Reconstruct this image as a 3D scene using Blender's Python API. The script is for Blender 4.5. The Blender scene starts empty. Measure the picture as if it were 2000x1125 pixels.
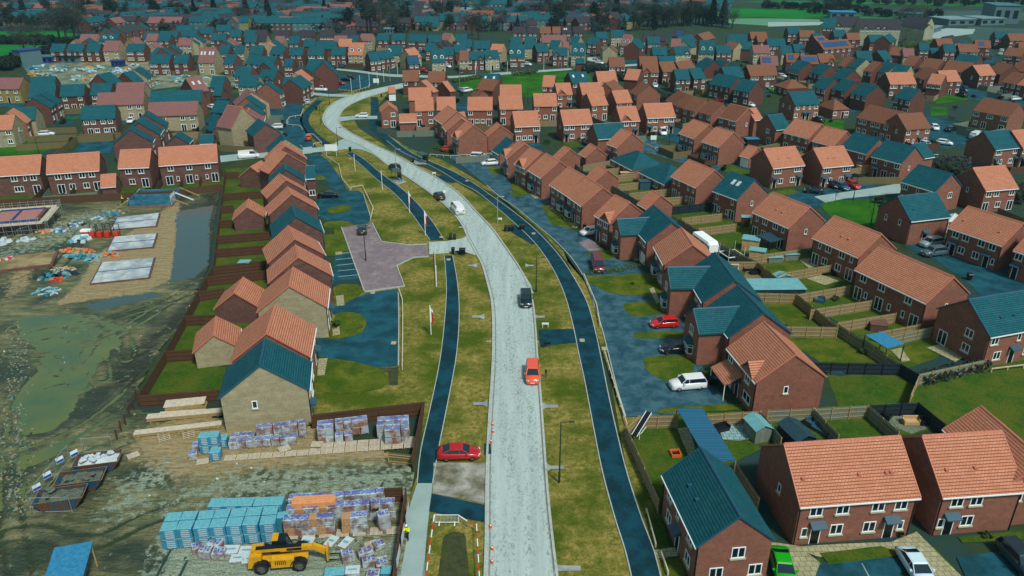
import bpy, math, random
import numpy as np
from mathutils import Vector, geometry
R=math.radians
sc=bpy.context.scene
# ---------------- camera, sky, sun, exposure ----------------
F,TH,CH=1500.0,R(24.6),52.0            # focal length in px of a 2000 px wide picture, downward pitch, height in m
cd=bpy.data.cameras.new('camera'); cam=bpy.data.objects.new('camera',cd); sc.collection.objects.link(cam)
cd.sensor_width=36; cd.lens=F/2000*36; cd.clip_start=.5; cd.clip_end=20000
cam.location=(0,0,CH); cam.rotation_euler=(math.pi/2-TH,0,0); sc.camera=cam
SUN_EL,SUN_AZ=R(54),R(146)              # azimuth clockwise from +Y (away from the camera)
w=bpy.data.worlds.new('World'); sc.world=w; w.use_nodes=True
wn=w.node_tree; sky=wn.nodes.new('ShaderNodeTexSky'); sky.sky_type='NISHITA'; sky.sun_disc=False
sky.sun_elevation=SUN_EL; sky.sun_rotation=SUN_AZ; sky.air_density=1.0; sky.dust_density=1.5; sky.ozone_density=2.0
bg=wn.nodes['Background']; bg.inputs['Strength'].default_value=.085; hs=wn.nodes.new('ShaderNodeHueSaturation'); hs.inputs['Saturation'].default_value=.45; wn.links.new(sky.outputs[0],hs.inputs['Color']); tn=wn.nodes.new('ShaderNodeMix'); tn.data_type='RGBA'; tn.blend_type='MULTIPLY'; tn.inputs[0].default_value=1; tn.inputs[7].default_value=(.72,1.0,1.0,1); wn.links.new(hs.outputs[0],tn.inputs[6]); wn.links.new(tn.outputs[2],bg.inputs[0])
sd=bpy.data.lights.new('sun','SUN'); sd.energy=2.9; sd.angle=R(8); sd.color=(1,.93,.84)
so=bpy.data.objects.new('sun',sd); sc.collection.objects.link(so)
sdir=Vector((math.sin(SUN_AZ)*math.cos(SUN_EL),math.cos(SUN_AZ)*math.cos(SUN_EL),math.sin(SUN_EL)))
so.rotation_euler=sdir.to_track_quat('Z','Y').to_euler()
sc.view_settings.view_transform='Standard'; sc.view_settings.look='None'; sc.view_settings.exposure=.15; sc.view_settings.gamma=1
# ---------------- helpers ----------------
def at(px,py,z=0.):
    x=(px-1000)/F; y=-(py-562.5)/F
    dx,dy,dz=x,math.cos(TH)+y*math.sin(TH),-math.sin(TH)+y*math.cos(TH)
    t=(z-CH)/dz; return Vector((dx*t,dy*t,z))
C=sc.collection
MATS={}
def nt(name):
    m=bpy.data.materials.new(name); m.use_nodes=True; n=m.node_tree; b=n.nodes['Principled BSDF']; MATS[name]=m
    return m,n,b
def srgb(h):
    v=[int(h[i:i+2],16)/255 for i in (0,2,4)]
    return tuple((x/12.92 if x<.04045 else ((x+.055)/1.055)**2.4) for x in v)+(1,)
def col(c): return srgb(c) if isinstance(c,str) else (tuple(c)+(1,))[:4]
def mixc(n,fac,a,b):
    k=n.nodes.new('ShaderNodeMix'); k.data_type='RGBA'
    if isinstance(fac,(int,float)): k.inputs[0].default_value=fac
    else: n.links.new(fac,k.inputs[0])
    for s,i in ((a,6),(b,7)):
        if isinstance(s,tuple): k.inputs[i].default_value=s
        else: n.links.new(s,k.inputs[i])
    return k.outputs[2]
def noise(n,vec,scale,detail=4,rough=.6,lo=.35,hi=.65):
    t=n.nodes.new('ShaderNodeTexNoise'); t.inputs['Scale'].default_value=scale; t.inputs['Detail'].default_value=detail; t.inputs['Roughness'].default_value=rough
    n.links.new(vec,t.inputs['Vector'])
    r=n.nodes.new('ShaderNodeMapRange'); r.inputs[1].default_value=lo; r.inputs[2].default_value=hi; n.links.new(t.outputs[0],r.inputs[0])
    return r.outputs[0]
def pos(n,stretch=None,rot=0):
    g=n.nodes.new('ShaderNodeNewGeometry')
    if not stretch: return g.outputs['Position']
    m=n.nodes.new('ShaderNodeMapping'); m.inputs['Scale'].default_value=stretch; m.inputs['Rotation'].default_value=(0,0,rot); n.links.new(g.outputs['Position'],m.inputs[0]); return m.outputs[0]
def bump(n,b,h,d,s=1.):
    k=n.nodes.new('ShaderNodeBump'); k.inputs['Distance'].default_value=d; k.inputs['Strength'].default_value=s
    n.links.new(h,k.inputs['Height']); n.links.new(k.outputs[0],b.inputs['Normal'])
def M(name,a,b2=None,scale=2.,rough=.7,metal=0.,bmp=0.,lo=.35,hi=.65,c3=None,s3=.2,spec=None,stretch=None,rot=0,fine=0,fs=7):
    m,n,b=nt(name); p=pos(n,stretch,rot); b.inputs['Roughness'].default_value=rough; b.inputs['Metallic'].default_value=metal
    if spec is not None: b.inputs['Specular IOR Level'].default_value=spec
    if b2 is None: b2=tuple(min(1,x*1.15) for x in col(a)[:3])
    f=noise(n,p,scale,6,.65,lo,hi); c=mixc(n,f,col(a),col(b2))
    if c3: c=mixc(n,noise(n,pos(n),s3,5,.6,.42,.6),c,col(c3))
    if fine:
        v=noise(n,pos(n),fs,5,.75,.25,.75); hs=n.nodes.new('ShaderNodeHueSaturation'); n.links.new(c,hs.inputs['Color']); mr=n.nodes.new('ShaderNodeMapRange'); mr.inputs[3].default_value=1-fine; mr.inputs[4].default_value=1+fine; n.links.new(v,mr.inputs[0]); n.links.new(mr.outputs[0],hs.inputs['Value']); c=hs.outputs[0]
    n.links.new(c,b.inputs['Base Color'])
    if bmp: bump(n,b,f,bmp)
    return m
def uvn(n): return n.nodes.new('ShaderNodeTexCoord').outputs['UV']
def brickmat(name,a,b2,mortar,bw=.225,rh=.075,ms=.012,stain=None,rough=.85,off=.5,bm=.01,sheen=0,var=.5):
    m,n,b=nt(name); t=n.nodes.new('ShaderNodeTexBrick'); n.links.new(uvn(n),t.inputs['Vector'])
    t.inputs['Color1'].default_value=col(a); t.inputs['Color2'].default_value=col(b2); t.inputs['Mortar'].default_value=col(mortar)
    t.inputs['Scale'].default_value=1; t.inputs['Mortar Size'].default_value=ms; t.inputs['Mortar Smooth'].default_value=.3
    t.inputs['Brick Width'].default_value=bw; t.inputs['Row Height'].default_value=rh; t.offset=off
    c=t.outputs['Color']
    if stain: c=mixc(n,noise(n,pos(n,(1,1,3)),.55,5,.65,.45,.75),c,col(stain))
    v=noise(n,pos(n),1.7,6,.7,.2,.8); hs=n.nodes.new('ShaderNodeHueSaturation'); n.links.new(c,hs.inputs['Color'])
    mr=n.nodes.new('ShaderNodeMapRange'); mr.inputs[3].default_value=1-var/2; mr.inputs[4].default_value=1+var/2; n.links.new(v,mr.inputs[0]); n.links.new(mr.outputs[0],hs.inputs['Value'])
    n.links.new(hs.outputs[0],b.inputs['Base Color']); b.inputs['Roughness'].default_value=rough; b.inputs['Specular IOR Level'].default_value=.25
    iv=n.nodes.new('ShaderNodeMath'); iv.operation='SUBTRACT'; iv.inputs[0].default_value=1; n.links.new(t.outputs['Fac'],iv.inputs[1])
    bump(n,b,iv.outputs[0],bm,.8); return m
def stripemat(name,a,dark,per=.14,w_=.12,b2=None,rough=.8,axis=0,bm=.01,nz=1.5):
    m,n,b=nt(name); s=n.nodes.new('ShaderNodeSeparateXYZ'); n.links.new(uvn(n),s.inputs[0])
    d=n.nodes.new('ShaderNodeMath'); d.operation='DIVIDE'; d.inputs[1].default_value=per; n.links.new(s.outputs[axis],d.inputs[0])
    fr=n.nodes.new('ShaderNodeMath'); fr.operation='FRACT'; n.links.new(d.outputs[0],fr.inputs[0])
    lt=n.nodes.new('ShaderNodeMath'); lt.operation='LESS_THAN'; lt.inputs[1].default_value=w_; n.links.new(fr.outputs[0],lt.inputs[0])
    fl=n.nodes.new('ShaderNodeMath'); fl.operation='FLOOR'; n.links.new(d.outputs[0],fl.inputs[0])
    wn_=n.nodes.new('ShaderNodeTexWhiteNoise'); wn_.noise_dimensions='1D'; n.links.new(fl.outputs[0],wn_.inputs['W'])
    c0=mixc(n,wn_.outputs[0],col(a),col(b2) if b2 else tuple(x*.72 for x in col(a)[:3])+(1,))
    c0=mixc(n,noise(n,pos(n,(1,1,.4)),nz,4,.6,.3,.7),c0,tuple(x*.8 for x in col(a)[:3])+(1,))
    n.links.new(mixc(n,lt.outputs[0],c0,col(dark)),b.inputs['Base Color']); b.inputs['Roughness'].default_value=rough
    bump(n,b,fr.outputs[0],bm,.6); return m
class MB:
    def __init__(s): s.v=[]; s.f=[]; s.m=[]
    def face(s,pts,m=0):
        i=len(s.v); s.v+= [tuple(p) for p in pts]; s.f.append(tuple(range(i,i+len(pts)))); s.m.append(m)
    def hexa(s,b,t,m=0,mt=None):                       # bottom ring and top ring, same count, counter-clockwise
        k=len(b); i=len(s.v); s.v+=[tuple(p) for p in b]+[tuple(p) for p in t]
        for j in range(k): s.f.append((i+j,i+(j+1)%k,i+k+(j+1)%k,i+k+j)); s.m.append(m)
        s.f.append(tuple(i+k+j for j in range(k))); s.m.append(m if mt is None else mt)
        s.f.append(tuple(i+j for j in reversed(range(k)))); s.m.append(m)
    def box(s,x0,y0,z0,x1,y1,z1,m=0,mt=None):
        s.hexa([(x0,y0,z0),(x1,y0,z0),(x1,y1,z0),(x0,y1,z0)],[(x0,y0,z1),(x1,y0,z1),(x1,y1,z1),(x0,y1,z1)],m,mt)
    def prism(s,prof,x0,x1,m=0):                       # profile in (y,z), extruded along x; profile counter-clockwise seen from +x
        s.hexa([(x0,y,z) for y,z in prof],[(x1,y,z) for y,z in prof],m)
    def tube(s,p,q,r,k=6,m=0,r2=None):
        p=Vector(p); q=Vector(q); d=(q-p).normalized(); a=d.orthogonal().normalized(); b=d.cross(a); r2=r if r2 is None else r2
        c=[(math.cos(2*math.pi*j/k),math.sin(2*math.pi*j/k)) for j in range(k)]
        s.hexa([p+(a*x+b*y)*r for x,y in c],[q+(a*x+b*y)*r2 for x,y in c],m)
    def mesh(s,name,mats,smooth=False):
        if smooth:
            ix={}; mp=[]; nv=[]
            for v in s.v:
                k=tuple(round(c,4) for c in v)
                if k not in ix: ix[k]=len(nv); nv.append(k)
                mp.append(ix[k])
            s.v=nv; s.f=[tuple(mp[i] for i in f) for f in s.f]
        me=bpy.data.meshes.new(name); me.from_pydata(s.v,[],s.f)
        for x in (mats if isinstance(mats,(list,tuple)) else [mats]): me.materials.append(x if not isinstance(x,str) else MATS[x])
        me.polygons.foreach_set('material_index',s.m)
        if smooth: me.polygons.foreach_set('use_smooth',[True]*len(s.f))
        uv=me.uv_layers.new(name='UVMap').data; Z=Vector((0,0,1))
        for p in me.polygons:
            n=p.normal; u=Vector((1,0,0)) if abs(n.z)>.995 else Z.cross(n).normalized(); v=n.cross(u)
            for li in p.loop_indices:
                co=me.vertices[me.loops[li].vertex_index].co; uv[li].uv=(co.dot(u),co.dot(v))
        return me
def link(name,me,parent=None,loc=(0,0,0),rz=0):
    o=bpy.data.objects.new(name,me); C.objects.link(o); o.location=loc; o.rotation_euler=(0,0,rz)
    if parent: o.parent=parent
    return o
def tag(o,label=None,cat=None,group=None,kind=None):
    if label: o['label']=label
    if cat: o['category']=cat
    if group: o['group']=group
    if kind: o['kind']=kind
    return o
def empty(name,loc,rz=0,label=None,cat=None,group=None):
    o=bpy.data.objects.new(name,None); C.objects.link(o); o.location=loc; o.rotation_euler=(0,0,rz); o.empty_display_size=.5
    return tag(o,label,cat,group)
def copy_tree(o,loc,rz,label=None,group=None,parent=None):
    c=o.copy(); C.objects.link(c)
    if parent: c.parent=parent
    else:
        c.location=loc; c.rotation_euler=(0,0,rz)
        if label: c['label']=label
        if group: c['group']=group
    for ch in KIDS(o): copy_tree(ch,None,0,parent=c)
    return c
def KIDS(o): return [x for x in o.children]
def ang(a,b): return math.atan2(b[1]-a[1],b[0]-a[0])
# ---------------- materials ----------------
brickmat('red_brick','7a4434','8f5440','8d7468',stain='9c6450')
brickmat('far_dimmed_brick','5e352b','6c4034','5c4a44',stain='6c4438')  # far copy of red brick, edge dimming of the view put into its colour
brickmat('purple_brick','5a3a36','6b4640','6a5850',stain='7c5a50')
brickmat('buff_brick','b4a886','c4bc9c','706a50',bw=.3,rh=.12,ms=.03,stain='b4a888',var=.3)
brickmat('yellow_brick','8a7c44','9c8c50','70643c',stain='a0905c')
def roof(name,a,b2,m,**k):
    rh=k.get('rh',.3); mm=tuple(x*.5+y*.5 for x,y in zip(col(a)[:3],col(m)[:3])); r_=brickmat(name,a,b2,mm,bw=k.get('bw',.34),rh=rh,ms=k.get('ms',.03),stain=k.get('st'),rough=k.get('r',.75),bm=.02,var=.22)
    n=r_.node_tree; b=n.nodes['Principled BSDF']; b.inputs['Specular IOR Level'].default_value=.1; src=b.inputs['Base Color'].links[0].from_socket
    s_=n.nodes.new('ShaderNodeSeparateXYZ'); n.links.new(uvn(n),s_.inputs[0]); d=n.nodes.new('ShaderNodeMath'); d.operation='DIVIDE'; d.inputs[1].default_value=rh; n.links.new(s_.outputs[1],d.inputs[0]); f=n.nodes.new('ShaderNodeMath'); f.operation='FRACT'; n.links.new(d.outputs[0],f.inputs[0])
    l=n.nodes.new('ShaderNodeMath'); l.operation='LESS_THAN'; l.inputs[1].default_value=.17; n.links.new(f.outputs[0],l.inputs[0]); n.links.new(mixc(n,l.outputs[0],src,col(m)),b.inputs['Base Color']); bump(n,b,f.outputs[0],.03,.7); return r_
roof('orange_tiles','be8064','ca8c72','5c3020',st='b07458')
roof('brown_tiles','845844','8e624c','34201a')
roof('mottled_tiles','86605e','946256','5a3c3e',st='745a66')
roof('slate_tiles','17525c','1e5d69','062c34',st='285f68',bw=.3,rh=.3,ms=.022,r=.7)
roof('dark_tiles','3a3840','44404a','1c1c24')
M('ridge_orange','b8705a',rough=.6); M('ridge_slate','1d5068',rough=.5); M('lead','38505a')
M('white_plastic','e8f0f0',rough=.4); M('black_plastic','10151a',rough=.4); M('stone_sill','a9a890'); M('dark_door','0c1114',rough=.35); M('grey_canopy','2d5060',rough=.5)
def glassmat(name,c,r=.08):
    m,n,b=nt(name); b.inputs['Base Color'].default_value=col(c); b.inputs['Roughness'].default_value=r; b.inputs['Specular IOR Level'].default_value=.7; return m
glassmat('window_glass','10222c'); glassmat('car_glass','0d2430',.05); glassmat('solar_cell','16406c',.4)
M('concrete','a9aeac','8f9898',scale=1.2,c3='7f8c8c',s3=.4); M('kerb_stone','b4bcb4','98a29c',scale=2); M('paving','b0a888','989070',scale=1.5)
M('timber','b39a6c','94804f',scale=4); M('pale_timber','cdc6b4','b0a48c',scale=3); M('dark_timber','4a2c1e','5c3826',scale=3); M('black_timber','0b1218','121c24',scale=3)
stripemat('fence_tan','9a8a66','4c4230'); stripemat('fence_brown','5c4028','281a10'); stripemat('fence_grey','7c8a7c','3c4640'); stripemat('fence_dark','16303e','0a161e'); stripemat('fence_old','7a7048','403a24')
stripemat('corrugated','1f6c90','0c3a54',per=.3,w_=.25,axis=1,bm=.03); stripemat('decking','8a7250','4a3c28',per=.15)
M('galvanised','9fb0b0',rough=.4,metal=.4); M('lamp_green','123328',rough=.5); M('red_plastic','c03018',rough=.5); M('orange_plastic','d8602a',rough=.5); M('yellow_paint','d8a010','c09018',rough=.4)
M('rubber','101214','1c1c1c',rough=.85); M('wheel_rim','8a9296',rough=.3,metal=.7); M('blue_sheet','1c6a94','2e86ac',scale=3); M('white_sheet','c8d2d6','a8b8be',scale=6)
# ---------------- ground ----------------
def gmat(name,*a,**k): return M(name,*a,**k)
gmat('base_ground','24381c','3a4828',scale=.3,c3='244042',s3=.05,lo=.3,hi=.7,rough=.95,spec=.15)
gmat('verge_grass','5a6018','988a4c',scale=1.3,c3='46580f',s3=.14,rough=.95,bmp=.08,spec=.15,fine=.45,fs=4)
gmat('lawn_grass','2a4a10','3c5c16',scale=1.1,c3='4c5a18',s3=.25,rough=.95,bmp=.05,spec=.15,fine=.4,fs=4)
gmat('lit_lawn','4a5c12','60661c',scale=.8,c3='38520e',s3=.3,rough=.95,bmp=.05,spec=.15,fine=.4,fs=4)  # lighter copy of the lawn, sunlight put into its colour
gmat('field_green','0e6420','187830',scale=.03,rough=1,spec=.1,fine=.15,fs=.3); gmat('park_green','28600f','366c18',scale=.3,c3='1e5412',s3=.1,rough=1,spec=.1,fine=.25,fs=2)
gmat('field_brown','44605c','36504c',scale=.01,rough=1,spec=.1); gmat('field_pale','6c9a78','4a8068',scale=.02,rough=1,spec=.1)
gmat('mud','40502f','86825a',scale=.45,c3='2e3e2c',s3=.12,rough=.55,bmp=.25,stretch=(.5,1.6,1),rot=.6,fine=.5,fs=5)
gmat('sand_ground','8c7e58','a4946a',scale=1.2,c3='6e6440',s3=.25,rough=.9,bmp=.05)
gmat('gravel','6a7a64','94a088',scale=5,c3='4c5a3c',s3=.18,rough=.85,bmp=.1)
gmat('road_surface','96aaa8','b4c6c2',scale=.5,rough=.8,stretch=(2.2,.12,1),lo=.25,hi=.75); gmat('distant_road','88a2a0','98aeac',scale=.3,rough=.8)
M('entrance_dirt','7c8078','a8a89c',scale=.9,c3='5c5c44',s3=.35,rough=.9,fine=.2); M('channel_mud','6a746c','8c948a',scale=1.5,rough=.8)
M('worn_soil','24301a','40481e',scale=1.1,rough=.95,fine=.4,fs=4)
gmat('tarmac','123a44','1c4852',scale=.5,c3='205666',s3=.3,rough=.75,bmp=.01,lo=.3,hi=.7,spec=.1,fine=.2,fs=5)
gmat('path_tarmac','0d2c36','143640',scale=1.5,c3='144454',s3=.4,rough=.75,lo=.3,hi=.7,spec=.1,fine=.2,fs=5)
gmat('old_tarmac','1c4250','2a5462',scale=.35,c3='406470',s3=.5,rough=.65,stretch=(1.2,.35,1),rot=.35,spec=.15,fine=.15)
brickmat('block_paving','7c7078','8c8084','5c5258',bw=.4,rh=.2,ms=.03,stain='93888a'); brickmat('slab_paving','a8a484','94926e','5c6048',bw=.6,rh=.6,ms=.03); brickmat('grey_slabs','7ca0a4','8cb0b0','3c5c64',bw=.7,rh=.55,ms=.04)
m,n,b=nt('puddle_water'); b.inputs['Base Color'].default_value=col('34502c'); b.inputs['Roughness'].default_value=.09; b.inputs['Specular IOR Level'].default_value=.8
n.links.new(mixc(n,noise(n,pos(n),.12,5,.6,.35,.65),col('42603e'),col('626c34')),b.inputs['Base Color']); bump(n,b,noise(n,pos(n),2.5,3,.5),.008)
m,n,b=nt('puddle_blue'); b.inputs['Base Color'].default_value=col('38504e'); b.inputs['Roughness'].default_value=.07; b.inputs['Specular IOR Level'].default_value=.8; bump(n,b,noise(n,pos(n),2.5,3,.5),.006)
m=MATS['road_surface']; n=m.node_tree; b=n.nodes['Principled BSDF']; c0=b.inputs['Base Color'].links[0].from_socket
sp=noise(n,pos(n,(1,.6,1)),4,8,.8,.5,.6); ar=noise(n,pos(n,(1.4,.1,1)),.7,4,.65,.36,.62); mm=n.nodes.new('ShaderNodeMath'); mm.operation='MULTIPLY'; n.links.new(sp,mm.inputs[0]); n.links.new(ar,mm.inputs[1])
n.links.new(mixc(n,mm.outputs[0],c0,col('5c6866')),b.inputs['Base Color'])
def spline(p,closed=False,n=4):
    P=[Vector(q) for q in p]; out=[]; L=len(P)
    for i in range(L if closed else L-1):
        a=P[(i-1)%L] if closed or i>0 else P[0]; b_=P[i]; c=P[(i+1)%L]; d=P[(i+2)%L] if closed or i+2<L else P[-1]
        for k in range(n):
            t=k/n; out.append(.5*((2*b_)+(c-a)*t+(2*a-5*b_+4*c-d)*t*t+(3*b_-a-3*c+d)*t**3))
    if not closed: out.append(P[-1])
    return out
def P(s): return [tuple(float(v) for v in q.split(',')) for q in s.split()]
CNT=[0]
def poly(name,pts,mat,lv,smooth=0,lab=None,kind='structure',cat=None,raw=False):
    w=[Vector((p[0],p[1],0)) for p in pts] if raw else [at(*p) for p in pts]
    if smooth: w=spline(w,True,smooth)
    CNT[0]+=1; z=lv*.006+(CNT[0]%18)*.00032; tri=geometry.tessellate_polygon([[Vector((p.x,p.y,0)) for p in w]])
    mb=MB(); mb.v=[(p.x,p.y,z) for p in w]
    for t in tri:
        a,b_,c=(w[i] for i in t); 
        if (b_-a).cross(c-a).z<0: t=t[::-1]
        mb.f.append(tuple(t)); mb.m.append(0)
    o=link(name,mb.mesh(name,mat)); tag(o,lab,cat,None,kind); return o
def strip(name,left,right,mat,lv,n=4):
    L=spline([at(*p) for p in left],False,n); Rr=spline([at(*p) for p in right],False,n)
    return poly(name,[(p.x,p.y) for p in L]+[(p.x,p.y) for p in reversed(Rr)],mat,lv,raw=True)
def kerb(pts,w_=.14,h=.1,name='kerb',mat='kerb_stone',closed=False,n=4,raw=False):
    h+=.12 if h>.09 else .09; w_*=1.25
    Q=[Vector((p[0],p[1],0)) for p in pts] if raw else spline([at(*p) for p in pts],closed,n); mb=MB(); k=len(Q); A=[];B=[]
    for i,q in enumerate(Q):
        a=Q[max(0,i-1)]; c=Q[min(k-1,i+1)]; d=(c-a); d=Vector((d.x,d.y,0)).normalized(); t=Vector((-d.y,d.x,0))*w_/2; A.append(q+t); B.append(q-t)
    up=Vector((0,0,h))
    for i in range(k-1):
        mb.face([B[i]+up,B[i+1]+up,A[i+1]+up,A[i]+up]); mb.face([A[i],A[i]+up,A[i+1]+up,A[i+1]]); mb.face([B[i+1],B[i+1]+up,B[i]+up,B[i]])
    o=link(name,mb.mesh(name,mat)); return tag(o,kind='structure')
mb=MB(); mb.face([(-4000,-60,0),(4000,-60,0),(4000,9000,0),(-4000,9000,0)]); tag(link('ground',mb.mesh('ground','base_ground')),kind='structure')
# far fields, px polygons
for nm,mt,s in (('green_field','field_green','-40,62 118,62 150,66 150,82 -40,84'),('green_field','field_green','-40,88 90,88 60,100 -40,122'),
 ('green_field','field_green','1385,16 1500,17 1620,22 1700,30 1560,36 1480,33 1390,36'),('green_field','park_green','670,31 720,31 720,35 670,35'),('green_field','park_green','800,24 960,23 965,30 955,36 800,35'),
 ('pale_field','field_pale','1395,36 1500,36 1600,38 1605,45 1500,50 1430,46'),('green_field','field_green','1440,4 1600,6 1990,14 2060,18 2060,12 1800,6 1500,1'),('green_field','field_green','1600,31 1760,34 1780,38 1640,38'),
 ('ploughed_field','field_brown','1590,17 1800,20 2060,24 2060,40 1900,40 1700,30 1600,22'),('distant_meadow','field_green','520,0 620,0 620,2 520,2'),('ploughed_field','field_brown','1890,52 2060,58 2060,66 1900,80 1890,70'),
 ('car_park','distant_road','1775,68 1850,55 1905,57 1900,66 1830,76'),('pale_field','distant_road','1500,43 1610,43 1600,49 1500,52')):
    poly(nm,P(s),mt,3)
for nm,mt,s,sm in (('park','park_green','885,160 945,150 1060,140 1150,140 1158,160 1100,190 1020,190 1010,185 960,185 905,170',0),('park','park_green','1815,185 1850,180 1895,183 1890,195 1830,203',0),('park','park_green','1818,208 1850,211 1850,225 1818,228',0),
 ('lawn','park_green','1562,230 1600,232 1650,236 1646,252 1562,244',0),('lawn','park_green','290,181 345,172 340,186 292,188',0),('lawn','park_green','1175,107 1240,104 1240,112 1175,116',0)):
    poly(nm,P(s),mt,4)
# estate tarmac beds and garden beds between the rows
T=lambda s,nm='estate_road',mt='tarmac',lv=5,sm=0: poly(nm,P(s),mt,lv,sm)
T('500,200 545,205 570,192 640,175 660,160 640,140 700,148 735,150 728,168 700,172 650,180 600,190 590,215 600,250 615,290 560,300 540,280 545,240 520,225')
T('140,300 160,275 200,274 215,272 222,280 215,300'); T('0,200 60,198 62,210 30,213 0,208')
T('1790,225 1880,240 1905,262 1880,285 1790,300 1770,280'); T('1868,170 1900,172 1940,190 2000,200 2000,212 1930,200 1880,190')
T('1395,250 1440,300 1500,330 1500,345 1400,310 1300,270 1270,262 1320,250'); T('1190,270 1270,270 1330,300 1400,320 1420,335 1380,330 1330,318 1270,300 1200,290','estate_road','old_tarmac')
T('1520,373 1620,371 1700,355 1720,362 1755,360 1764,378 1560,400 1500,395 1530,388'); T('1560,403 1600,395 1765,383 1760,388 1600,402 1580,412 1620,425 1632,430 1600,420'); 
T('1760,480 1880,470 1990,540 2030,580 2030,600 1930,600 1900,560 1830,510'); T('1830,78 1880,76 1935,100 1950,120 1925,125 1890,125 1930,105'); T('930,232 980,235 975,245 880,210 850,210 850,200 930,205')
T('1430,103 1480,105 1500,125 1440,120'); T('1170,120 1245,118 1245,124 1170,126')
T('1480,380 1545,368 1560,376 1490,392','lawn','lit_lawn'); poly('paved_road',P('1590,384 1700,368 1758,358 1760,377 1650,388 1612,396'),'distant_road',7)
# gardens: one bed of lawn per block
for s in ('1185,345 1260,395 1330,430 1450,500 1560,575 1650,640 1760,710 1850,690 1860,640 1720,590 1600,520 1560,480 1480,440 1390,400 1300,355 1190,310','1490,500 1540,640 1610,720 1640,800 1800,790 1780,730 1620,625 1560,570',
 '1245,812 1330,808 1500,800 1700,790 1850,830 1780,850 1500,870 1440,900 1300,990 1290,975 1222,833','1790,740 1930,700 2080,690 2080,900 1990,870 1850,830 1780,780','1300,300 1330,290 1470,335 1450,345 1330,310'):
    poly('garden_lawn',P(s),'lawn_grass',4)
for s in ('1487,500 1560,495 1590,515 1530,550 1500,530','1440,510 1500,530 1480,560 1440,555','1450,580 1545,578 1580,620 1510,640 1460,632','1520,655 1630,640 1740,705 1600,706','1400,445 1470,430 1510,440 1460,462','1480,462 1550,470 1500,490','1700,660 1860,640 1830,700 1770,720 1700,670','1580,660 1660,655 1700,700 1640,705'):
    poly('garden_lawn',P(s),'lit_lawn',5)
poly('green',P('1610,392 1760,388 1790,395 1740,440 1710,460 1640,440 1605,405'),'park_green',6); poly('open_grass',P('1800,790 1870,752 1960,722 2100,700 2100,960 1990,880 1890,840 1850,826'),'lawn_grass',6)
# left gardens
poly('garden_lawn',P('440,330 520,325 522,420 530,480 520,560 520,620 420,700 440,770 270,785 320,690 360,620 395,560 418,520 430,420'),'lawn_grass',4)
poly('garden_lawn',P('-60,395 -60,378 440,345 440,362 0,398'),'lawn_grass',4); poly('garden_lawn',P('0,270 140,290 160,270 180,255 150,262 100,290 60,312 0,312'),'park_green',4)
for s in ('330,655 362,637 395,636 380,660 345,683','300,720 345,707 372,712 440,718 440,745 420,765 290,768'): poly('garden_lawn',P(s),'lawn_grass',6)
# verges: one bed from the left house fronts to the right road
VL='1240,1160 1222,1080 1185,960 1165,870 1150,780 1140,640 1105,560 1060,480 1000,425 940,385 880,350 810,320 760,290 700,250 690,232 735,230 740,205 760,180 700,178 640,185 600,195 585,235 600,265 630,300 605,320 680,370 680,440 720,570 640,560 620,640 620,700 610,810 830,785 815,930 790,1000 778,1160'
poly('grass_verge',P(VL),'verge_grass',5); poly('grass_verge',P('1288,1160 1235,980 1185,700 1165,650 1215,815 1250,815 1222,835 1270,960 1300,1080 1330,1160'),'verge_grass',5)
poly('grass_verge',P('735,262 760,280 860,330 960,375 1040,430 1100,490 1180,690 1200,690 1150,560 1060,455 960,370 870,315 800,290 745,255'),'verge_grass',5)
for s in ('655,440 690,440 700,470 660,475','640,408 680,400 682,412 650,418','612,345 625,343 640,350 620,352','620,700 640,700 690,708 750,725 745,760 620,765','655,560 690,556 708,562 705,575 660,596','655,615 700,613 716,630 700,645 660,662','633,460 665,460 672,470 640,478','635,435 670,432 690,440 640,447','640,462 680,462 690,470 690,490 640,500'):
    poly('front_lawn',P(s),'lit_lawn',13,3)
# drives left
T('600,306 620,300 640,312 660,340 680,372 648,373 640,355 625,352 612,340 605,320','driveway'); T('622,385 640,375 700,372 710,380 724,425 720,437 668,442 650,425 625,420','driveway')
T('622,395 690,395 700,430 640,432 620,420','driveway'); T('655,495 688,490 700,545 650,550 ','parking_bays')
T('648,602 720,572 775,565 778,620 777,716 712,720 690,706 620,699 620,660 660,664 708,650 716,632 700,614 650,615','driveway',lv=12)
poly('paved_court',P('667,445 727,437 745,473 800,480 834,478 838,502 808,504 775,520 790,560 712,571 690,510'),'block_paving',14)
kerb(P('667,445 690,510 712,571'),n=1); kerb(P('712,571 790,560 775,520 808,504 838,502'),n=1); kerb(P('727,437 745,473 800,480 834,478'),n=1,name='kerb')
kerb(P('778,565 779,620 778,716'),.1,.06,'edging_kerb'); kerb(P('724,425 710,380'),.1,.06,'edging_kerb'); poly('soil_bed',P('704,720 778,718 777,753 760,753 758,727 706,728'),'worn_soil',13)
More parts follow.
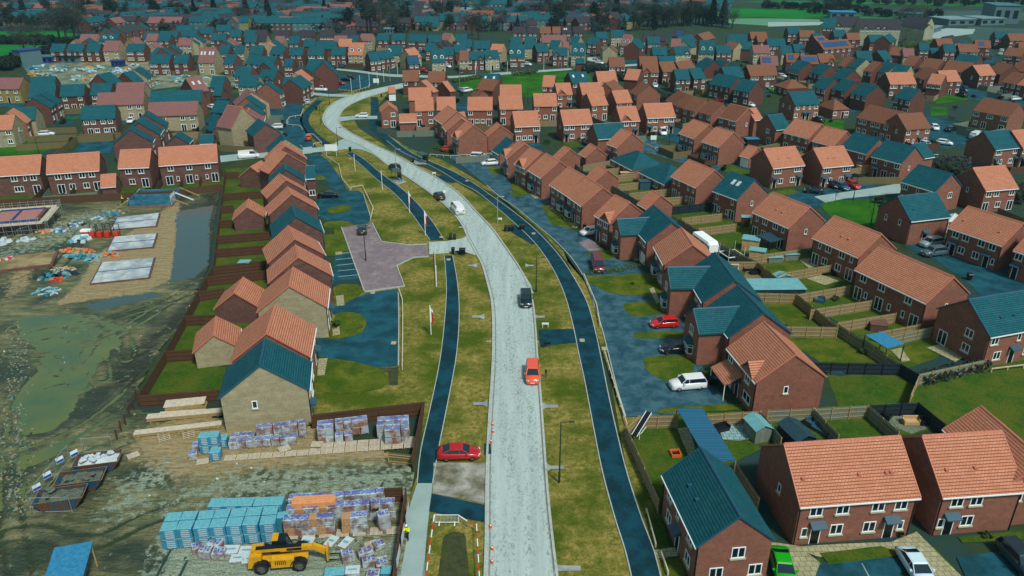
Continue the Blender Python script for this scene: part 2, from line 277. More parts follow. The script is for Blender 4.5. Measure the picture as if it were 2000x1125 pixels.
# footpaths
PL=P('815,945 822,880 842,790 860,700 869,620 872,560 868,500'); PR=P('845,945 858,870 876,780 892,690 897,610 893,550 884,500')
strip('footpath',PL,PR,'path_tarmac',15); kerb(PL,.08,.04,'edging_kerb'); kerb(PR,.08,.04,'edging_kerb')
strip('footpath',P('778,1160 783,1090 798,1000 815,945'),P('828,1160 832,1060 840,990 845,945'),'distant_road',15)
PL=P('840,470 800,412 770,378 735,350 700,318 676,300'); PR=P('868,470 842,430 815,398 788,372 745,340 716,315 690,298')
strip('footpath',PL,PR,'path_tarmac',15); kerb(PL,.08,.04,'edging_kerb'); kerb(PR,.08,.04,'edging_kerb')
PL=P('636,288 612,270 596,252 590,235 597,215 618,196'); PR=P('656,288 628,268 610,250 603,235 610,218 632,196')
strip('footpath',PL,PR,'path_tarmac',15)
PL=P('1240,1160 1222,1080 1200,1010 1176,920 1158,830 1142,745 1130,690 1120,640 1104,580 1082,530 1055,488 1030,460 1000,432 965,402 930,374 895,356 860,334 820,314 780,294 755,275')
PR=P('1298,1160 1278,1080 1252,1010 1226,930 1208,860 1190,780 1176,710 1162,645 1146,590 1122,545 1096,505 1066,470 1035,440 1000,412 965,387 930,362 890,338 850,320 810,302 785,286 765,270')
strip('footpath',PL,PR,'path_tarmac',15); kerb(PL,.09,.05,'edging_kerb'); kerb(PR,.09,.05,'edging_kerb')
T('724,228 738,228 740,205 738,190 724,190','footpath','path_tarmac',15); T('738,250 755,262 775,282 755,282 722,250 722,228 738,228','footpath','path_tarmac',16)
# right private drive with its oval lawns
T('1222,815 1205,760 1190,700 1175,640 1160,595 1145,552 1120,510 1085,472 1050,442 1010,408 980,388 950,362 900,322 880,310 885,295 960,300 975,325 985,345 1010,372 1065,382 1075,395 1100,440 1165,475 1200,505 1255,525 1290,580 1300,600 1350,640 1360,700 1400,760 1430,800 1300,812','private_drive','old_tarmac',14)
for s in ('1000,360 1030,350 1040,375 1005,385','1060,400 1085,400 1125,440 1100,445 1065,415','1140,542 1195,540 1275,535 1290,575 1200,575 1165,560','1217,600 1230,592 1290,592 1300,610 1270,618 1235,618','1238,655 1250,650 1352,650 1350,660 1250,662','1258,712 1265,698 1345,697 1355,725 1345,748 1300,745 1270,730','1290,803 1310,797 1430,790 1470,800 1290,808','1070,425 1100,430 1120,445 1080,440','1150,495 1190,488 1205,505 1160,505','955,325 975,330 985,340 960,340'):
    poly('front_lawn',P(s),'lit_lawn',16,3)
poly('paved_bay',P('1130,475 1150,467 1185,488 1150,492'),'block_paving',17); kerb(P('1222,815 1205,760 1190,700 1175,640 1160,595 1145,552 1120,510 1085,472 1050,442 1010,408 980,388 950,362'),.1,.08)
# cross paths
T('1052,645 1125,643 1164,643 1167,668 1100,672 1055,678','crossing_path','path_tarmac',16); T('985,442 1020,438 1062,470 1040,478 1000,455','crossing_path','path_tarmac',16); T('850,346 890,338 920,352 885,358 860,352','crossing_path','path_tarmac',16)
# main road
RL=P('946,1160 949,1060 950,960 952,880 957,790 962,710 963,640 960,590 952,555 942,520 932,500 912,462 902,440 880,412 850,386 820,364 790,344 760,326 735,306 705,285 672,272 645,255 632,240 632,225 642,210 662,196 700,183 740,173 790,163')
RR=P('1092,1160 1082,1080 1074,1010 1067,930 1060,830 1054,750 1049,690 1045,630 1038,580 1018,530 985,480 960,446 930,414 905,386 880,366 850,346 820,330 790,313 760,297 730,283 700,268 677,255 664,243 664,228 672,214 690,202 722,189 760,178 790,171')
strip('main_road',RL,RR,'road_surface',20); kerb(RL,.2,.12); kerb(RR,.2,.12)
for q_ in ([(x+d,y) for (x,y),d in zip(RL,[6*(y+120)/1200 for x,y in RL])],[(x-d,y) for (x,y),d in zip(RR,[6*(y+120)/1200 for x,y in RR])]): strip('road_channel',q_,[(x+3.5*(y+120)/1200,y) for x,y in q_],'channel_mud',21)
strip('side_road',P('600,300 640,296 700,292 735,306'),P('600,290 640,286 672,272 700,280'),'distant_road',19)
poly('side_road',P('430,305 480,300 610,287 610,300 480,312 430,318'),'distant_road',19)
poly('side_road',P('838,474 870,472 905,466 914,458 940,500 950,522 930,500 905,492 890,495 838,498'),'road_surface',19)
strip('far_road',P('655,137 700,142 760,150 800,151'),P('655,134 700,138 760,145 800,146'),'distant_road',18); strip('far_road',P('800,151 880,153 960,148 1060,141 1180,133 1260,128'),P('800,146 880,149 960,143 1060,137 1180,129 1260,124'),'distant_road',18)
poly('side_road',P('610,181 640,184 700,186 690,190 640,189 610,186'),'distant_road',19); poly('side_road',P('663,229 690,227 737,227 737,233 690,234 664,238'),'distant_road',19)
poly('lay_by',P('990,530 1000,527 1020,530 1038,560 1042,575 1012,575 1000,560'),'road_surface',22)
poly('site_entrance',P('847,905 950,905 950,985 845,965'),'entrance_dirt',17); poly('tarmac_patch',P('843,966 950,988 950,1022 838,1000'),'path_tarmac',18); poly('tarmac_patch',P('946,868 958,868 960,888 946,890'),'path_tarmac',22)
for x,y,s,w_ in ((942,620,-1,20),(948,790,-1,24),(1046,620,1,18),(1062,795,1,28),(1071,915,1,30),(1086,1112,1,48),(928,520,-1,14),(908,445,-1,12),(1030,520,1,12),(855,385,-1,8),(875,364,1,8)):
    h=w_*.2; a=poly('crossing_stub',[(x-s*4,y-h*1.6),(x+s*4,y-h*.6),(x+s*w_,y-h*.5),(x+s*w_,y+h*.5),(x+s*4,y+h*.6),(x-s*4,y+h*1.6)],'concrete',23)
for s in ('950,668 1052,668',): kerb(P(s),.1,.05,'edging_kerb',n=1)
# gardens / drives bottom right
T('1180,1160 1330,1160 1320,1100 1290,1075 1285,1070','x') if 0 else None
for s,mt,nm in (('1505,1060 1560,1068 1600,1100 1620,1160 1520,1160','slab_paving','paved_path'),('1545,1070 1640,1064 1740,1060 1790,1040 1880,1130 1900,1160 1840,1160 1780,1085 1640,1085 1600,1090','slab_paving','paved_path'),
 ('1600,1105 1650,1090 1720,1086 1760,1096 1760,1160 1580,1160','tarmac','driveway'),('1600,1082 1720,1068 1755,1080 1745,1088 1620,1104','lawn_grass','front_lawn'),('1792,1072 1826,1070 1880,1130 1830,1135','lawn_grass','front_lawn'),
 ('1870,1050 2080,1030 2080,1050 1880,1062','lawn_grass','front_lawn'),('1868,1090 2080,1060 2080,1160 1900,1160','tarmac','driveway'),('1560,1095 1600,1092 1610,1115 1570,1115','lawn_grass','front_lawn'),
 ('1262,1005 1292,1003 1310,1090 1280,1085','lawn_grass','front_lawn'),('1276,1076 1318,1070 1325,1088 1285,1092','slab_paving','paved_path'),('1290,1095 1330,1090 1350,1160 1300,1160','lawn_grass','front_lawn')):
    poly(nm,P(s),mt,18)
poly('patio',P('1400,830 1440,824 1500,838 1505,855 1440,862 1412,860'),'grey_slabs',17); poly('patio',P('1322,838 1345,835 1365,900 1350,905'),'slab_paving',17)
poly('patio',P('1576,548 1645,545 1612,552 1650,538'),'slab_paving',17) if 0 else None
for s,nm in (('1575,545 1605,538 1640,550 1610,558','patio'),('1560,508 1580,505 1600,520 1580,525','patio'),('1810,680 1840,672 1880,700 1865,708','patio'),('1740,685 1760,680 1778,706 1762,708','patio'),('1445,556 1460,525 1500,540 1480,552','decking_patio')):
    poly(nm,P(s),'slab_paving' if nm=='patio' else 'decking',17)
# ---------------- building site ----------------
def vnoise(x,y,seed=0):
    xi=np.floor(x).astype(int); yi=np.floor(y).astype(int); fx=x-xi; fy=y-yi; fx=fx*fx*(3-2*fx); fy=fy*fy*(3-2*fy)
    h=lambda a,b: ((np.sin(a*127.1+b*311.7+seed*74.7)*43758.5453)%1)
    return (h(xi,yi)*(1-fx)+h(xi+1,yi)*fx)*(1-fy)+(h(xi,yi+1)*(1-fx)+h(xi+1,yi+1)*fx)*fy
def inpoly(X,Y,pl):
    r=np.zeros(X.shape,bool); j=len(pl)-1
    for i in range(len(pl)):
        xi,yi=pl[i];xj,yj=pl[j]; c=((yi>Y)!=(yj>Y))&(X<(xj-xi)*(Y-yi)/(yj-yi+1e-9)+xi); r^=c; j=i
    return r
def pdist(X,Y,pl):
    d=np.full(X.shape,1e9)
    for (ax,ay),(bx,by) in zip(pl[:-1],pl[1:]):
        t=np.clip(((X-ax)*(bx-ax)+(Y-ay)*(by-ay))/((bx-ax)**2+(by-ay)**2+1e-9),0,1); d=np.minimum(d,np.hypot(X-ax-t*(bx-ax),Y-ay-t*(by-ay)))
    return d
G=lambda s:[tuple(at(*p)[:2]) for p in P(s)]
site=G('-120,395 130,395 432,372 420,440 412,520 385,580 350,640 300,710 268,775 250,800 600,830 780,890 812,910 806,950 782,1180 -300,1180')
xs=[p[0] for p in site]; ys=[p[1] for p in site]; st=.42
gx=np.arange(min(xs),max(xs)+st,st); gy=np.arange(min(ys),max(ys)+st,st); X,Y=np.meshgrid(gx,gy); ins=inpoly(X,Y,site)
H=(vnoise(X*.35,Y*.35)-.5)*.16+(vnoise(X*1.1,Y*1.1,3)-.5)*.10+(vnoise(X*2.3,Y*2.3,5)-.5)*.05
rough_z=np.clip(1-pdist(X,Y,G('60,1000 200,840 330,700 400,560'))/16,0,1); H*=.45+.7*rough_z
tracks=['40,1125 20,1000 30,850 60,760 140,700 250,640 380,560','-20,1060 60,1040 180,1060 300,1010 480,960 700,950','0,900 120,860 230,790 330,690','60,960 150,900 250,860','30,640 140,630 230,650 250,700','60,660 150,655 190,690 200,740','20,690 100,700 160,760','150,640 260,610 380,570','100,540 150,480 200,440 300,400','-30,560 60,540 110,500 160,450','330,1125 360,1060 420,980 560,930','20,470 80,440 150,430']
for k,s in enumerate(tracks):
    q=spline([Vector((a,b_,0)) for a,b_ in G(s)],False,5); q=[(v.x,v.y) for v in q]; d=pdist(X,Y,q); d2=np.abs(d-.95)
    H+= -.21*np.exp(-(d2/.3)**2)+.11*np.exp(-((d2-.55)/.25)**2)
pud=[('puddle_water','30,620 110,617 160,612 200,618 245,640 245,665 220,690 195,720 175,745 165,770 140,810 110,840 60,850 28,845 30,780 60,740 80,700 60,675 35,660',.5),('puddle_blue','345,415 420,400 425,380 410,440 408,520 380,545 330,552 338,500 345,460',.9),('puddle_blue','160,600 210,582 300,570 330,578 250,596 190,610',.35),('puddle_water','20,905 90,870 160,850 150,870 80,905 25,925',.3)]
for mt,s,k in pud:
    pl=G(s); inside=inpoly(X,Y,pl); d=pdist(X,Y,pl+[pl[0]]); H=np.where(inside,np.minimum(H,H*.8-.02)-np.clip(d*.14,0,.16*k+.05),H)
for s in ('60,650 110,640 150,650 165,680','80,665 120,660 140,685 130,720','50,700 100,690 120,720 90,760','150,618 190,630 215,655','100,615 150,612 180,625 200,650 190,680','60,730 110,735 140,760','70,780 90,760 130,750','200,640 180,690 150,720','175,650 160,690 130,740'):
    q=spline([Vector((a,b_,0)) for a,b_ in G(s)],False,5); q=[(v.x,v.y) for v in q]; d=pdist(X,Y,q); H=np.maximum(H,-.02-.25*(d/.55)**2+(vnoise(X*2,Y*2,8)-.5)*.12)
flat=np.zeros(X.shape,bool)
for s in ('330,395 340,470 335,545 280,575 90,600 100,560 200,440 240,400','262,850 430,780 610,830 780,890 800,915 790,1125 480,1125 300,1060 380,940 250,900'): flat|=inpoly(X,Y,G(s))
H=np.where(flat,H*.3+.03,H); H=np.where(inpoly(X,Y,G('340,900 800,920 790,950 560,960 320,1010 300,960')),H*.7,H)
dk=np.zeros(X.shape)
for s in ('250,690 300,650 345,610 400,560 418,500 395,560 350,640 310,700 268,775 250,770 200,745','395,380 428,378 415,520 400,540 405,440'):
    pl=G(s); i_=inpoly(X,Y,pl); d=pdist(X,Y,pl+[pl[0]]); dk=np.maximum(dk,np.clip(np.where(i_,.5+d/2.5,.5-d/2.5),0,1))
H=H+(vnoise(X*2.4,Y*2.4,11)-.5)*.34*dk*(vnoise(X*.5,Y*.5,4)+.3)
def hgt(x,y):
    j=int((x-gx[0])/st); i=int((y-gy[0])/st); return .13+float(H[i,j]) if 0<=i<len(gy) and 0<=j<len(gx) else .1
idx=-np.ones(X.shape,int); idx[ins]=np.arange(ins.sum()); v=[(a,b_,.13+c) for a,b_,c in zip(X[ins],Y[ins],H[ins])]
f=[]
q=ins[:-1,:-1]&ins[1:,:-1]&ins[:-1,1:]&ins[1:,1:]
a_=idx[:-1,:-1][q];b_=idx[:-1,1:][q];c_=idx[1:,1:][q];d_=idx[1:,:-1][q]; f=list(zip(a_.tolist(),b_.tolist(),c_.tolist(),d_.tolist()))
me=bpy.data.meshes.new('muddy_ground'); me.from_pydata(v,[],f); me.polygons.foreach_set('use_smooth',[True]*len(f))
# colour of each patch of ground (sand, gravel, mud) as a real attribute of the ground
sand=np.zeros(X.shape); grav=np.zeros(X.shape)
def soft(s,wd): pl=G(s); i=inpoly(X,Y,pl); d=pdist(X,Y,pl+[pl[0]]); return np.clip(np.where(i,.5+d/wd,.5-d/wd),0,1)
sand=np.maximum(sand,soft('232,470 345,395 352,400 343,470 336,545 280,572 110,598 150,560 190,500',2)); sand=np.maximum(sand,.9*soft('262,850 430,780 610,830 780,880 800,915 700,905 500,925 330,940 262,890',5)); sand=np.maximum(sand,.6*soft('20,520 75,505 65,560 0,600',3))
grav=np.maximum(grav,soft('600,925 800,925 790,955 700,960 430,965 330,985 460,940',8)); grav=np.maximum(grav,soft('380,1060 640,1060 790,1060 790,1150 300,1180 320,1060 330,1040',5)); grav=np.maximum(grav,.7*soft('230,950 330,900 330,930 270,1000 200,1010',5)); grav=np.maximum(grav,.5*soft('60,440 230,400 240,430 150,470 60,500 -40,520',6))
at_=me.color_attributes.new('soil','FLOAT_COLOR','POINT'); arr=np.stack([sand[ins],grav[ins],H[ins]*2+.5-dk[ins]*.35,np.ones(ins.sum())],1).astype(np.float32); at_.data.foreach_set('color',arr.ravel())
m=MATS['mud']; n=m.node_tree; b=n.nodes['Principled BSDF']; src=b.inputs['Base Color'].links[0].from_socket
ca=n.nodes.new('ShaderNodeVertexColor'); ca.layer_name='soil'; sp=n.nodes.new('ShaderNodeSeparateColor'); n.links.new(ca.outputs[0],sp.inputs[0])
def edge(sk,k=.6):
    a=n.nodes.new('ShaderNodeMath'); a.operation='MULTIPLY_ADD'; a.inputs[1].default_value=k; n.links.new(noise(n,pos(n),1.3,6,.7,.3,.7),a.inputs[0]); s2=n.nodes.new('ShaderNodeMath'); s2.operation='ADD'; a.inputs[2].default_value=-k/2; n.links.new(a.outputs[0],s2.inputs[0]); n.links.new(sk,s2.inputs[1])
    r=n.nodes.new('ShaderNodeMapRange'); r.inputs[1].default_value=.35; r.inputs[2].default_value=.6; n.links.new(s2.outputs[0],r.inputs[0]); return r.outputs[0]
sandc=mixc(n,noise(n,pos(n),2.5,5,.7),col('847650'),col('a09068')); gravc=mixc(n,noise(n,pos(n),7,4,.8,.4,.6),col('5c6c58'),col('9cac98'))
wet=n.nodes.new('ShaderNodeMapRange'); wet.inputs[1].default_value=.15; wet.inputs[2].default_value=.55; n.links.new(sp.outputs[2],wet.inputs[0]); dry=mixc(n,wet.outputs[0],col('262c1c'),src); c=mixc(n,edge(sp.outputs[0]),dry,sandc); c=mixc(n,edge(sp.outputs[1],1.2),c,gravc); n.links.new(c,b.inputs['Base Color'])
me.materials.append(m); o=link('muddy_ground',me); tag(o,kind='structure')
o=poly('rut_water',[(p[0],p[1]) for p in G('-60,600 60,590 330,575 300,640 260,700 240,800 240,860 150,900 60,980 -60,1020')],'puddle_water',0,raw=True); o.location.z=.03
for i,(mt,s,k) in enumerate(pud):
    pts=[(p[0],p[1]) for p in G(s)]; o=poly('puddle',pts,mt,0,2,raw=True); o.location.z=.085 if i!=1 else .1

for s in ('649,640 663,638 664,655 650,657','656,579 671,577 673,597 658,599','622,702 640,701 634,734 620,735','655,493 668,492 668,498 656,499','1033,379 1041,378 1058,386 1046,389','1106,434 1115,433 1133,444 1122,447','1065,403 1073,401 1085,409 1078,411','1152,436 1158,435 1163,441 1156,443','1237,505 1246,503 1248,509 1240,511','1352,652 1358,651 1360,660 1354,660','1268,565 1276,562 1290,592 1282,594','1344,296 1350,294 1360,300 1352,303','1395,305 1402,303 1412,309 1404,312'): poly('door_path',P(s),'slab_paving',19)
k_=0
for x,y,l in ((876,508,'pale access cover at the head of the left footpath below the junction'),(862,464,'pale access cover where the left footpath meets the side road'),(684,311,'pale access cover on the upper left footpath'),(1137,666,'tan access cover in the crossing footpaths'),(1042,457,'pale access cover on the right footpath by the bins'),(912,354,'pale access cover on the right footpath at the upper crossing'),(1180,682,'pale square cover at the start of the lower knee rail'),(728,573,'pale access cover at the mouth of the wide dark driveway'),(769,671,'pale access cover on the right side of the wide dark driveway')):
    p=at(x,y); b=MB(); b.box(-.35,-.45,0,.35,.45,.015); o=link('access_cover',b.mesh('access_cover','paving'),None,(p.x,p.y,.118)); tag(o,l,'access cover')

for i in range(5): poly('bay_line',P(f"{655+i*1.5:.0f},{497+i*11} {690+i*3:.0f},{493+i*11} {690+i*3:.0f},{494+i*11} {655+i*1.5:.0f},{498+i*11}"),'concrete',19)
for s in ('1682,1102 1712,1160 1715,1160 1684,1102',): poly('bay_line',P(s),'concrete',21)
# ---------------- houses ----------------
WCACHE={}
WSZ={'1':(.62,1.05,1),'2':(1.25,1.2,2),'3':(1.85,1.2,3),'s':(.6,1.0,1),'D':(1.0,2.1,0),'F':(1.5,2.1,2),'G':(2.3,2.1,0),'P':(1.9,1.15,2)}
def wmeshes(t,far):
    k=(t,far)
    if k in WCACHE: return WCACHE[k]
    w_,h,nl=WSZ[t]; fr=MB(); pn=MB(); a=.13 if far else .09; x=w_/2
    def bar(x0,z0,x1,z1,y0=-.05,y1=.03): fr.box(x0,y0,z0,x1,y1,z1)
    if t=='D':
        bar(-x,0,-x+.08,h);bar(x-.08,0,x,h);bar(-x+.08,h-.08,x-.08,h); pn.box(-x+.08,-.02,0,x-.08,.03,h-.08)
    elif t=='G':
        bar(-x,0,-x+.1,h);bar(x-.1,0,x,h);bar(-x+.1,h-.1,x-.1,h)
        for i in range(4): pn.box(-x+.1,-.02,i*.5,x-.1,.0,i*.5+.48)
    else:
        bar(-x,0,x,a);bar(-x,h-a,x,h);bar(-x,a,-x+a,h-a);bar(x-a,a,x,h-a)
        for i in range(1,nl): c=-x+w_*i/nl; bar(c-.05,a,c+.05,h-a)
        if t not in 'FD': fr.box(-x-.1,-.15,-.15,x+.1,.02,0,2)      # sill
        pn.box(-x+a,-.015,a,x-a,.02,h-a)
    fm=fr.mesh('window_frame',['white_plastic','white_plastic','stone_sill']); pm=pn.mesh('pane',{'D':'dark_door','G':'white_plastic'}.get(t,'window_glass'))
    sill=None
    if far:                                       # one mesh: frame and pane together
        b=MB(); b.v=fr.v+pn.v; b.f=fr.f+[tuple(i+len(fr.v) for i in q) for q in pn.f]; b.m=list(fr.m)+[1]*len(pn.f)
        fm=b.mesh('window',['white_plastic',{'D':'dark_door','G':'white_plastic'}.get(t,'window_glass'),'stone_sill']); pm=None
    WCACHE[k]=(fm,pm); return WCACHE[k]
NM={'D':'door','F':'french_door','G':'garage_door'}
def window(root,t,x,y,z,rz,far):
    fm,pm=wmeshes(t,far); o=link(NM.get(t,'window'),fm,root,(x,y,z),rz)
    if pm: link({'D':'door_panel','G':'door_panel'}.get(t,'pane'),pm,o)
    return o
CAN=None
ROOFM={'o':('orange_tiles','ridge_orange'),'s':('slate_tiles','ridge_slate'),'m':('mottled_tiles','ridge_orange'),'b':('brown_tiles','ridge_orange'),'d':('dark_tiles','ridge_slate')}
M('cream_render','8c947c','a0a488',scale=.5)
WALLM={'r':'red_brick','y':'buff_brick','p':'purple_brick','Y':'yellow_brick','w':'cream_render'}
RNAME={'o':'orange tiled','s':'slate roofed','m':'mottled pink roofed','b':'brown tiled','d':'dark roofed'}; WNAME={'r':'red brick','y':'buff brick','p':'dark brick','Y':'yellow brick','w':'cream rendered'}
def block(root,L,D,he,tp,rf,wl,dist,x0=0,y0=0,rot=0,hip=0,nm='',o_=.28,og=.1,verge=True):
    """gabled (or hipped) block in the root's local frame: eave line along x at y=0, ridge parallel to x"""
    ca,sa=math.cos(rot),math.sin(rot); tr=lambda v:(x0+v[0]*ca-v[1]*sa,y0+v[0]*sa+v[1]*ca,v[2])
    hr=he+D/2*tp; t=.16; far=dist>300
    wb=MB(); i=o_; z1=he+i*tp-t; zr=hr-t; X0,X1=og,L-og
    if hip:
        wb.box(X0,i,0,X1,D-i,z1)
    else:
        wb.face([(X0,i,0),(X1,i,0),(X1,i,z1),(X0,i,z1)]); wb.face([(X1,D-i,0),(X0,D-i,0),(X0,D-i,z1),(X1,D-i,z1)])
        wb.face([(X1,i,0),(X1,D-i,0),(X1,D-i,z1),(X1,D/2,zr),(X1,i,z1)]); wb.face([(X0,D-i,0),(X0,i,0),(X0,i,z1),(X0,D/2,zr),(X0,D-i,z1)])
    wb.v=[tr(v) for v in wb.v]; link(nm+'wall',wb.mesh('wall',WALLM[wl] if wl!='r' or dist<270 else 'far_dimmed_brick'),root)
    rb=MB()
    if hip:
        h2=min(L/2-.05,D/2); a,b_=(h2,D/2,hr),(L-h2,D/2,hr)
        c=[(0,0,he),(L,0,he),(L,D,he),(0,D,he)]
        rb.face([c[0],c[1],b_,a]); rb.face([c[1],c[2],b_]); rb.face([c[2],c[3],a,b_]); rb.face([c[3],c[0],a]); rb.face([c[3],c[2],c[1],c[0]])
    else:
        # five-sided slab: two slopes with real thickness
        pr=[(0,he-t),(D/2,hr-t-.01),(D/2,hr),(0,he)]; pl=[(D/2,hr-t-.01),(D,he-t),(D,he),(D/2,hr)]
        rb.prism([(y,z) for y,z in pr],0,L); rb.prism(pl,0,L)
    rb.v=[tr(v) for v in rb.v]; ro=link(nm+'roof',rb.mesh('roof',ROOFM[rf][0]),root)
    if dist<230:
        g=MB()
        if not hip:
            k=max(1,int(L/.45)) if dist<120 else 1
            for j in range(k): g.hexa([(L*j/k+.01,D/2-.14,hr-.06),(L*(j+1)/k-.01,D/2-.14,hr-.06),(L*(j+1)/k-.01,D/2+.14,hr-.06),(L*j/k+.01,D/2+.14,hr-.06)],[(L*j/k+.01,D/2-.05,hr+.09),(L*(j+1)/k-.01,D/2-.05,hr+.09),(L*(j+1)/k-.01,D/2+.05,hr+.09),(L*j/k+.01,D/2+.05,hr+.09)])
            for X in (-.05,L-.03):
                for (ya,za,yb,zb) in ((0,he,D/2,hr),(D/2,hr,D,he)):
                    g.hexa([(X,ya,za-t-.02),(X+.08,ya,za-t-.02),(X+.08,yb,zb-t-.02),(X,yb,zb-t-.02)],[(X,ya,za+.03),(X+.08,ya,za+.03),(X+.08,yb,zb+.03),(X,yb,zb+.03)])
        else:
            for p,q in ((c[0],a),(c[1],b_),(c[2],b_),(c[3],a),(a,b_)): g.tube(p,q,.08,4)
        g.v=[tr(v) for v in g.v]; link('ridge_tiles',g.mesh('ridge_tiles',ROOFM[rf][1]),ro)
        g=MB(); g.box(0,-.1,he-.2,L,.0,he-.08); g.box(.02,.0,he-.3,L-.02,.03,he-.17)
        g.v=[tr(v) for v in g.v]; link('gutter',g.mesh('gutter','white_plastic' if rf!='s' or not hip else 'white_plastic'),root)
        if dist<160 and not nm:
            for X in (X0+.12,X1-.12):
                g=MB(); g.tube((X,i-.06,0),(X,i-.06,he-.2),.05,6); g.v=[tr(v) for v in g.v]; link('downpipe',g.mesh('downpipe','black_plastic'),root)
    return hr
def bay(root,x,y,far,rf='s',w_=2.2):
    b=MB(); w2=w_/2; b.hexa([(x-w2,y,0),(x-w2+.35,y-.6,0),(x+w2-.35,y-.6,0),(x+w2,y,0)],[(x-w2,y,.75),(x-w2+.35,y-.6,.75),(x+w2-.35,y-.6,.75),(x+w2,y,.75)]); o=link('bay_window',b.mesh('bay','red_brick'),root)
    b=MB()
    for q in (((-w2,0),(-w2+.35,-.6)),((-w2+.35,-.6),(w2-.35,-.6)),((w2-.35,-.6),(w2,0))):
        (xa,ya),(xb,yb)=q; n_=1 if q[0][1]!=q[1][1] else 3
        for j in range(n_+1):
            s=j/n_; px_,py_=x+xa+(xb-xa)*s,y+ya+(yb-ya)*s; b.box(px_-.045,py_-.045,.75,px_+.045,py_+.045,2.15)
        for z in (.75,2.07,1.7): b.tube((x+xa,y+ya,z+.03),(x+xb,y+yb,z+.03),.055,4)
    link('window_frame',b.mesh('window_frame','white_plastic'),o)
    b=MB(); b.hexa([(x-w2+.03,y,.78),(x-w2+.37,y-.56,.78),(x+w2-.37,y-.56,.78),(x+w2-.03,y,.78)],[(x-w2+.03,y,2.1),(x-w2+.37,y-.56,2.1),(x+w2-.37,y-.56,2.1),(x+w2-.03,y,2.1)]); link('pane',b.mesh('pane','window_glass'),o)
    b=MB(); b.hexa([(x-w2-.1,y,2.15),(x-w2+.3,y-.72,2.15),(x+w2-.3,y-.72,2.15),(x+w2+.1,y,2.15)],[(x-w2+.2,y,2.75),(x-w2+.4,y-.1,2.75),(x+w2-.4,y-.1,2.75),(x+w2-.2,y,2.75)]); link('bay_roof',b.mesh('bay_roof',ROOFM[rf][0]),o)
def canopy(root,x,y,w_=1.5,z=2.35):
    b=MB(); b.hexa([(x-w_/2,y-.75,z-.12),(x+w_/2,y-.75,z-.12),(x+w_/2,y,z-.12),(x-w_/2,y,z-.12)],[(x-w_/2,y-.75,z-.02),(x+w_/2,y-.75,z-.02),(x+w_/2,y,z+.35),(x-w_/2,y,z+.35)])
    link('door_canopy',b.mesh('door_canopy','grey_canopy'),root)
def dormer(root,x,ye,he,tp,wl,rf):
    y=1.5; z=he+y*tp-.25; b=MB(); w2=.75; d=1.9
    b.v=[];b.face([(x-w2,y,z),(x+w2,y,z),(x+w2,y,z+1.25),(x,y,z+1.8),(x-w2,y,z+1.25)]); b.face([(x+w2,y,z),(x+w2,y+d,z+1.2),(x+w2,y+d,z+1.25),(x+w2,y,z+1.25)]); b.face([(x-w2,y,z),(x-w2,y,z+1.25),(x-w2,y+d,z+1.25),(x-w2,y+d,z+1.2)])
    o=link('dormer',b.mesh('dormer','white_plastic'),root)
    b=MB()
    for s in (-1,1): b.hexa([(x,y-.12,z+1.84),(x+s*(w2+.15),y-.12,z+1.18),(x+s*(w2+.15),y+d+.3,z+1.18),(x,y+d+.9,z+1.84)][::s],[(x,y-.12,z+1.94),(x+s*(w2+.15),y-.12,z+1.28),(x+s*(w2+.15),y+d+.3,z+1.28),(x,y+d+.9,z+1.94)][::s])
    link('dormer_roof',b.mesh('dormer_roof',ROOFM[rf][0]),o); window(o,'2',x,y,z+.15,0,True)
def gablet(root,x,he,tp,wl,rf,w_=3.0):
    w2=w_/2; hr=he+w2*1.0; dp=(hr-he)/tp+.1; b=MB(); b.face([(x-w2,.2,he-.2),(x+w2,.2,he-.2),(x+w2,.2,he-.05),(x,.2,hr-.15),(x-w2,.2,he-.05)]); o=link('front_gable',b.mesh('front_gable',WALLM[wl]),root)
    b=MB()
    for s in (-1,1): b.hexa([(x,-.05,hr),(x+s*(w2+.15),-.05,he-.1),(x+s*(w2+.15),.3,he-.05),(x,dp,hr)][::-s],[(x,-.05,hr+.12),(x+s*(w2+.15),-.05,he+.02),(x+s*(w2+.15),.3,he+.07),(x,dp+.1,hr+.12)][::-s])
    link('gable_roof',b.mesh('gable_roof',ROOFM[rf][0]),o)
def panels(root,x0,x1,he,tp,D,mt='solar_cell',n_=4,ya=.25,yb=.8,nm='solar_panel'):
    for k in range(n_):
        a=x0+(x1-x0)*k/n_+.03; c=x0+(x1-x0)*(k+1)/n_-.03; y0,y1=D/2*ya,D/2*yb; b=MB()
        b.hexa([(a,y0,he+y0*tp+.04),(c,y0,he+y0*tp+.04),(c,y1,he+y1*tp+.04),(a,y1,he+y1*tp+.04)],[(a,y0,he+y0*tp+.12),(c,y0,he+y0*tp+.12),(c,y1,he+y1*tp+.12),(a,y1,he+y1*tp+.12)]); link(nm,b.mesh(nm,mt),root)
HOUSES=[]; root_meta={}; ROWS=[]
def hframe(kind,p,q,D,he):
    a=at(*p,he); b=at(*q,he)
    if kind=='E':
        u=(b-a).normalized(); n_=Vector((-u.y,u.x,0)); mid=(a+b)/2
        if n_.dot(Vector((mid.x,mid.y,0)))<0: a,b=b,a; u=-u; n_=-n_
        return a,b,(b-a).length,float(D) if not isinstance(D,tuple) else abs((at(*D,he)-a).dot(n_))
    # 'G': near gable from left eave p to right eave q, length D away
    l,r=a,b; w_=(r-l).length; d=(r-l).normalized(); n_=Vector((-d.y,d.x,0))
    if n_.y<0: n_=-n_
    ln=float(D)
    if (l.x+r.x)/2<0: return r,r+n_*ln,ln,w_
    return l+n_*ln,l,ln,w_
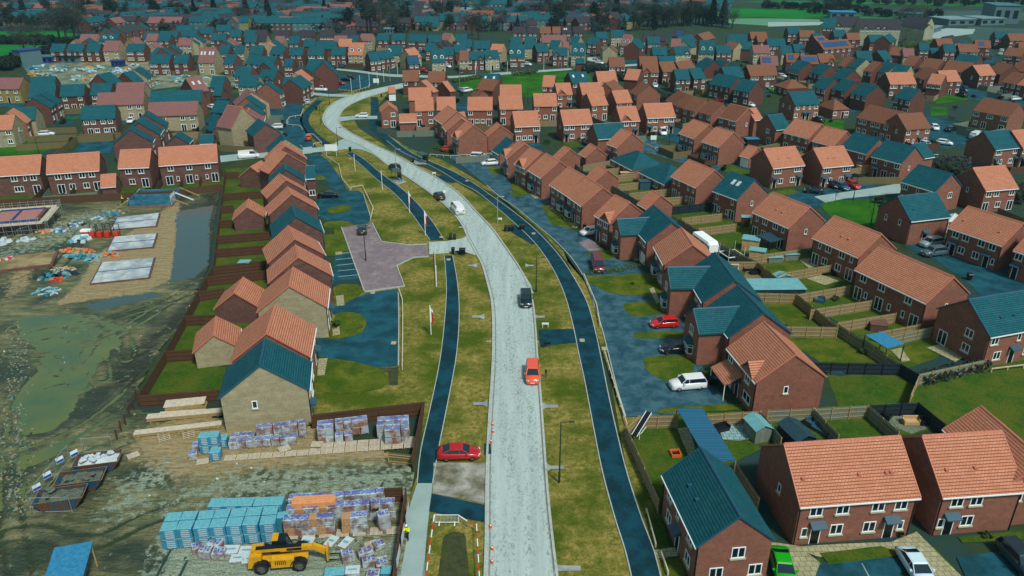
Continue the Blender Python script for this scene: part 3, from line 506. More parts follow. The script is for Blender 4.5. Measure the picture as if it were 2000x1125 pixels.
def house(kind,p,q,D,rf='o',wl='r',he=4.8,tp=.76,up=None,lo=None,gw='',hip=0,cat='house',name=None,label=None,group=None,ext='',pre=0):
    a,b,L,D=hframe(kind,p,q,D,he); a=a-(b-a).normalized()*pre; L+=pre; D=max(3,min(D,13)); mid=(a+b)/2; dist=mid.length; far=dist>200; vfar=dist>330
    nmx=name or ('garage' if he<3.5 and cat=='garage' else 'house')
    root=empty(nmx,(a.x,a.y,0),ang(a,b),label,cat,group)
    block(root,L,D,he,tp,rf,wl,dist,hip=hip)
    y=.28-.001; low=he<3.6
    if up is None: up='' if low else ('22' if L<6.2 else '2 1 2' if L<8.3 else '22 22' if L<12 else '2 2 2 2 2')
    if lo is None: lo=('2 D' if L<6.2 else '2 D 2' if L<8.3 else 'D2 2D' if L<12 else 'D2 D2 D2') if not low else ''
    for s,z in ((up,he-1.45 if not low else .9),(lo,.95)):
        if not s: continue
        if ':' in s: it=[(e[0],float(e.split(':')[1])) for e in s.split()]
        else:
            s=s.strip(); k=len(s); it=[(c,(j+.5)/k) for j,c in enumerate(s) if c!=' ']
        for c,fr in it:
            x=.25+(L-.5)*fr
            if c=='B': bay(root,x,y,far,rf if rf=='s' else 's'); continue
            zz=0.02 if c in 'DFG' else z
            if c=='F': zz=.1
            window(root,c,x,y,zz,0,far)
            if c=='D' and dist<260: canopy(root,x,y)
    for g in gw.split():                       # e.g. N.5,3.4,1 : near-x side A (x=0) or B (x=L)
        sd=g[0]; fr,z,t=g[1:].split(','); yy=D*float(fr)
        window(root,t,(.1-.001) if sd=='A' else L-.1+.001,yy,float(z),-math.pi/2 if sd=='A' else math.pi/2,far)
    for e in ext.split():
        k,v=(e.split('=')+[''])[:2]
        if k=='dorm':
            for fx in v.split(','): dormer(root,L*float(fx),0,he,tp,wl,rf)
        elif k=='gab': 
            for fx in v.split(','): gablet(root,L*float(fx),he,tp,wl,rf)
        elif k=='solar': x0,x1=map(float,v.split(',')); panels(root,L*x0,L*x1,he,tp,D)
        elif k=='sky':
            for fx in v.split(','): panels(root,L*float(fx)-.4,L*float(fx)+.4,he,tp,D,'white_sheet',1,.5,.72,'roof_window')
        elif k=='vent':
            for fx in v.split(','):
                fx=float(fx); b_=MB(); yv=D/2*.42; b_.box(L*fx-.16,yv-.16,he+yv*tp-.1,L*fx+.16,yv+.16,he+yv*tp+.17); link('roof_vent',b_.mesh('roof_vent',ROOFM[rf][1]),root)
        elif k=='wing':      # wing=x,w,proj : front wing at local x, width w, projecting forward
            x,w_,pj=map(float,v.split(',')); block(root,pj+D*.45,w_,he,tp,rf,wl,dist,x0=x+w_/2-w_/2,y0=-pj+ (pj+D*.45),rot=-math.pi/2,nm='wing_')
            window(root,'2',x+w_/2,-pj+.09,he-1.4,0,far)
            if dist<260: bay(root,x+w_/2,-pj+.1,far)
        elif k=='rwing':
            x,w_,pj=map(float,v.split(',')); block(root,pj+D*.45,w_,he,tp,rf,wl,dist,x0=x,y0=D+pj,rot=-math.pi/2,nm='wing_')
        elif k=='lean':      # lean-to porch: x0,x1,depth
            x0,x1,dp=map(float,v.split(',')); b_=MB(); b_.hexa([(x0,-dp,2.2),(x1,-dp,2.2),(x1,y,2.2+dp*.55),(x0,y,2.2+dp*.55)],[(x0,-dp,2.34),(x1,-dp,2.34),(x1,y,2.34+dp*.55),(x0,y,2.34+dp*.55)]); pr=link('porch_roof',b_.mesh('porch_roof',ROOFM[rf][0]),root)
            b_=MB(); b_.tube((x0+.1,-dp+.1,0),(x0+.1,-dp+.1,2.25),.06); b_.tube((x1-.1,-dp+.1,0),(x1-.1,-dp+.1,2.25),.06); link('porch_post',b_.mesh('porch_post','white_plastic'),root)
    HOUSES.append((root,L,D)); root_meta[root.name]=(a,(b-a).normalized(),L,D,lo or '',dist,he); return root
ORD=['first','second','third','fourth','fifth','sixth','seventh','eighth','ninth','tenth','eleventh','twelfth','thirteenth','fourteenth','fifteenth','sixteenth','seventeenth','eighteenth','nineteenth','twentieth']
def px_of(o):
    X,Y,Z=o.location.x,o.location.y,o.location.z-CH; d=Y*math.cos(TH)-Z*math.sin(TH); return 1000+F*X/d
def row(group,phrase,txt,**kw):
    """one house per line: kind px,py px,py depth roof wall [key=value...]; labelled by its look and its place in the row"""
    rs=[]
    for ln in txt.strip().split('\n'):
        t=ln.split('|')[0].split(); lab=ln.split('|')[1].strip() if '|' in ln else None
        k=dict(kw); 
        for e in t[6:]:
            a,b_=e.split('~'); k[a]=float(b_) if a in('he','tp','hip','pre') else b_.replace('_',' ')
        p=tuple(map(float,t[1].split(','))); q=tuple(map(float,t[2].split(','))); D=tuple(map(float,t[3].split(','))) if ',' in t[3] else float(t[3])
        if k.get('he',4.8)<3.5 and 'cat' not in k: k['cat']='garage'
        r=house(t[0],p,q,D,t[4],t[5],group=group,label=lab,**k); rs.append((r,t[4],t[5],k))
    rs2=sorted(rs,key=lambda r:px_of(r[0]))
    for i,(r,a,b_,k) in enumerate(rs2):
        if not r.get('label'): r['label']=f"{RNAME[a]} {WNAME[b_]} {r['category']}, {ORD[i] if i<20 else str(i+1)+'th'} from left {phrase}"
    ROWS.append((phrase,[r[0] for r in rs2])); return [r[0] for r in rs]
# ---- left column, gable ends towards the viewer
row('houses in the column left of the main road','',"""
G 425,779 605,761 6.4 s y up~2_2 lo~D_P gw~A.62,3.0,s | buff brick end house with dark blue slate roof, above the wrapped brick packs
E 607,697 617.5,639 9.7 o r up~2_2 lo~2_D | orange tiled semi joined behind the blue slate roofed buff end house
G 500,610 640,600 6.6 o y up~2_2 lo~2_D | orange tiled buff brick house with its gable beside the wide dark driveway
G 522.5,553 650,537.5 5.2 o p up~2_2 lo~2_D | orange tiled dark brick house second above the buff gabled one, beside the parking bays
G 522.5,514 636,497 6.6 o p up~2_2 lo~2_D | orange tiled house joined behind another, opposite the block paved court
G 531,464 632.5,452.5 6.6 s p up~2_2 lo~2_D | big blue slate roofed dark brick house level with the block paved court
G 523.8,420 622.5,407.5 5 o p up~2_2 lo~2_D | orange tiled house just behind the big blue slate roofed one
G 520,387.5 603,375 5 o p up~2_2 lo~2_D | orange tiled house level with the parked black saloon
G 525,359 597,353 4.6 s p up~2_2 lo~2_D | slate roofed house with a cross wing reaching towards the driveway
G 523.8,339 602.5,323 4.8 o p up~2_2 lo~2_D | orange tiled house behind the one with the slate cross wing
G 521,317.5 598.8,309 4.8 o p up~2_2 lo~2_D | farthest orange tiled house of the column, beside the side road
G 526,298 593,291 5 s y up~2_2 lo~2_D | slate roofed buff house at the corner of the side road
G 492.5,266 550,259 7 s p up~2_2 lo~2_D | slate roofed dark brick house beyond the side road, beside the long drive
G 451,252 505,238 5.5 m y he~5.6 tp~1.0 up~2_2 lo~2_D gw~A.3,3.6,s | tall buff gabled house with a steep pinkish roof
G 461,207 527,201 6.5 m y up~2_2 lo~2_B | pink tiled buff house with a white bay window beside the red car
""")
row('wings','',"""
E 597.5,349 616,348 5.5 s p up~ lo~2 | slate roofed cross wing house corner with a white porch beside the black saloon
""")
row('brick garages behind the left column','behind the left column',"""
G 375,689 467.5,677.5 5.6 o y he~2.5
G 416,604 508,601 5.6 o p he~2.5
G 453,429 518,424 5.2 o p he~2.5
G 465,346 520,349 5.2 o p he~2.5
G 413.8,257 450,251 5 s p he~2.5
G 413,244 453,238 5 s p he~2.5
G 437,221 468,211 5 s p he~2.5
G 321,282.5 370,280.6 5 s p he~2.5
""")
row('houses facing the muddy building site','behind the site fence',"""
E -20,345 77.5,338.8 8.3 o p up~2:.45_1:.68_2:.86 lo~3:.5_F:.88
E 90,340 193.8,332.5 8.3 o p up~2:.18_2:.38_2:.66_2:.85 lo~F:.2_2:.42_2:.7_F:.92
E 230,328.8 291,326.3 8.3 o p up~2:.28_2:.72 lo~2:.35_F:.8
E 310,323.8 425,316 8.3 o p up~2:.17_2:.5_2:.83 lo~F:.12_1:.27_F:.47_1:.6_1:.79_F:.93
""")
row('garage by the building site','',"E 196,366 226,363.8 5.5 o p he~2.5 | small orange tiled garage between the houses facing the building site")
row('houses of the new estate at the left','in the left estate',"""
E -30,255 23.8,253 8.3 o y up~2_2 lo~2_2 gw~B.5,3.4,s
E 53,241 65,231 8.5 o r up~2_2 lo~2_2
E 25,236 68,234 8 s y up~ lo~
E 99,211 110,203 8.5 s r up~22 lo~2D
E 113,203 122.5,197 8.5 s r up~22 lo~2D
E 156.9,234.4 225,231 8.3 s p up~2:.12_2:.33_2:.63_2:.85 lo~F:.2_2:.4_2:.68_F:.87
E 54,191 107,189 8.3 s r
E 58,172 107,170 8.3 s r up~ lo~
E 116,188.8 163.8,187 8.3 s r up~2_2 lo~2F2
E 175,185.6 215,185 8.3 s r up~2_2
E 187.5,206.9 280,203.5 8.5 m y up~22_22 lo~D2_2D
E 224,185 280,184 8.5 m y
E 291,203 392.5,200 8.5 s r
E 287,227.5 385,224.4 8.5 m y up~22_22 lo~2F_F2
E 299,277.5 302.5,270.5 9.5 s p up~22 lo~F
E 313.5,263 320.5,252 9.5 s p up~22 lo~F
E 325,248 330,239 9.5 s p up~22 lo~F
E 390,281 416,280 5 s p he~2.5 cat~garage
E 380,181 409,177 10.5 m r he~5.4 up~2 lo~2 ext~sky=.3,.7
E -15,174 37.5,174 8.3 m Y up~212 lo~2D2
E 215,166 240,160 9 s r
E 261,161 281,157 8.5 s r up~22 lo~22
E 288,152.5 300,146 8.5 s y up~22 lo~22
E 409,170.5 435,170.6 8.3 s p up~2_2 lo~
E 415,187 432,187 6 s p he~2.6
E 464,169 503,169 8.3 s y up~2_1_2
E 456,150 487.5,150.6 8.3 s p
E 435,124.5 456,125 8.3 s p
E 478,125 503,126 8.3 s p
""")
row('houses behind the builders compound','behind the builders compound',"""
E 96,101 124,101 8 s r up~2_2 lo~2_2
E 129,101 161,101 8 s r
E 167,101 193,101 8 s r up~2_2 lo~2_2
E 200,100 231,100 9 m y he~5 tp~.9 up~2_2 lo~2_2
E 245,100.6 280,100.6 8 s r up~22_22 lo~22_22
E 290,124 330,124 8 s r up~22_22 lo~F2_2F
E 338,124 366,124 8 s r up~2_2 lo~2_F
E 385.6,122.8 417.5,123 10.5 m y he~4.8 tp~1.05 up~2_2 lo~2_F ext~sky=.15,.35,.65,.85
E 153,81 188,81 8 m y
E 191,80 225,81 8 s r ext~dorm=.3,.7
E 291,108 315,108 8 s r hip~1
E 284,80 306,80 8 m y
E 307,80 331,80 8 s r
E 345.6,89 372,89 8 m y
E 476,83 500,83 8 s r
E 427,104 446,104 8 s r
E 456,104 476,104 8 s y
E 486,105 510,105 8 s r
E 336,109 343,105 8 s r up~22 lo~22
E 352,103 358,99 8 s r up~22 lo~22
E 388,87 393,82 8 s y up~22 lo~22
E 398,84 403,79 8 s y up~22 lo~22
E 455,93 459,89 8 s r up~22 lo~22
E 464,89 469,85 8 m y up~22 lo~22
E 163,92 172,88 8 m y up~2 lo~
E 187,91 195,85 8 s r up~2 lo~
G 238,90 272,91 6 m Y up~ lo~
G 286,94 306,95 5 m y he~4 up~ lo~
""")
row('striped row of narrow slate roofs','in the narrow stepped row',"\n".join(f"E {218+13.5*i:.0f},{70-2.4*i:.0f} {224+13.5*i:.0f},{66.5-2.4*i:.0f} 8 s r up~2 lo~2" for i in range(6)))
row('dark slate terraces far left','in the far left terraces',"""
E 280,76 306,76 8 s r
E 308,74 345,74 8 s r
E 350,71 383,71 8 s r
E 385,66 415,66 8 s r
E 410,79 440,79 8 s r
E 446,72 470,72 8 s r
E 475,72 497,72 8 s r
E 420,61 450,61 8 s r
E 345,63 378,62 8 s r
""")
row('houses at the head of the left drive','near the left drive head',"""
E 525,106 552,107 8 s r
E 564,108 591,108 8 s r
E 601,108 632,108 8 s r up~22_22 lo~D2_2D
E 646,108 674,108 8 s r
E 679,107.5 708,108 9.5 o y tp~1.0 ext~dorm=.25,.72
E 497,106 512,106 8 s r
E 562,85.6 584,85.6 8 s r
E 592,91 615,91 8 s r up~ lo~
E 616,96 656,96 8 s r up~ lo~
E 651,84 677,84 8 m r
E 660,91 686,91 8 o r
E 679,83.6 697,84 8 s r
E 701,79.5 725,80 8 m y
E 535,85 553,85 8 m y
E 540,97 548,92 8 o y up~ lo~
E 548,94 556,89 8 s y up~ lo~
E 500,81 520,81 8 d y
E 502,127 534,128 8 s r gw~B.5,3.2,s
E 554,130 571,130 7 s r ext~solar=.25,.8
E 596,134 622,135 8 s r up~2_2
E 659,146 661,139 9.5 s r he~5.8 tp~.95 up~ lo~
E 623.8,153 641,146 9 s r up~222 lo~2D2
E 600,160 613,153 8.5 o y up~2 lo~2
E 592,174.5 611,164 8.5 s r up~2_2_2 lo~P_D_P
E 551,168 568,168 7 s r up~2 lo~2
E 502,155.5 534,157 8 s r up~2_22 gw~B.5,3.2,s ext~gab=.65
E 536,141 548,138 9 s r
E 548,183.5 556,179 9 s r up~2_2 lo~B
G 500,172 519,171 6 s y up~ lo~
G 576,147 596,146 5 s y up~ lo~
E 513,213 521,206 9 s r up~2 lo~2
E 513,225 518,218 8 s r up~2 lo~2
E 515,238 518,230 8 m r up~2 lo~2
E 724,119 744,117.5 8 s r up~2_1_2 lo~2_2
E 745,116 771,113 8 s r
""")
row('long slate terraces behind the estate','in the middle slate terraces',"""
E 497,72 520,72 8 d r up~2222 lo~
E 535.6,72 564,72 8 d r up~2222 lo~
E 580,72 609,72.5 8 d r up~2222 lo~
E 623,72 652,72 8 d r up~2222 lo~
E 665,72 694,72 8 d r up~2222 lo~
E 765,79 791,79 8 s r
E 736,79 759,79 8 s r
E 796,81 831,82 8 s r
E 836,82.5 861,82.5 8 s r
E 859,78 876,79 8 m y
E 889,80 912,80 8 s r
E 1003,65 1027,65 8 d r
E 1031,65 1050,65 8 d r
E 1054,65 1076,65 8 b r
E 1079,65 1095,65 8 b r
E 1097,65 1116,65 8 d r ext~sky=.3,.5
E 1119,65 1140,65 8 d r
""")
row('houses across the cross road','beyond the cross road',"""
E 889,103 914,102 8 s r up~2 lo~
E 914,117 945,117 8 s r ext~gab=.8
E 948,115 976,114 8 s y ext~gab=.35
E 897,118 915,118 9 b y
E 843,122 870.6,121.5 10 s y tp~.95 ext~dorm=.27,.75
E 797.5,126 820,125 8 s r ext~solar=.15,.85 up~22 lo~PPD2
E 803,114 824,111.5 9 o y
E 866,108 885.6,108 8 s r
E 756,107 784,107 9 s y ext~dorm=.15
E 956,101 980,102 8 o y
E 925,95 957,95 8 s r
E 897,92 922,92 8 s r
E 830,100 853,100 8 s r
E 870,99 880,95 8 d r up~ lo~
E 880,96 890,92 8 d r up~ lo~
E 996,112 1025,112 9.5 s r tp~1.0 ext~dorm=.1,.6 up~22_22 lo~22_2
E 1024,94 1047,94 8 s y
E 1049,102 1074,101 8 s r
E 1080,109 1109,109 8 s r ext~gab=.25
E 1115,107.5 1142.5,108 9.5 s y tp~1.0 ext~dorm=.3,.75
E 997,87 1019,87 8 s r
E 1025,85 1045,85 8 s r up~ lo~
E 1058,83 1107,83 8 m y up~2 lo~
E 1071,93 1090,94 8 s y up~2 lo~
G 1176,101 1204,102 6 b y up~ lo~
E 1211,89 1229,90 9.5 m y tp~1.0 ext~dorm=.3,.75
E 1232,89 1247,89 8 s r
E 1146,86 1166,87 8 s r gw~
E 1112,84 1128,85 8 s y up~2 lo~
E 1164,76 1187,76 8 s r
E 1194,72 1220,72 8 s y
E 1100,95 1112,95 7 m y up~ lo~
E 1275,107.5 1304,107.5 8 s r up~2_1_2
E 1320,107 1350,106 8 s y ext~gab=.75
E 1364,104.5 1395,105.5 10 s y tp~1.05 ext~dorm=.27,.75
E 1400,104.5 1429,104.5 8 s r up~2_2_2
E 1410,95 1432,98 8 b y up~ lo~
E 1472,104 1505,104 8 m y
E 1310,92 1329,92.5 9 m y
E 1325,84 1345,84 8 s r
E 1250,96 1262,90 8 s r up~2 lo~
E 1265,86 1290,86 8 s r up~2222 lo~
E 1258,80 1275,80 8 d y up~ lo~
E 1280,80 1300,80 8 d r up~ lo~
E 1350,93 1362,90 8 s y up~ lo~
E 1420,81 1460,82 8 s r
E 1376,80 1398,74 8 b r up~2 lo~
E 1348,82 1362,80 8 s r ext~solar=.1,.9 up~2
E 1312,71 1335,72 8 d r ext~solar=.3,.9 up~2
""")
row('houses in the orange roofed cluster','in the orange roofed cluster',"""
E 786,159 818,158.5 8.5 b r up~2_1 lo~2
E 834,160.6 868,161 8.5 b r up~212 lo~
G 800,177 847,181 3.5 o r up~ lo~
E 798,196 843,195 8.5 o r up~2 lo~2
E 811,217 848,216 8.5 o r up~2_2 lo~F_2
E 853,215.6 890.6,215 8.5 o r up~ lo~
G 742.5,219 778,217.5 7 o r up~22 gw~A.3,3.3,2_A.72,1,2_A.32,.1,F
E 912.5,215.6 962,215.6 8.5 o r up~2___2 lo~F22F
E 976,214 1022,213 8.5 o r up~2__2 lo~F__F
E 976,189.5 1019,189.5 8.5 o r up~ lo~
E 939,165 972,166 8.5 s r up~2_1 ext~sky=.2,.7
G 962,178 989,171 7 b r up~ lo~
E 1043,208 1089,207.5 8.5 o r up~2___2 lo~22F
E 1006,247.5 1055,245.6 8.5 o r up~3___3 lo~222D
E 1100.6,244.4 1158,242 8.5 o r up~22_22 lo~D2_2D gw~A.5,3,s
E 1058.8,169.4 1082.5,170 8.5 o r up~2_2 lo~2_2
E 1088.8,186 1119,185 8.5 o r up~ lo~ ext~gab=.3 up~2_2 lo~2_D
E 1117.5,163 1153,161 8.5 s r up~2_2 lo~F ext~sky=.2,.72
E 1137,185.5 1182,184 8.5 o r up~ lo~
E 1156,207.5 1188.8,205 8.5 o r up~2_2 lo~2_F
E 1168,161 1207,160 8.5 o r up~_12 lo~
E 1228,180 1243,187 8.8 b r up~2_2 lo~
E 1205,184 1222,176 8.5 b r up~ lo~
E 1218,155 1245,157 8.5 o r up~ lo~
E 1204,202 1236,200 8.5 o r up~2_2 lo~2_2
E 1213,237.5 1250.6,235.6 8.5 o r ext~gab=.3 up~2:.28_2:.7 lo~2_D
E 1264,230.6 1320,228.5 8.5 o r up~22_22 lo~D2_2D
E 1168,272 1225,268 8 s r up~ lo~
E 1184,280 1205,288 8.5 o r up~2_2 lo~D_2
""")
row('garages in the orange cluster','in the orange roofed cluster',"""
E 759,182.5 773,182 5 o r he~2.6 lo~G
E 780,239 814,238 5 o r he~2.6
E 893,235.5 911,234.5 5 o r he~2.6
E 879,179.5 890,177.5 8 o r he~3
G 929,191 959,188.5 5 b r he~2.7
E 1130,299 1143,307 6 o r he~2.6
E 1125,124 1142,124 5 s r he~3
""")
row('houses along the right hand drive','',"""
E 846.6,230.3 863.7,242.4 8.6 o r up~2_2 lo~2_2 | orange tiled house at the far end of the terrace nearest the footpath crossing
E 864,246 871,256 8.6 o r up~2 lo~D | narrow orange tiled house in the middle of the stepped terrace
E 881,263.8 893.4,271.5 8.6 o r up~22 lo~D_2 ext~gab=.6 | orange tiled house with a huge plain brick gable above a grey fence
E 944,261 951,267 7.5 o r he~3.8 up~ lo~ | low orange tiled brick block attached behind the huge plain gable
E 960.5,294 974,301.8 8 s r he~3 up~ lo~22 cat~garage | low slate roofed block beside the first gabled house of the drive row
E 981,301 990,309.5 8.6 o r up~2_2 lo~D_2 ext~gab=.3 | farthest orange tiled house of the drive row, with a small front gable
E 1003.6,319 1025,329.5 8.6 o r up~212 lo~D_2 ext~gab=.5 | second orange tiled house of the drive row, with a small front gable
E 1030.5,331.5 1056,347.8 8.8 o r up~212 lo~B:.2_D:.5_2:.8 | third house of the drive row, white bay window by the low hedge
E 1072.5,360 1102.5,379 8.8 o r up~212 lo~2:.2_B:.72 | fourth house of the drive row, its bay at the near end by a pale path
E 1103.8,380 1135,402.5 8.8 o r up~212 lo~B:.17_D:.5_2:.8 | fifth house of the drive row, with two bins at its near gable
E 1160,420 1188.8,436 8.8 o r up~2:.3_2:.75 lo~D:.25_2:.75 ext~gab=.72 | orange tiled house with one front gable beside the white parked car
E 1247.5,457.5 1261.5,472.5 8.8 s r pre~5.4 up~2:.62_2:.85 lo~D:.6_G:.85 ext~wing=0,5.4,3.2 | blue slate L shaped house with a white garage door beside the maroon van
E 1276,481 1295,516.5 8.8 o r up~2:.2_2:.75 lo~B:.2_D:.55_2:.8 | pale orange tiled house between two blue slate roofed ones on the drive
E 1355,564 1370.5,590 8.8 s r pre~6 up~2:.66_2:.88 lo~D:.62_G:.87 ext~wing=0,6,3.4 | blue slate L shaped house behind the red hatchback
E 1376,602 1422,659 8.8 s r up~ lo~ ext~wing=1.4,6.0,3.4 | blue slate roofed house in front of the black hatchback, with a white bay
E 1418.8,680 1475,747.5 9 o r up~2:.1_2:.72 lo~G:.08_D:.42_P:.78 ext~gab=.72_lean=.2,4.6,1.9 gw~B.45,2.9,s | brown orange tiled house with a tiled porch roof behind the white car
""")
row('back garden garages of the drive row','behind the drive row',"""
E 1078,307 1090,313 6.5 o r he~3.2
E 1143,346 1160,356 6.5 o r he~3
E 1244,398 1262,408 6.5 o r he~3
""")
row('houses right of the gardens','',"""
E 1192.5,310.5 1235,332.5 9 s r he~2.6 tp~.62 hip~1 up~ lo~2_1_2_1 cat~bungalow | far hipped slate bungalow with a row of small windows on the gardens
E 1246.5,335.5 1297.5,360.5 9 s r he~2.6 tp~.62 hip~1 up~ lo~2_2_3_1 cat~bungalow | near hipped slate bungalow with a blue shed against it
E 1310,343.8 1358.8,366 8.6 o r up~11_11 lo~F:.14_1:.35_1:.66_F:.87 | orange tiled semi beside the near slate bungalow
E 1391,372.5 1438.8,390 9 s r up~1_1_ lo~F:.1_1:.3_1:.65_F:.85 ext~sky=.42,.62 gw~B.5,2.8,s | blue slate roofed brick house with two roof windows
E 1468.8,413.8 1540,445 8.8 o r up~1:.12_2:.35_2:.65_1:.87 lo~F:.1_2:.35_F:.85 ext~vent=.45,.6 gw~B.5,2.9,s | orange tiled semi with a glass roofed veranda on its back wall
E 1586,463.8 1676,502.5 8.8 o r up~1:.16_2:.36_2:.67_1:.88 lo~F:.1_2:.32_2:.63_F:.88 ext~vent=.45,.6 | orange tiled semi between the veranda house and the long terrace
E 1668.8,526 1808.8,592.5 8.8 o r up~2:.12_2:.4_2:.78 lo~F:.08_1:.2_F:.4_1:.55_1:.75_F:.9 gw~B.5,2.9,s | long orange tiled terrace of three beside the wooden hot tub garden
E 1935,658.8 2060,636 9 s r up~2_1_2 lo~2:.2_D:.45_2:.7 gw~A.35,3.2,2_A.35,1.0,2_A.78,.1,F ext~vent=.3,.5 | blue slate roofed house beyond the blue canopied patio
E 1292.6,927.4 1359.7,1069.2 7.1 s r tp~.84 up~2:.18_1:.45_2:.8 lo~2:.22_D:.5_2:.8 gw~B.55,3.1,2_B.3,1.0,2_B.8,1.0,2 ext~vent=.35,.55 | nearest blue slate roofed brick house beside the dark footpath
E 1563,990 1799,972 9.4 o r up~2:.14_2:.37_2:.68_2:.88 lo~1:.07_D:.17_2:.35_2:.64_D:.82_1:.92 ext~vent=.08,.55,.78,.82 gw~A.45,3.0,s | nearest orange tiled semi with two black front doors under grey canopies
E 1842,971.7 2004,960.2 9.4 o r up~2:.2_2:.45 lo~1:.06_D:.17_2:.4 ext~vent=.15,.5 | orange tiled house at the right edge behind the white car's parking bay
""")
r=HOUSES[-1][0]
row('cross wings at the right edge','',"G 1958,952 2095,944 9.5 o r up~ lo~ gw~B.3,3,1 | orange tiled cross wing with its brick gable at the right edge of the view")
row('houses beyond the gardens to the right','beyond the right gardens',"""
E 1298.6,196 1310,204 8.6 b r up~2_2 lo~2
E 1312.5,204 1331,211 8.6 b r up~_2 lo~2
E 1332.5,212 1356,218 8.6 b r up~2_2 lo~2_F
E 1363,219 1387.5,226 8.6 b r up~2_2 lo~
E 1402.5,228 1437.5,237 8.8 b r up~2_12 lo~2F2 gw~B.5,2.9,s
E 1474,235 1491,233 7 o r up~ lo~
E 1325,259.5 1355,270.5 8.6 o r up~212 lo~B:.2_D:.5_2:.8 | orange tiled house with a bay window beside the small bright lawn
E 1370,276 1404,287 8.6 o r up~212 lo~B:.2_D:.5_2:.8 | orange tiled house second beside the small bright lawn
E 1444,304 1463,309 6 o r he~2.6 lo~G
E 1516,254 1545,251 8.5 s r up~ lo~ gw~A.4,3.2,2_A.3,.1,F
E 1529,258 1579,270.6 8.6 o r up~1_1_1_1 lo~F_2F
E 1585.6,275 1627.5,285.6 8.6 o r up~2__2 lo~
E 1641,287.5 1691,301 8.6 s r up~2_2 lo~2_D
E 1701,305 1760,320 8.8 s r up~2_1_2 lo~D:.2_F:.5_2:.8 gw~B.4,2.8,s
E 1800,310 1826,306 7 s r up~ lo~
E 1510,328.8 1572.5,322.5 8.8 o r up~3_3 lo~D2_2D ext~vent=.3,.6 | orange tiled semi left of the one with three cars at its front
E 1607.5,327.5 1667.5,322 8.8 o r up~3_3 lo~D2_2D ext~vent=.3,.5 | orange tiled semi with blue and red cars parked at its front
E 1760,355 1826,375 8.6 s r up~2_1_2 lo~2_D_2 gw~B.6,2.8,2 | blue slate roofed house at the end of the pale paved street
E 1926,373 1990,367.5 9.4 o r up~22_2 lo~F_2_F gw~A.5,3.2,s | orange tiled house with a cross gable near the right edge
E 1780,432.5 1857.5,423.8 9 s r up~ lo~D:.45 gw~A.3,3.2,1_A.7,3,1 ext~vent=.2 | blue slate house with a white conservatory behind it
E 1850,443.8 1957.5,480 8.8 o r up~2:.15_2:.35_2:.65_2:.85 lo~1:.05_D:.15_2:.32_2:.6_D:.8_1:.92 ext~vent=.15,.8 | orange tiled semi in front of two silver cars
E 1978.8,488.8 2040,509 8.8 o r up~2_2 lo~D_2 | orange tiled house cut by the right edge, beyond the silver cars
E 1672,230 1745,247 9 b r up~2:.1_2:.22_2:.45_2:.6_2:.82 lo~22_D22
E 1771,254 1820,250 9 b r up~2_1_2 lo~21D2 gw~A.4,3.2,s
E 1553,206 1602.5,203 8.8 s r up~2112 gw~A.3,3.2,1_A.7,3.2,1 lo~2_DD_2
E 1628,215.6 1661,213.8 9 b r he~2.7 tp~.6 hip~1 lo~2_D2 cat~bungalow
E 1510,166 1536,174 9 b r he~2.7 tp~.6 hip~1 lo~2_2_2 cat~bungalow
E 1899,216 1970,229 9 b r up~3_3_3 lo~2F_F
E 1945,293 1998,287.5 9 s r up~3_3
E 1999,290 2050,285 9 o r
E 1745,191 1777,197 8.6 s r up~2_1_2 lo~2_3
""")
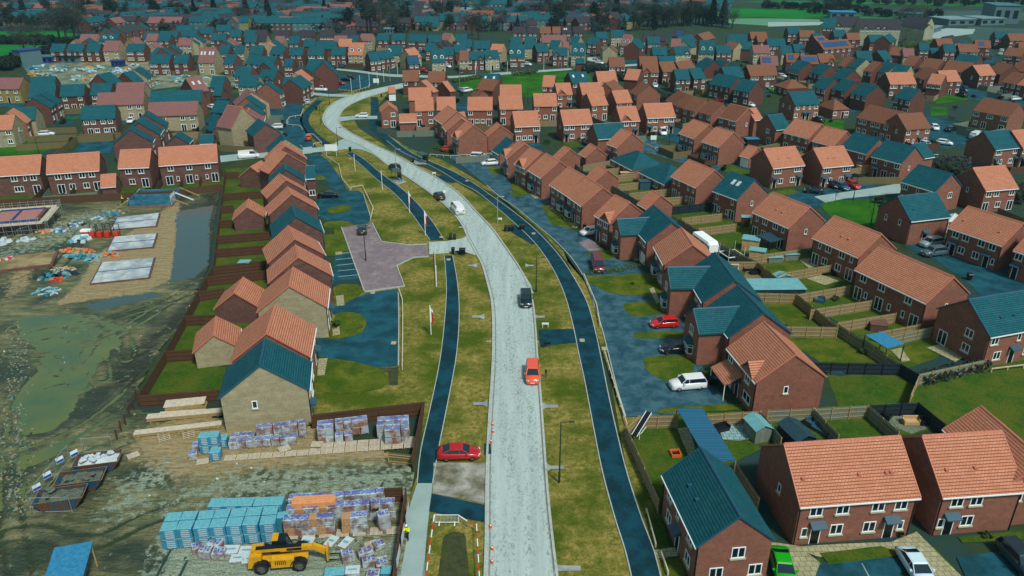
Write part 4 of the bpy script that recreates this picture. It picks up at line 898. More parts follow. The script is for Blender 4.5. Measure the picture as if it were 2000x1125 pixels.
row('houses on the far right of the estate','in the far right estate',"""
E 1320.6,156 1349,155.6 8.5 s r up~2_1_2 lo~B_D
E 1355.6,154.4 1380,152.5 8.5 s r up~2_2 lo~2_2
E 1256,142 1287.5,142 8.5 b r up~3_22 ext~gab=.25
E 1295,141 1324,139.5 8.5 b r up~2_2
E 1250,129 1286,129 8.5 b r up~ lo~
E 1291,129 1324,128 8.5 s r up~ lo~
E 1330,139.5 1362,136.5 8.5 b r up~2 lo~
E 1190,131 1221,131 8.5 b r up~22_1_2
E 1356,128 1373,137 9 s r up~22 lo~
E 1382,131 1399,137.5 9 s r up~222 lo~2
E 1404,140 1416,146 9 s r up~2 lo~
E 1418,153 1455,151.5 9 s r up~__22 lo~
E 1383,164 1425,172 8.8 s r up~1111 lo~22_2
E 1431,175.5 1462.5,181 8.8 s r up~11_11 lo~2_2
E 1465.6,149 1510,147.5 9 b r up~22_22 lo~2_2_
E 1537.5,134 1560,139.5 8.6 s r up~2222 lo~2_D
E 1580,141 1603,146.5 8.6 s r up~2_1_2 lo~B_D
E 1623,150.5 1647,156 8.6 s r up~2_1_2 lo~
E 1585,169.5 1611,175 8.6 s r up~2_2_2 lo~2F2
E 1623,173.5 1650,180 8.6 s r up~2__2 lo~2F2
E 1660.6,181.5 1691,189 8.8 s r up~2_2_2 lo~
E 1842,160 1879,159 8.8 o r up~2_1_2 lo~2_D_2
E 1810,163 1838,166 8 o r up~2_2_2 lo~
E 1914,148.5 1946,146.5 8.8 o r up~2_1_2 lo~2_D_2 gw~A.4,3.2,1
E 1839,137 1889,143 9 b r up~22_22_22 lo~
E 1794,132 1829,136.5 9 b r up~2222 lo~
E 1761,126.5 1784,129.5 9 b r up~22 lo~
E 1860,123 1902,128 9 s r up~ lo~
E 1781,147.5 1804,156 9 b r up~22 lo~2
E 1655,130.5 1672,134 9 s y up~2_2 lo~
E 1635,128 1649,130.5 9 b r up~2_2 lo~
E 1685,138 1702,141 9 b r up~2_2 lo~
E 1705,138 1732,143.5 9 s y up~222 lo~
E 1738,145.5 1765,149 9 s y up~22 lo~
E 1739,165 1791,164 9 o r up~22_22_2 lo~2_2_2
E 1925,139 1953,145.5 9 b r up~ lo~
E 1972,135.5 2005,141.5 9 b r up~2_2 lo~
E 1955,160 1982,165 9 b r up~2_1_2 lo~2_D_2
E 1985,165 2010,170 9 o r up~2_2
E 1832,90 1864,90 8 b r up~2_ lo~
E 1844,101 1868,101.5 8 s r
E 1796,98 1816,98.5 8 s r
E 1820,105 1842,105 6 s r he~3
E 1874,101.5 1912,102 8 b r up~22_22 lo~
E 1905,93 1936,94 8 b r ext~solar=.2,.6 up~2_2
E 1945,75 1974,75.5 8 s r
E 1973,79.5 2005,79.5 8 b r
E 1960,108 1995,111 8 b r up~22_2
E 1990,97 2020,98 8 b r
E 1855,86 1875,82 8 d r
E 1765,110.5 1787,111 8 m y up~ lo~
E 1735,107 1760,109 8 b r up~ lo~
E 1609,97.5 1667,93 9 b r ext~solar=.08,.9 up~22222 lo~DD_DD
E 1600,86 1620,84 8 m r ext~solar=.2,.8 up~2
E 1527,105 1549,105 8 s y up~222 lo~2
E 1552,101.5 1572,101.5 8 s r ext~gab=.75 up~11_2
E 1500,90 1536,90 8 s r up~2222
E 1562,72.5 1592,73 8 b r up~2222
E 1656,78 1681,78 8 b r up~2
E 1700,82 1729,82 8 s r up~2
E 1740,84 1752,78 8 s r up~2 lo~
E 1536,121.5 1562,122 8 b r ext~solar=.15,.6 up~2 lo~
E 1567,125 1600,125 8 b r ext~solar=.05,.95 up~_2 lo~
E 1602,122 1633,121.5 8 b r ext~gab=.75 up~2_11 lo~
E 1675,118.5 1705,119 9 s r up~_2 lo~
E 1727,118 1745,116 9 s r up~2_2 lo~
E 1486,127.5 1521,128 8.5 m r ext~solar=.1,.6 up~2 lo~
E 1487,147 1519,147 8.5 b r up~22 lo~2
E 1590,79 1610,79 8 s r up~ lo~
E 1630,72 1655,72 8 s r up~2
E 1480,82 1500,82 8 b r up~2
E 1467,76 1500,76 8 b r up~2222
E 1440,96 1468,97 8 s r up~ lo~
E 1540,66 1565,66 8 s r
E 1690,70 1712,70 8 s r up~2
""")
# ---------------- fences ----------------
def fence(pts,mt,label,h=1.8,group='garden fences',z=None,name='wooden_fence',posts=True,top=True,step=2.4):
    Q=[at(p[0],p[1],h if top else 0) for p in P(pts)]; Q=[Vector((q.x,q.y,0)) for q in Q]; base=Q[0]
    root=empty(name,(base.x,base.y,0),0,label,'fence',group); b=MB(); g=MB(); pm=None; near=base.length<175
    for a,c in zip(Q[:-1],Q[1:]):
        d=c-a; L=d.length; u=d/L; t=Vector((-u.y,u.x,0)); A=a-base; Bv=c-base; z1=Vector((0,0,h-.04)); z0=Vector((0,0,.02)); w_=t*.018
        b.hexa([A-w_+z0,Bv-w_+z0,Bv+w_+z0,A+w_+z0],[A-w_+z1,Bv-w_+z1,Bv+w_+z1,A+w_+z1])
        k=max(1,round(L/step))
        sgn=1 if t.dot(a)<0 else -1                # rails on the side seen
        tt=t*.045*sgn
        for zz in (.3,.9,h-.3): 
            if near: g.hexa([A+tt-w_*1.5+Vector((0,0,zz)),Bv+tt-w_*1.5+Vector((0,0,zz)),Bv+tt+w_*1.5+Vector((0,0,zz)),A+tt+w_*1.5+Vector((0,0,zz))],[A+tt-w_*1.5+Vector((0,0,zz+.09)),Bv+tt-w_*1.5+Vector((0,0,zz+.09)),Bv+tt+w_*1.5+Vector((0,0,zz+.09)),A+tt+w_*1.5+Vector((0,0,zz+.09))])
        if near:
            for j in range(k+1):
                if pm is None: m_=MB(); m_.box(-.055,-.055,0,.055,.055,h+.04); pm=m_.mesh('post',{'fence_tan':'timber','fence_grey':'timber','fence_brown':'dark_timber','fence_dark':'black_timber','fence_old':'timber'}[mt])
                p=A+u*(L*j/k)+t*.06*sgn; link('post',pm,root,(p.x,p.y,0),math.atan2(u.y,u.x))
    link('boards',b.mesh('boards',mt),root)
    if near: link('rail',g.mesh('rail',{'fence_brown':'dark_timber','fence_dark':'black_timber'}.get(mt,'timber')),root)
    return root
FL=[('1110,305 1137,332 1205,367 1247,392','fence_grey','grey boundary fence from the slate bungalows down to the dark blue fence'),('1325,425 1370,452 1430,487 1480,511','fence_grey','grey boundary fence behind the caravan and trampoline'),
('1480,511 1557,574 1637,637','fence_tan','weathered boundary fence beside the decking and the two small lawns'),('1637,632 1760,710','fence_grey','weathered boundary fence behind the blue canopied patio'),
('1795,730 1925,702','fence_grey','overgrown outer fence along the open grass at the right'),('1796,731 1779,771','fence_grey','short pale fence end beside the open grass'),('1698,791 1795,786 1847,828','fence_dark','black fence round the gravel patio at the right'),
('1139,322 1192,313','fence_tan','farthest cross fence beside the far slate bungalow'),('1150,333 1209,327','fence_tan','second cross fence beside the far slate bungalow'),('1172,345 1245,338','fence_tan','cross fence behind the pale new shed'),
('1201,360 1246,355.5','fence_tan','cross fence ending at the blue shed'),('1229.5,377 1309,368','fence_tan','long cross fence below the near slate bungalow'),('1279,387 1332,383.5','fence_tan','cross fence just behind the dark blue fence'),
('1283.4,406.6 1389,395.6','fence_dark','dark blue fence between the orange semi and the garages'),('1332.5,425 1410,416','fence_tan','cross fence directly below the roof window house'),('1365,445 1437.5,436','fence_tan','cross fence above the lawn with toys'),
('1464,500 1563,486.5','fence_tan','cross fence with a white hoop leaning on it'),('1522,533 1623,517','fence_tan','cross fence below the lawn with a pale mat'),('1408,510.5 1477.5,510.5','fence_tan','fence behind the football goal'),
('1557,574.5 1660,557','fence_tan','cross fence of the lawn with the paved patio square'),('1467,571 1555.6,573.6','fence_tan','short fence in front of the long flat grey roof'),('1584,604 1702,586','fence_tan','cross fence beside the garden with small table'),
('1637.5,629 1750,611','fence_tan','cross fence behind the brown hot tub'),('1717,647.5 1797,632.5','fence_tan','short cross fence above the blue patio canopy'),('1740,655 1847,632.5','fence_grey','cross fence behind the lawn with the canopy'),('1518,636.6 1636.6,638.4','fence_tan','cross fence with small plants along its foot'),
('1592,707.5 1760,710 1796,731','fence_dark','dark blue fence behind the hammock lawn'),('1500,801 1590,796.7','fence_grey','grey fence behind the dark shed by the big brick gable'),('1592,797.6 1696,791','fence_grey','blue grey fence behind the small enclosed lawn'),
('1590,797.6 1639.5,849','fence_grey','left side fence of the small enclosed lawn'),('1697,791 1757,842.6','fence_grey','right side fence of the small enclosed lawn'),('1247.7,812 1324,810.5','fence_tan','fence behind the white framed garden slide'),('1382,808 1486,802.4','fence_tan','fence behind the grey slab patio'),
('1487,804 1527.6,854.6','fence_grey','fence between the pale shed and the dark shed'),('1247.7,812 1224,833 1288,975','fence_tan','long fence beside the grass strip and the dark footpath'),('1437.6,902 1484,972','fence_tan','fence beside the near blue slate roofed house'),
('736,246 775,256 850,254','fence_grey','curved grey fence round the first gardens of the orange cluster'),('890,306 960,302','fence_grey','grey fence at the foot of the huge plain gable'),
('1477,288 1526,277','fence_tan','fence beside the garden of the orange tiled pair far right'),('1480,291 1575,300','fence_tan','fence above the pair of orange semis'),('1666,346 1760,345','fence_old','old fence at the end of the pale paved street'),('1950,405 2005,428','fence_old','old fence beside the right hand orange semi'),
('1870,250 1925,262','fence_grey','grey fence above the dark parked cars at the far right'),
('312,137 372,139 420,130','fence_old','curved fence behind the builders materials'),('152,262 235,258','fence_old','brown fence in front of the slate roofed semi at the left'),('90,310 150,265','fence_old','long slanting fence across the left green'),('30,282 60,280 130,276','fence_old','fence strip below the slanting back gardens'),
('50,266 148,262','fence_old','second fence strip of the far left gardens'),('78,250 148,248','fence_old','third fence strip of the far left gardens'),('420,282 500,287','fence_old','fence beside the white van'),('415,262 495,278','fence_old','fence of the tall buff house garden'),('330,255 395,257','fence_old','fence behind the pink tiled buff semi')]
for s,mt,l in FL: fence(s,mt,l)
fence('-30,392 132,382 332,372 432,358','fence_brown','long brown fence between the building site and the row of houses')
fence('440,327 415,520 392,560 360,616 322,685 269,772','fence_brown','long zigzag fence between the mud and the back gardens')
for i,(s,l) in enumerate((('440,336 467,335','highest cross fence of the left back gardens'),('434,377.5 520,372','cross fence below the farthest garden garage'),('431,402 455,400','short cross fence beside the second garden garage'),('426,430 453,428','short cross fence left of the second garden garage'),
 ('422.5,460 525,452','cross fence below the second garden garage'),('419,486 525,478','cross fence level with the tiny yellow shed'),('412,520 520,508','cross fence above the tiny yellow shed garden'),('397.5,541 520,527','cross fence above the dark brick garage'),('380,570 437,562','cross fence just left of the dark brick garage'),
 ('360,616 418,614','cross fence above the buff garage'),('322.5,685 375,682','cross fence left of the buff garage'),('269,772 427.5,760','near cross fence behind the timber stacks'))): fence(s,'fence_brown',l)
for i,s in enumerate(('85,372 96,352','136,377 148,357','296,364 306,343','305,364 316,345','350,360 358,340','388,356 394,337')): fence(s,'fence_brown','short dividing fence, '+ORD[i]+' from the left behind the building site fence')
fence('608,810.6 825,785','fence_brown','dark brown hoarding behind the wrapped brick packs',h=2.0,group='site hoardings'); fence('825,785 804,890','fence_brown','dark brown hoarding running beside the footpath, upper length',h=2.0,group='site hoardings')
fence('733,954 785,951','fence_brown','short brown hoarding behind the lower brick packs',h=2.0,group='site hoardings'); fence('791,954 764,1140','fence_brown','long brown hoarding beside the walking worker',h=2.0,group='site hoardings')
b=MB(); A=at(797,985,1.2); B_=at(770,1110,1.2); g=empty('site_banner',(A.x,A.y,0),ang(A,B_),'faded blue banners strung along the hoarding by the footpath','banner'); L=(B_-A).length
for k in range(3): b=MB(); b.box(L*k/3+.3,.12,.7,L*(k+1)/3-.5,.14,1.7); link('banner_panel',b.mesh('banner_panel','grey_banner' if 'grey_banner' in MATS else 'white_sheet'),g)
fence('758,883 804,888','fence_old','old plank gate with two small notices at the foot of the hoarding',h=1.5,group=None,name='plank_gate')
r=empty('post_fence',at(270,780),0,'broken line of bare dark posts running down to the skips','fence'); o_=at(270,780)
for x,y in ((268,782),(262,800),(254,812),(246,832),(238,845),(230,862)):
    p=at(x,y)-o_; b=MB(); b.box(p.x-.07,p.y-.07,0,p.x+.07,p.y+.07,1.6); link('post',b.mesh('post','dark_timber'),r)
b=MB(); b.tube(at(268,782)-o_+Vector((0,0,1.2)),at(230,862)-o_+Vector((0,0,1.0)),.04,4); link('rail',b.mesh('rail','dark_timber'),r)
# low timber knee rails
def rail(pts,label,h=.55,mt='pale_timber'):
    Q=[at(*p) for p in P(pts)]; o=Q[0]; root=empty('knee_rail',o,0,label,'rail','low timber knee rails'); b=MB(); pm=MB(); pm.box(-.07,-.07,0,.07,.07,h); pm=pm.mesh('post',mt)
    for a,c in zip(Q[:-1],Q[1:]):
        d=c-a; L=d.length; b.tube(a-o+Vector((0,0,h)),c-o+Vector((0,0,h)),.09,4); k=max(1,min(16,round(L/2.2)))
        for j in range(k+1): p=a-o+d*(j/k); link('post',pm,root,(p.x,p.y,0),ang(a,c))
    link('rail',b.mesh('rail',mt),root)
rail('778,566 786,590 787,620 786,722','pale knee rail between the wide dark driveway and the grass'); rail('633,305 662,325 668,352 684,372','pale knee rail round the upper driveway'); rail('686,370 708,366 729,410 724,432','pale knee rail with a corner beside the dark parking area')
rail('849,495 852,560','pale knee rail below the side road junction'); rail('1140,540 1165,600 1172,640','pale rail between the right footpath and the drive, upper length'); rail('1180,690 1205,775 1224,835','pale rail between the right footpath and the drive, lower length')
rail('1262,1002 1280,1070','thin white rail beside the nearest blue slate roofed house'); rail('1290,1085 1304,1125','short rail at the bottom edge by the paved path'); rail('1935,727 2060,712','white rail in front of the far right slate house')
rail('657,176 690,181 720,172 722,166','curved white rail round the distant parking bays'); rail('563,240 560,246 585,248 590,253','zigzag pale rail by the second parking bays'); rail('618,194 606,204 592,207','pale rail at the head of the left drive'); rail('840,305 880,308 960,303','pale rail in front of the grey fence')
rail('593,215 588,228 566,231 560,240','stepped pale rail by the kinked kerb'); rail('600,265 612,265 628,281 612,284','pale rail beside the red parked car'); rail('1262,285 1280,292 1322,289','white rail round the small bright lawn')
# ---------------- vehicles ----------------
def paint(c):
    k='paint_'+c
    if k not in MATS:
        m,n,b=nt(k); b.inputs['Base Color'].default_value=col(c); b.inputs['Roughness'].default_value=.3; b.inputs['Coat Weight'].default_value=.6; b.inputs['Coat Roughness'].default_value=.08
    return k
M('headlamp','c8d4d8',rough=.15); M('tail_lamp','7a1010',rough=.25); M('plate_white','d0d0b8'); M('plate_yellow','c8a830')
def wheelmesh(r=.33,w_=.22):
    if ('wheel',r) in WCACHE: return WCACHE[('wheel',r)]
    t=MB(); k=20
    c=[(math.cos(2*math.pi*j/k),math.sin(2*math.pi*j/k)) for j in range(k)]
    rings=[(r*.62,-w_/2),(r*.93,-w_/2),(r,-w_*.32),(r,w_*.32),(r*.93,w_/2),(r*.62,w_/2)]
    for (r0,y0),(r1,y1) in zip(rings[:-1],rings[1:]):
        for j in range(k):
            a,b_=c[j],c[(j+1)%k]; t.face([(a[0]*r0,y0,a[1]*r0),(a[0]*r1,y1,a[1]*r1),(b_[0]*r1,y1,b_[1]*r1),(b_[0]*r0,y0,b_[1]*r0)])
    tm=t.mesh('tyre','rubber',True); t=MB()
    for s in (-1,1):
        y=s*w_*.36
        for j in range(0,k,2):
            a,b_,d=c[j],c[(j+1)%k],c[(j+2)%k]; t.face([(0,y*1.1,0),(a[0]*r*.64,y,a[1]*r*.64),(b_[0]*r*.64,y,b_[1]*r*.64)][::-s]); t.face([(0,y*.6,0),(b_[0]*r*.64,y*.7,b_[1]*r*.64),(d[0]*r*.64,y*.7,d[1]*r*.64)][::-s])
    rm=t.mesh('rim','wheel_rim'); WCACHE[('wheel',r)]=(tm,rm); return tm,rm
CK={ # length,width,height,stations (x, half width, top z), glass: base front x, top front x, top rear x, base rear x, belt z
'saloon':(4.7,1.84,1.42,[(-2.35,.74,.72),(-2.27,.84,.94),(-1.75,.9,1.0),(-.6,.92,.97),(.8,.92,.95),(1.3,.9,.9),(1.95,.84,.78),(2.25,.74,.66),(2.35,.62,.52)],(1.15,.35,-1.0,-1.95,.95)),
'hatch':(4.15,1.79,1.48,[(-2.07,.76,.85),(-1.98,.86,1.0),(-1.2,.89,1.02),(0,.895,1.0),(.8,.89,.97),(1.2,.87,.93),(1.75,.82,.8),(2.0,.72,.66),(2.07,.6,.5)],(1.05,.3,-1.55,-1.95,.98)),
'suv':(4.55,1.9,1.7,[(-2.27,.8,1.0),(-2.2,.9,1.12),(-1.2,.94,1.14),(0,.95,1.13),(.9,.94,1.1),(1.3,.92,1.06),(1.95,.88,.95),(2.2,.78,.8),(2.27,.66,.6)],(1.1,.5,-1.95,-2.2,1.12)),
'small_van':(4.25,1.82,1.82,[(-2.12,.86,1.1),(-2.08,.9,1.15),(-1.2,.91,1.15),(0,.91,1.13),(.8,.91,1.1),(1.25,.89,1.05),(1.85,.84,.9),(2.05,.76,.75),(2.12,.64,.55)],(1.25,.65,-2.0,-2.1,1.1)),
'van':(5.2,1.98,2.0,[(-2.6,.94,1.2),(-2.56,.98,1.25),(-1.2,.99,1.25),(0,.99,1.25),(1.0,.99,1.22),(1.7,.97,1.15),(2.25,.9,1.0),(2.5,.8,.8),(2.6,.7,.6)],(1.95,1.15,-2.5,-2.58,1.22))}
def vehicle(kind,color,label,px,py,heading,group=None,scale=1,roof=None,cat=None,at_xy=None):
    L,W,H,st,(gf,tf,tr_,gr,bz)=CK[kind]; pc=paint(color); base=at(px,py) if at_xy is None else at_xy; zb=.2
    van=kind in('van','small_van'); zg=.075 if at_xy is None else .1
    root=empty({'suv':'parked_suv','van':'panel_van','small_van':'small_van'}.get(kind,'parked_car'),(base.x,base.y,zg),heading,label,cat or ('van' if van else 'car'),group)
    ky=(kind,color)
    if ky not in WCACHE:
        b=MB(); rings=[]
        for x,w_,z in st:
            half=[(0,zb),(w_*.86,zb),(w_,zb+.16),(w_*1.01,zb+.4 if z>.85 else zb+.25),(w_*.985,z-.1),(w_*.9,z),(0,z+.035)]
            rings.append([(x,-y,zz) for y,zz in half]+[(x,y,zz) for y,zz in reversed(half[1:-1])])
        n_=len(rings[0])
        for r0,r1 in zip(rings[:-1],rings[1:]):
            for j in range(n_): b.face([r0[j],r1[j],r1[(j+1)%n_],r0[(j+1)%n_]])
        b.face(rings[0]); b.face(rings[-1][::-1])
        body=b.mesh('body',pc,True)
        wb=[w for x,w,z in st][3]*.9; wt=wb*.8; z1=H-.06
        BF=[(gf,-wb,bz),(gf,wb,bz)];TF=[(tf,-wt,z1),(tf,wt,z1)];TR=[(tr_,-wt,z1),(tr_,wt,z1)];BR=[(gr,-wb,bz),(gr,wb,bz)]
        sh=[]
        b=MB(); b.face([BF[0],BF[1],TF[1],TF[0]]); sh.append(('windscreen',b.mesh('windscreen','car_glass')))
        b=MB(); b.face([BR[1],BR[0],TR[0],TR[1]]); sh.append(('rear_window',b.mesh('rear_window',pc if kind=='van' else 'car_glass')))
        for s,nm in ((0,'side_window'),(1,'side_window')):
            b=MB(); xm=.1 if not van else tf-.95
            def pt(x,t_,s=s): # point on side plane: t 0 belt,1 top
                return (x,(wb+(wt-wb)*t_)*(1 if s else -1),bz+(z1-bz)*t_)
            xf=lambda t_: gf+(tf-gf)*t_; xr=lambda t_: gr+(tr_-gr)*t_
            f1=[pt(xf(0),0),pt(xf(1),1),pt(xm,1),pt(xm,0)]; f2=[pt(xm,0),pt(xm,1),pt(xr(1),1),pt(xr(0),0)]
            if not s: f1=f1[::1]; f2=f2[::1]
            else: f1=f1[::-1]; f2=f2[::-1]
            b.face(f1[::-1] if not s else f1[::-1]); sh.append((nm,b.mesh(nm,'car_glass')))
            b=MB(); b.face(f2[::-1]); sh.append(('side_panel' if kind=='van' else nm,b.mesh(nm,pc if kind=='van' else 'car_glass')))
        b=MB(); b.hexa([(tf+.08,-wt-.03,z1-.03),(tr_-.06,-wt-.03,z1-.03),(tr_-.06,wt+.03,z1-.03),(tf+.08,wt+.03,z1-.03)][::-1],[(tf-.05,-wt+.08,z1+.05),(tr_+.1,-wt+.08,z1+.05),(tr_+.1,wt-.08,z1+.05),(tf-.05,wt-.08,z1+.05)][::-1])
        for s in (0,1):
            for p,q in ((BF[s],TF[s]),(BR[s],TR[s])): b.tube(p,q,.045,5)
            b.tube(pt(xm,0,s),pt(xm,1,s),.035,4); b.tube(TF[s],TR[s],.05,4)
        rp=b.mesh('roof',pc if not roof else paint(roof),False)
        lm=MB(); lm.box(-.08,-.2,-.08,.05,.2,.08); hm=lm.mesh('headlight','headlamp'); tm=lm.mesh('tail_light','tail_lamp')
        mb_=MB(); mb_.box(-.09,-.1,-.07,.09,.1,.08); mi=mb_.mesh('mirror',pc); pb=MB(); pb.box(-.02,-.26,-.06,.02,.26,.06); pw=pb.mesh('number_plate','plate_white'); py_=pb.mesh('number_plate','plate_yellow')
        WCACHE[ky]=(body,sh,rp,hm,tm,mi,pw,py_)
    body,sh,rp,hm,tm,mi,pw,py_=WCACHE[ky]
    link('body',body,root); link('roof',rp,root)
    for nm,me in sh: link(nm,me,root)
    wf=st[-3][1]; 
    for s in (-1,1):
        link('headlight',hm,root,(st[-2][0]-.05,s*wf*.72,st[-2][2]-.04),s*.35); link('tail_light',tm,root,(st[0][0]+.04,s*.66,st[0][2]-.04 if not van else 1.0)); link('mirror',mi,root,(gf-.3,s*(st[3][1]+.1),bz+.06))
        for x in (-L*.29,L*.305):
            w0=empty('wheel',(x,s*(W/2-.12),.33)); w0.parent=root; t_,r_=wheelmesh(); link('tyre',t_,w0); link('rim',r_,w0)
    link('number_plate',pw,root,(L/2+.01,0,.42)); link('number_plate',py_,root,(-L/2-.01,0,.62)); root.scale=(scale,)*3
    return root
def hd(a,b): p,q=at(*a),at(*b); return math.atan2(q.y-p.y,q.x-p.x)
V=[('saloon','b01018','red saloon parked across the verge beside the mud splashed road',897,893,hd((860,892),(940,890))),('small_van','e85a3a','orange red small van driving up the pale road',1040,738,hd((1040,650),(1041,760))),
('suv','0e2028','black car driving towards the viewer beside the kerb',1027,592,hd((1025,560),(1027,600))),('van','e8ecf0','white van driving away along the curving road',893,414,hd((893,412),(878,395))),('hatch','101c20','black car ahead of the white van on the road',858,388,hd((862,395),(848,380))),
('hatch','0c1820','dark car passing the bus shelter',771,331,hd((780,337),(758,325))),('hatch','e0e4e8','small white car waiting on the short side drive near the top of the bend',707,230,hd((720,229),(690,229))),('suv','e4e8ec','white car beside the rail below the grey fence',936,311,hd((925,311),(950,312))),
('hatch','e6eaee','white car on the drive near the small gabled house',956,323,hd((970,322),(940,324))),('hatch','e8ecee','white car half hidden beside the orange tiled house with one front gable',1153,458,hd((1170,456),(1140,461))),('van','6a2030','maroon van with a dark roof box on the right hand drive',1167,524,hd((1160,490),(1172,530))),
('hatch','c81410','bright red hatchback in front of the L shaped slate house',1297,638,hd((1330,636),(1262,640))),('hatch','081420','black hatchback below the narrow oval lawn',1318,688,hd((1350,688),(1286,691))),('suv','e4e8ea','white car on the drive beside the largest oval lawn',1342,758,hd((1370,757),(1310,762))),
('saloon','18a412','bright green car cut by the bottom edge between the brick houses',1527,1118,hd((1515,1060),(1532,1120))),('saloon','c8e4f0','pale white car parked at the bottom edge by the lawn strip',1787,1118,hd((1770,1088),(1810,1150))),('suv','18303c','dark blue car cut by the bottom right corner',1988,1105,hd((1955,1070),(2010,1130))),
('hatch','1c343c','dark grey car on the pink block paving',708,454,hd((708,460),(708,445))),('saloon','081018','black saloon beside the white porch',640,386,hd((655,386),(620,387))),('suv','88a0a8','silver car nearest the slate house with the conservatory',1817,481,hd((1830,479),(1800,484))),('suv','4c6068','grey car parked below the silver one',1822,499,hd((1838,498),(1805,502))),
('hatch','101c28','navy car left of the two bay parked group',1589,377,hd((1600,378),(1575,376))),('hatch','28506c','blue car in the row of three at the semi',1642,369,hd((1628,363),(1655,374))),('hatch','101c30','dark blue car behind the blue one at the semi',1623,365,hd((1612,360),(1635,369))),('hatch','b81410','small red car in the row of three at the semi',1664,366,hd((1655,361),(1676,370))),
('van','e8f0f2','white van parked in front of the long orange tiled semi',1293,262,hd((1287,254),(1300,267))),('van','dde8ea','white van by the distant parking bays',626,178,hd((615,178),(640,179))),('hatch','0c1418','black car next to the distant white van',647,170,hd((637,170),(657,170))),('hatch','7a1418','dark red car beside the tall slate gable',664,166,hd((655,166),(675,166))),
('saloon','0c1820','black car in the distant curved bays, front one',675,158,hd((688,159),(662,157))),('saloon','0c1820','black car in the distant curved bays, back one',683,154,hd((696,155),(670,153))),('hatch','a8c4cc','silver car beside the small dark drive lawn',601,202,hd((601,204),(601,198))),('hatch','c83820','orange red car inside the stepped rail',603,273,hd((603,276),(603,268))),
('saloon','701420','dark red car beside the white bay window',545,209,hd((534,208),(556,210))),('van','e4eaec','white van on the side road behind the brown fence',487,309,hd((475,310),(500,308))),('hatch','d8dde0','white car at the back of the builders compound, left one',153,118,hd((148,118),(158,118))),('hatch','d8dde0','white car in the compound car park, middle one',217,117,hd((217,119),(217,114))),
('hatch','d8dde0','white car in the compound car park, right one',235,117,hd((235,119),(235,114))),('hatch','1c5060','teal car beside the white one at the back of the compound',165,119,hd((165,120),(165,115))),('hatch','10202c','dark car beside the teal one at the back of the compound',176,120,hd((176,121),(176,116))),
('saloon','102028','dark saloon on the far right street by the grey fence',1856,256,hd((1845,256),(1868,250))),('saloon','183848','dark blue saloon on the far right street',1893,263,hd((1884,265),(1904,260))),('van','e0eef2','white van roof showing behind the slate gable',1905,270,hd((1893,273),(1915,264))),('hatch','dfe8ea','white hatchback parked beside the hedge at the far right',1844,283,hd((1832,282),(1856,285))),
('hatch','c4d4da','white car in front of the right wing of the long terrace',1806,286,hd((1796,284),(1818,289))),('hatch','dfe8ea','white car hidden behind the right wing',1825,253,hd((1820,250),(1830,258))),('hatch','20405c','blue car on the far right lane',1969,191,hd((1960,190),(1980,192))),('van','1c4468','dark blue pickup beside the far bay windowed house',1880,178,hd((1872,176),(1890,181))),
('hatch','e0e8ea','white car at the end of the compound road',1019,126,hd((1010,125),(1027,127))),('hatch','e0e8ea','white car outside the front gabled slate house',1030,128,hd((1020,127),(1040,129))),('hatch','e8ecee','white car near the dormered buff house',874,132,hd((866,130),(882,133))),('hatch','a01820','red car near the solar panelled house',829,141,hd((822,140),(837,142))),
('suv','dde8ec','white car beside the park edge drive',912,180,hd((904,181),(922,178))),('hatch','5c8890','silver blue car beside the park edge drive',901,180,hd((895,177),(908,182))),('van','e4ecee','white van in the cul de sac with dormered houses',1158,122,hd((1150,121),(1168,123))),('hatch','dde8ea','white car behind the white van in the cul de sac',1170,125,hd((1162,124),(1180,126))),
('hatch','e0e8ea','white car in the yard with the box hedge',1463,208,hd((1455,206),(1475,210))),('hatch','dfe8ea','white car in front of the brick house at the far right bend',1526,151,hd((1516,149),(1536,152))),('hatch','203c6c','blue and white car in the distant lane by the hedge',1788,88,hd((1787,92),(1789,84))),('hatch','101c28','dark car on the small distant drive',1459,117,hd((1450,116),(1468,118))),
('hatch','c8dce0','pale car in the far right street, front one',1953,108,hd((1947,112),(1958,104))),('hatch','c8dce0','pale car in the far right street, back one',1956,101,hd((1950,105),(1961,97))),('hatch','7aa0b4','pale blue car in the far right street',1953,92,hd((1949,96),(1957,88))),('hatch','c03020','small red car just left of the maroon van house',879,296,hd((870,296),(890,296)))]
for k,c,l,x,y,h_ in V: vehicle(k,c,l,x,y,h_)

# ---------------- plots round the mid and far houses: lawn, drive and fence ----------------
def inrect(p,mt,pad=.3):
    a,u,L,D=mt[:4]; d=p-a; x=d.x*u.x+d.y*u.y; y=-d.x*u.y+d.y*u.x; return -pad<x<L+pad and -pad<y<D+pad
BLK=[G_ for G_ in ()]
def roadside(p):
    for q in ROADP:
        if inpoly(np.array([p.x]),np.array([p.y]),q)[0]: return True
    return False
ROADP=[[tuple(at(*v)[:2]) for v in P(s)] for s in ('655,130 700,136 760,143 880,147 1060,135 1260,120 1260,130 1060,143 880,156 760,154 655,141','590,180 740,160 800,160 760,185 690,210 680,240 740,290 900,400 1000,480 1100,700 1100,1125 780,1125 820,800 860,600 850,480 720,330 640,300 430,320 430,300 600,280','60,112 300,112 310,150 200,172 60,172','290,135 470,145 460,176 290,176','1390,400 1520,380 1760,350 1765,385 1530,410','1775,60 1850,50 1910,55 1905,68 1830,80')]
rg=random.Random(77); PL=[]
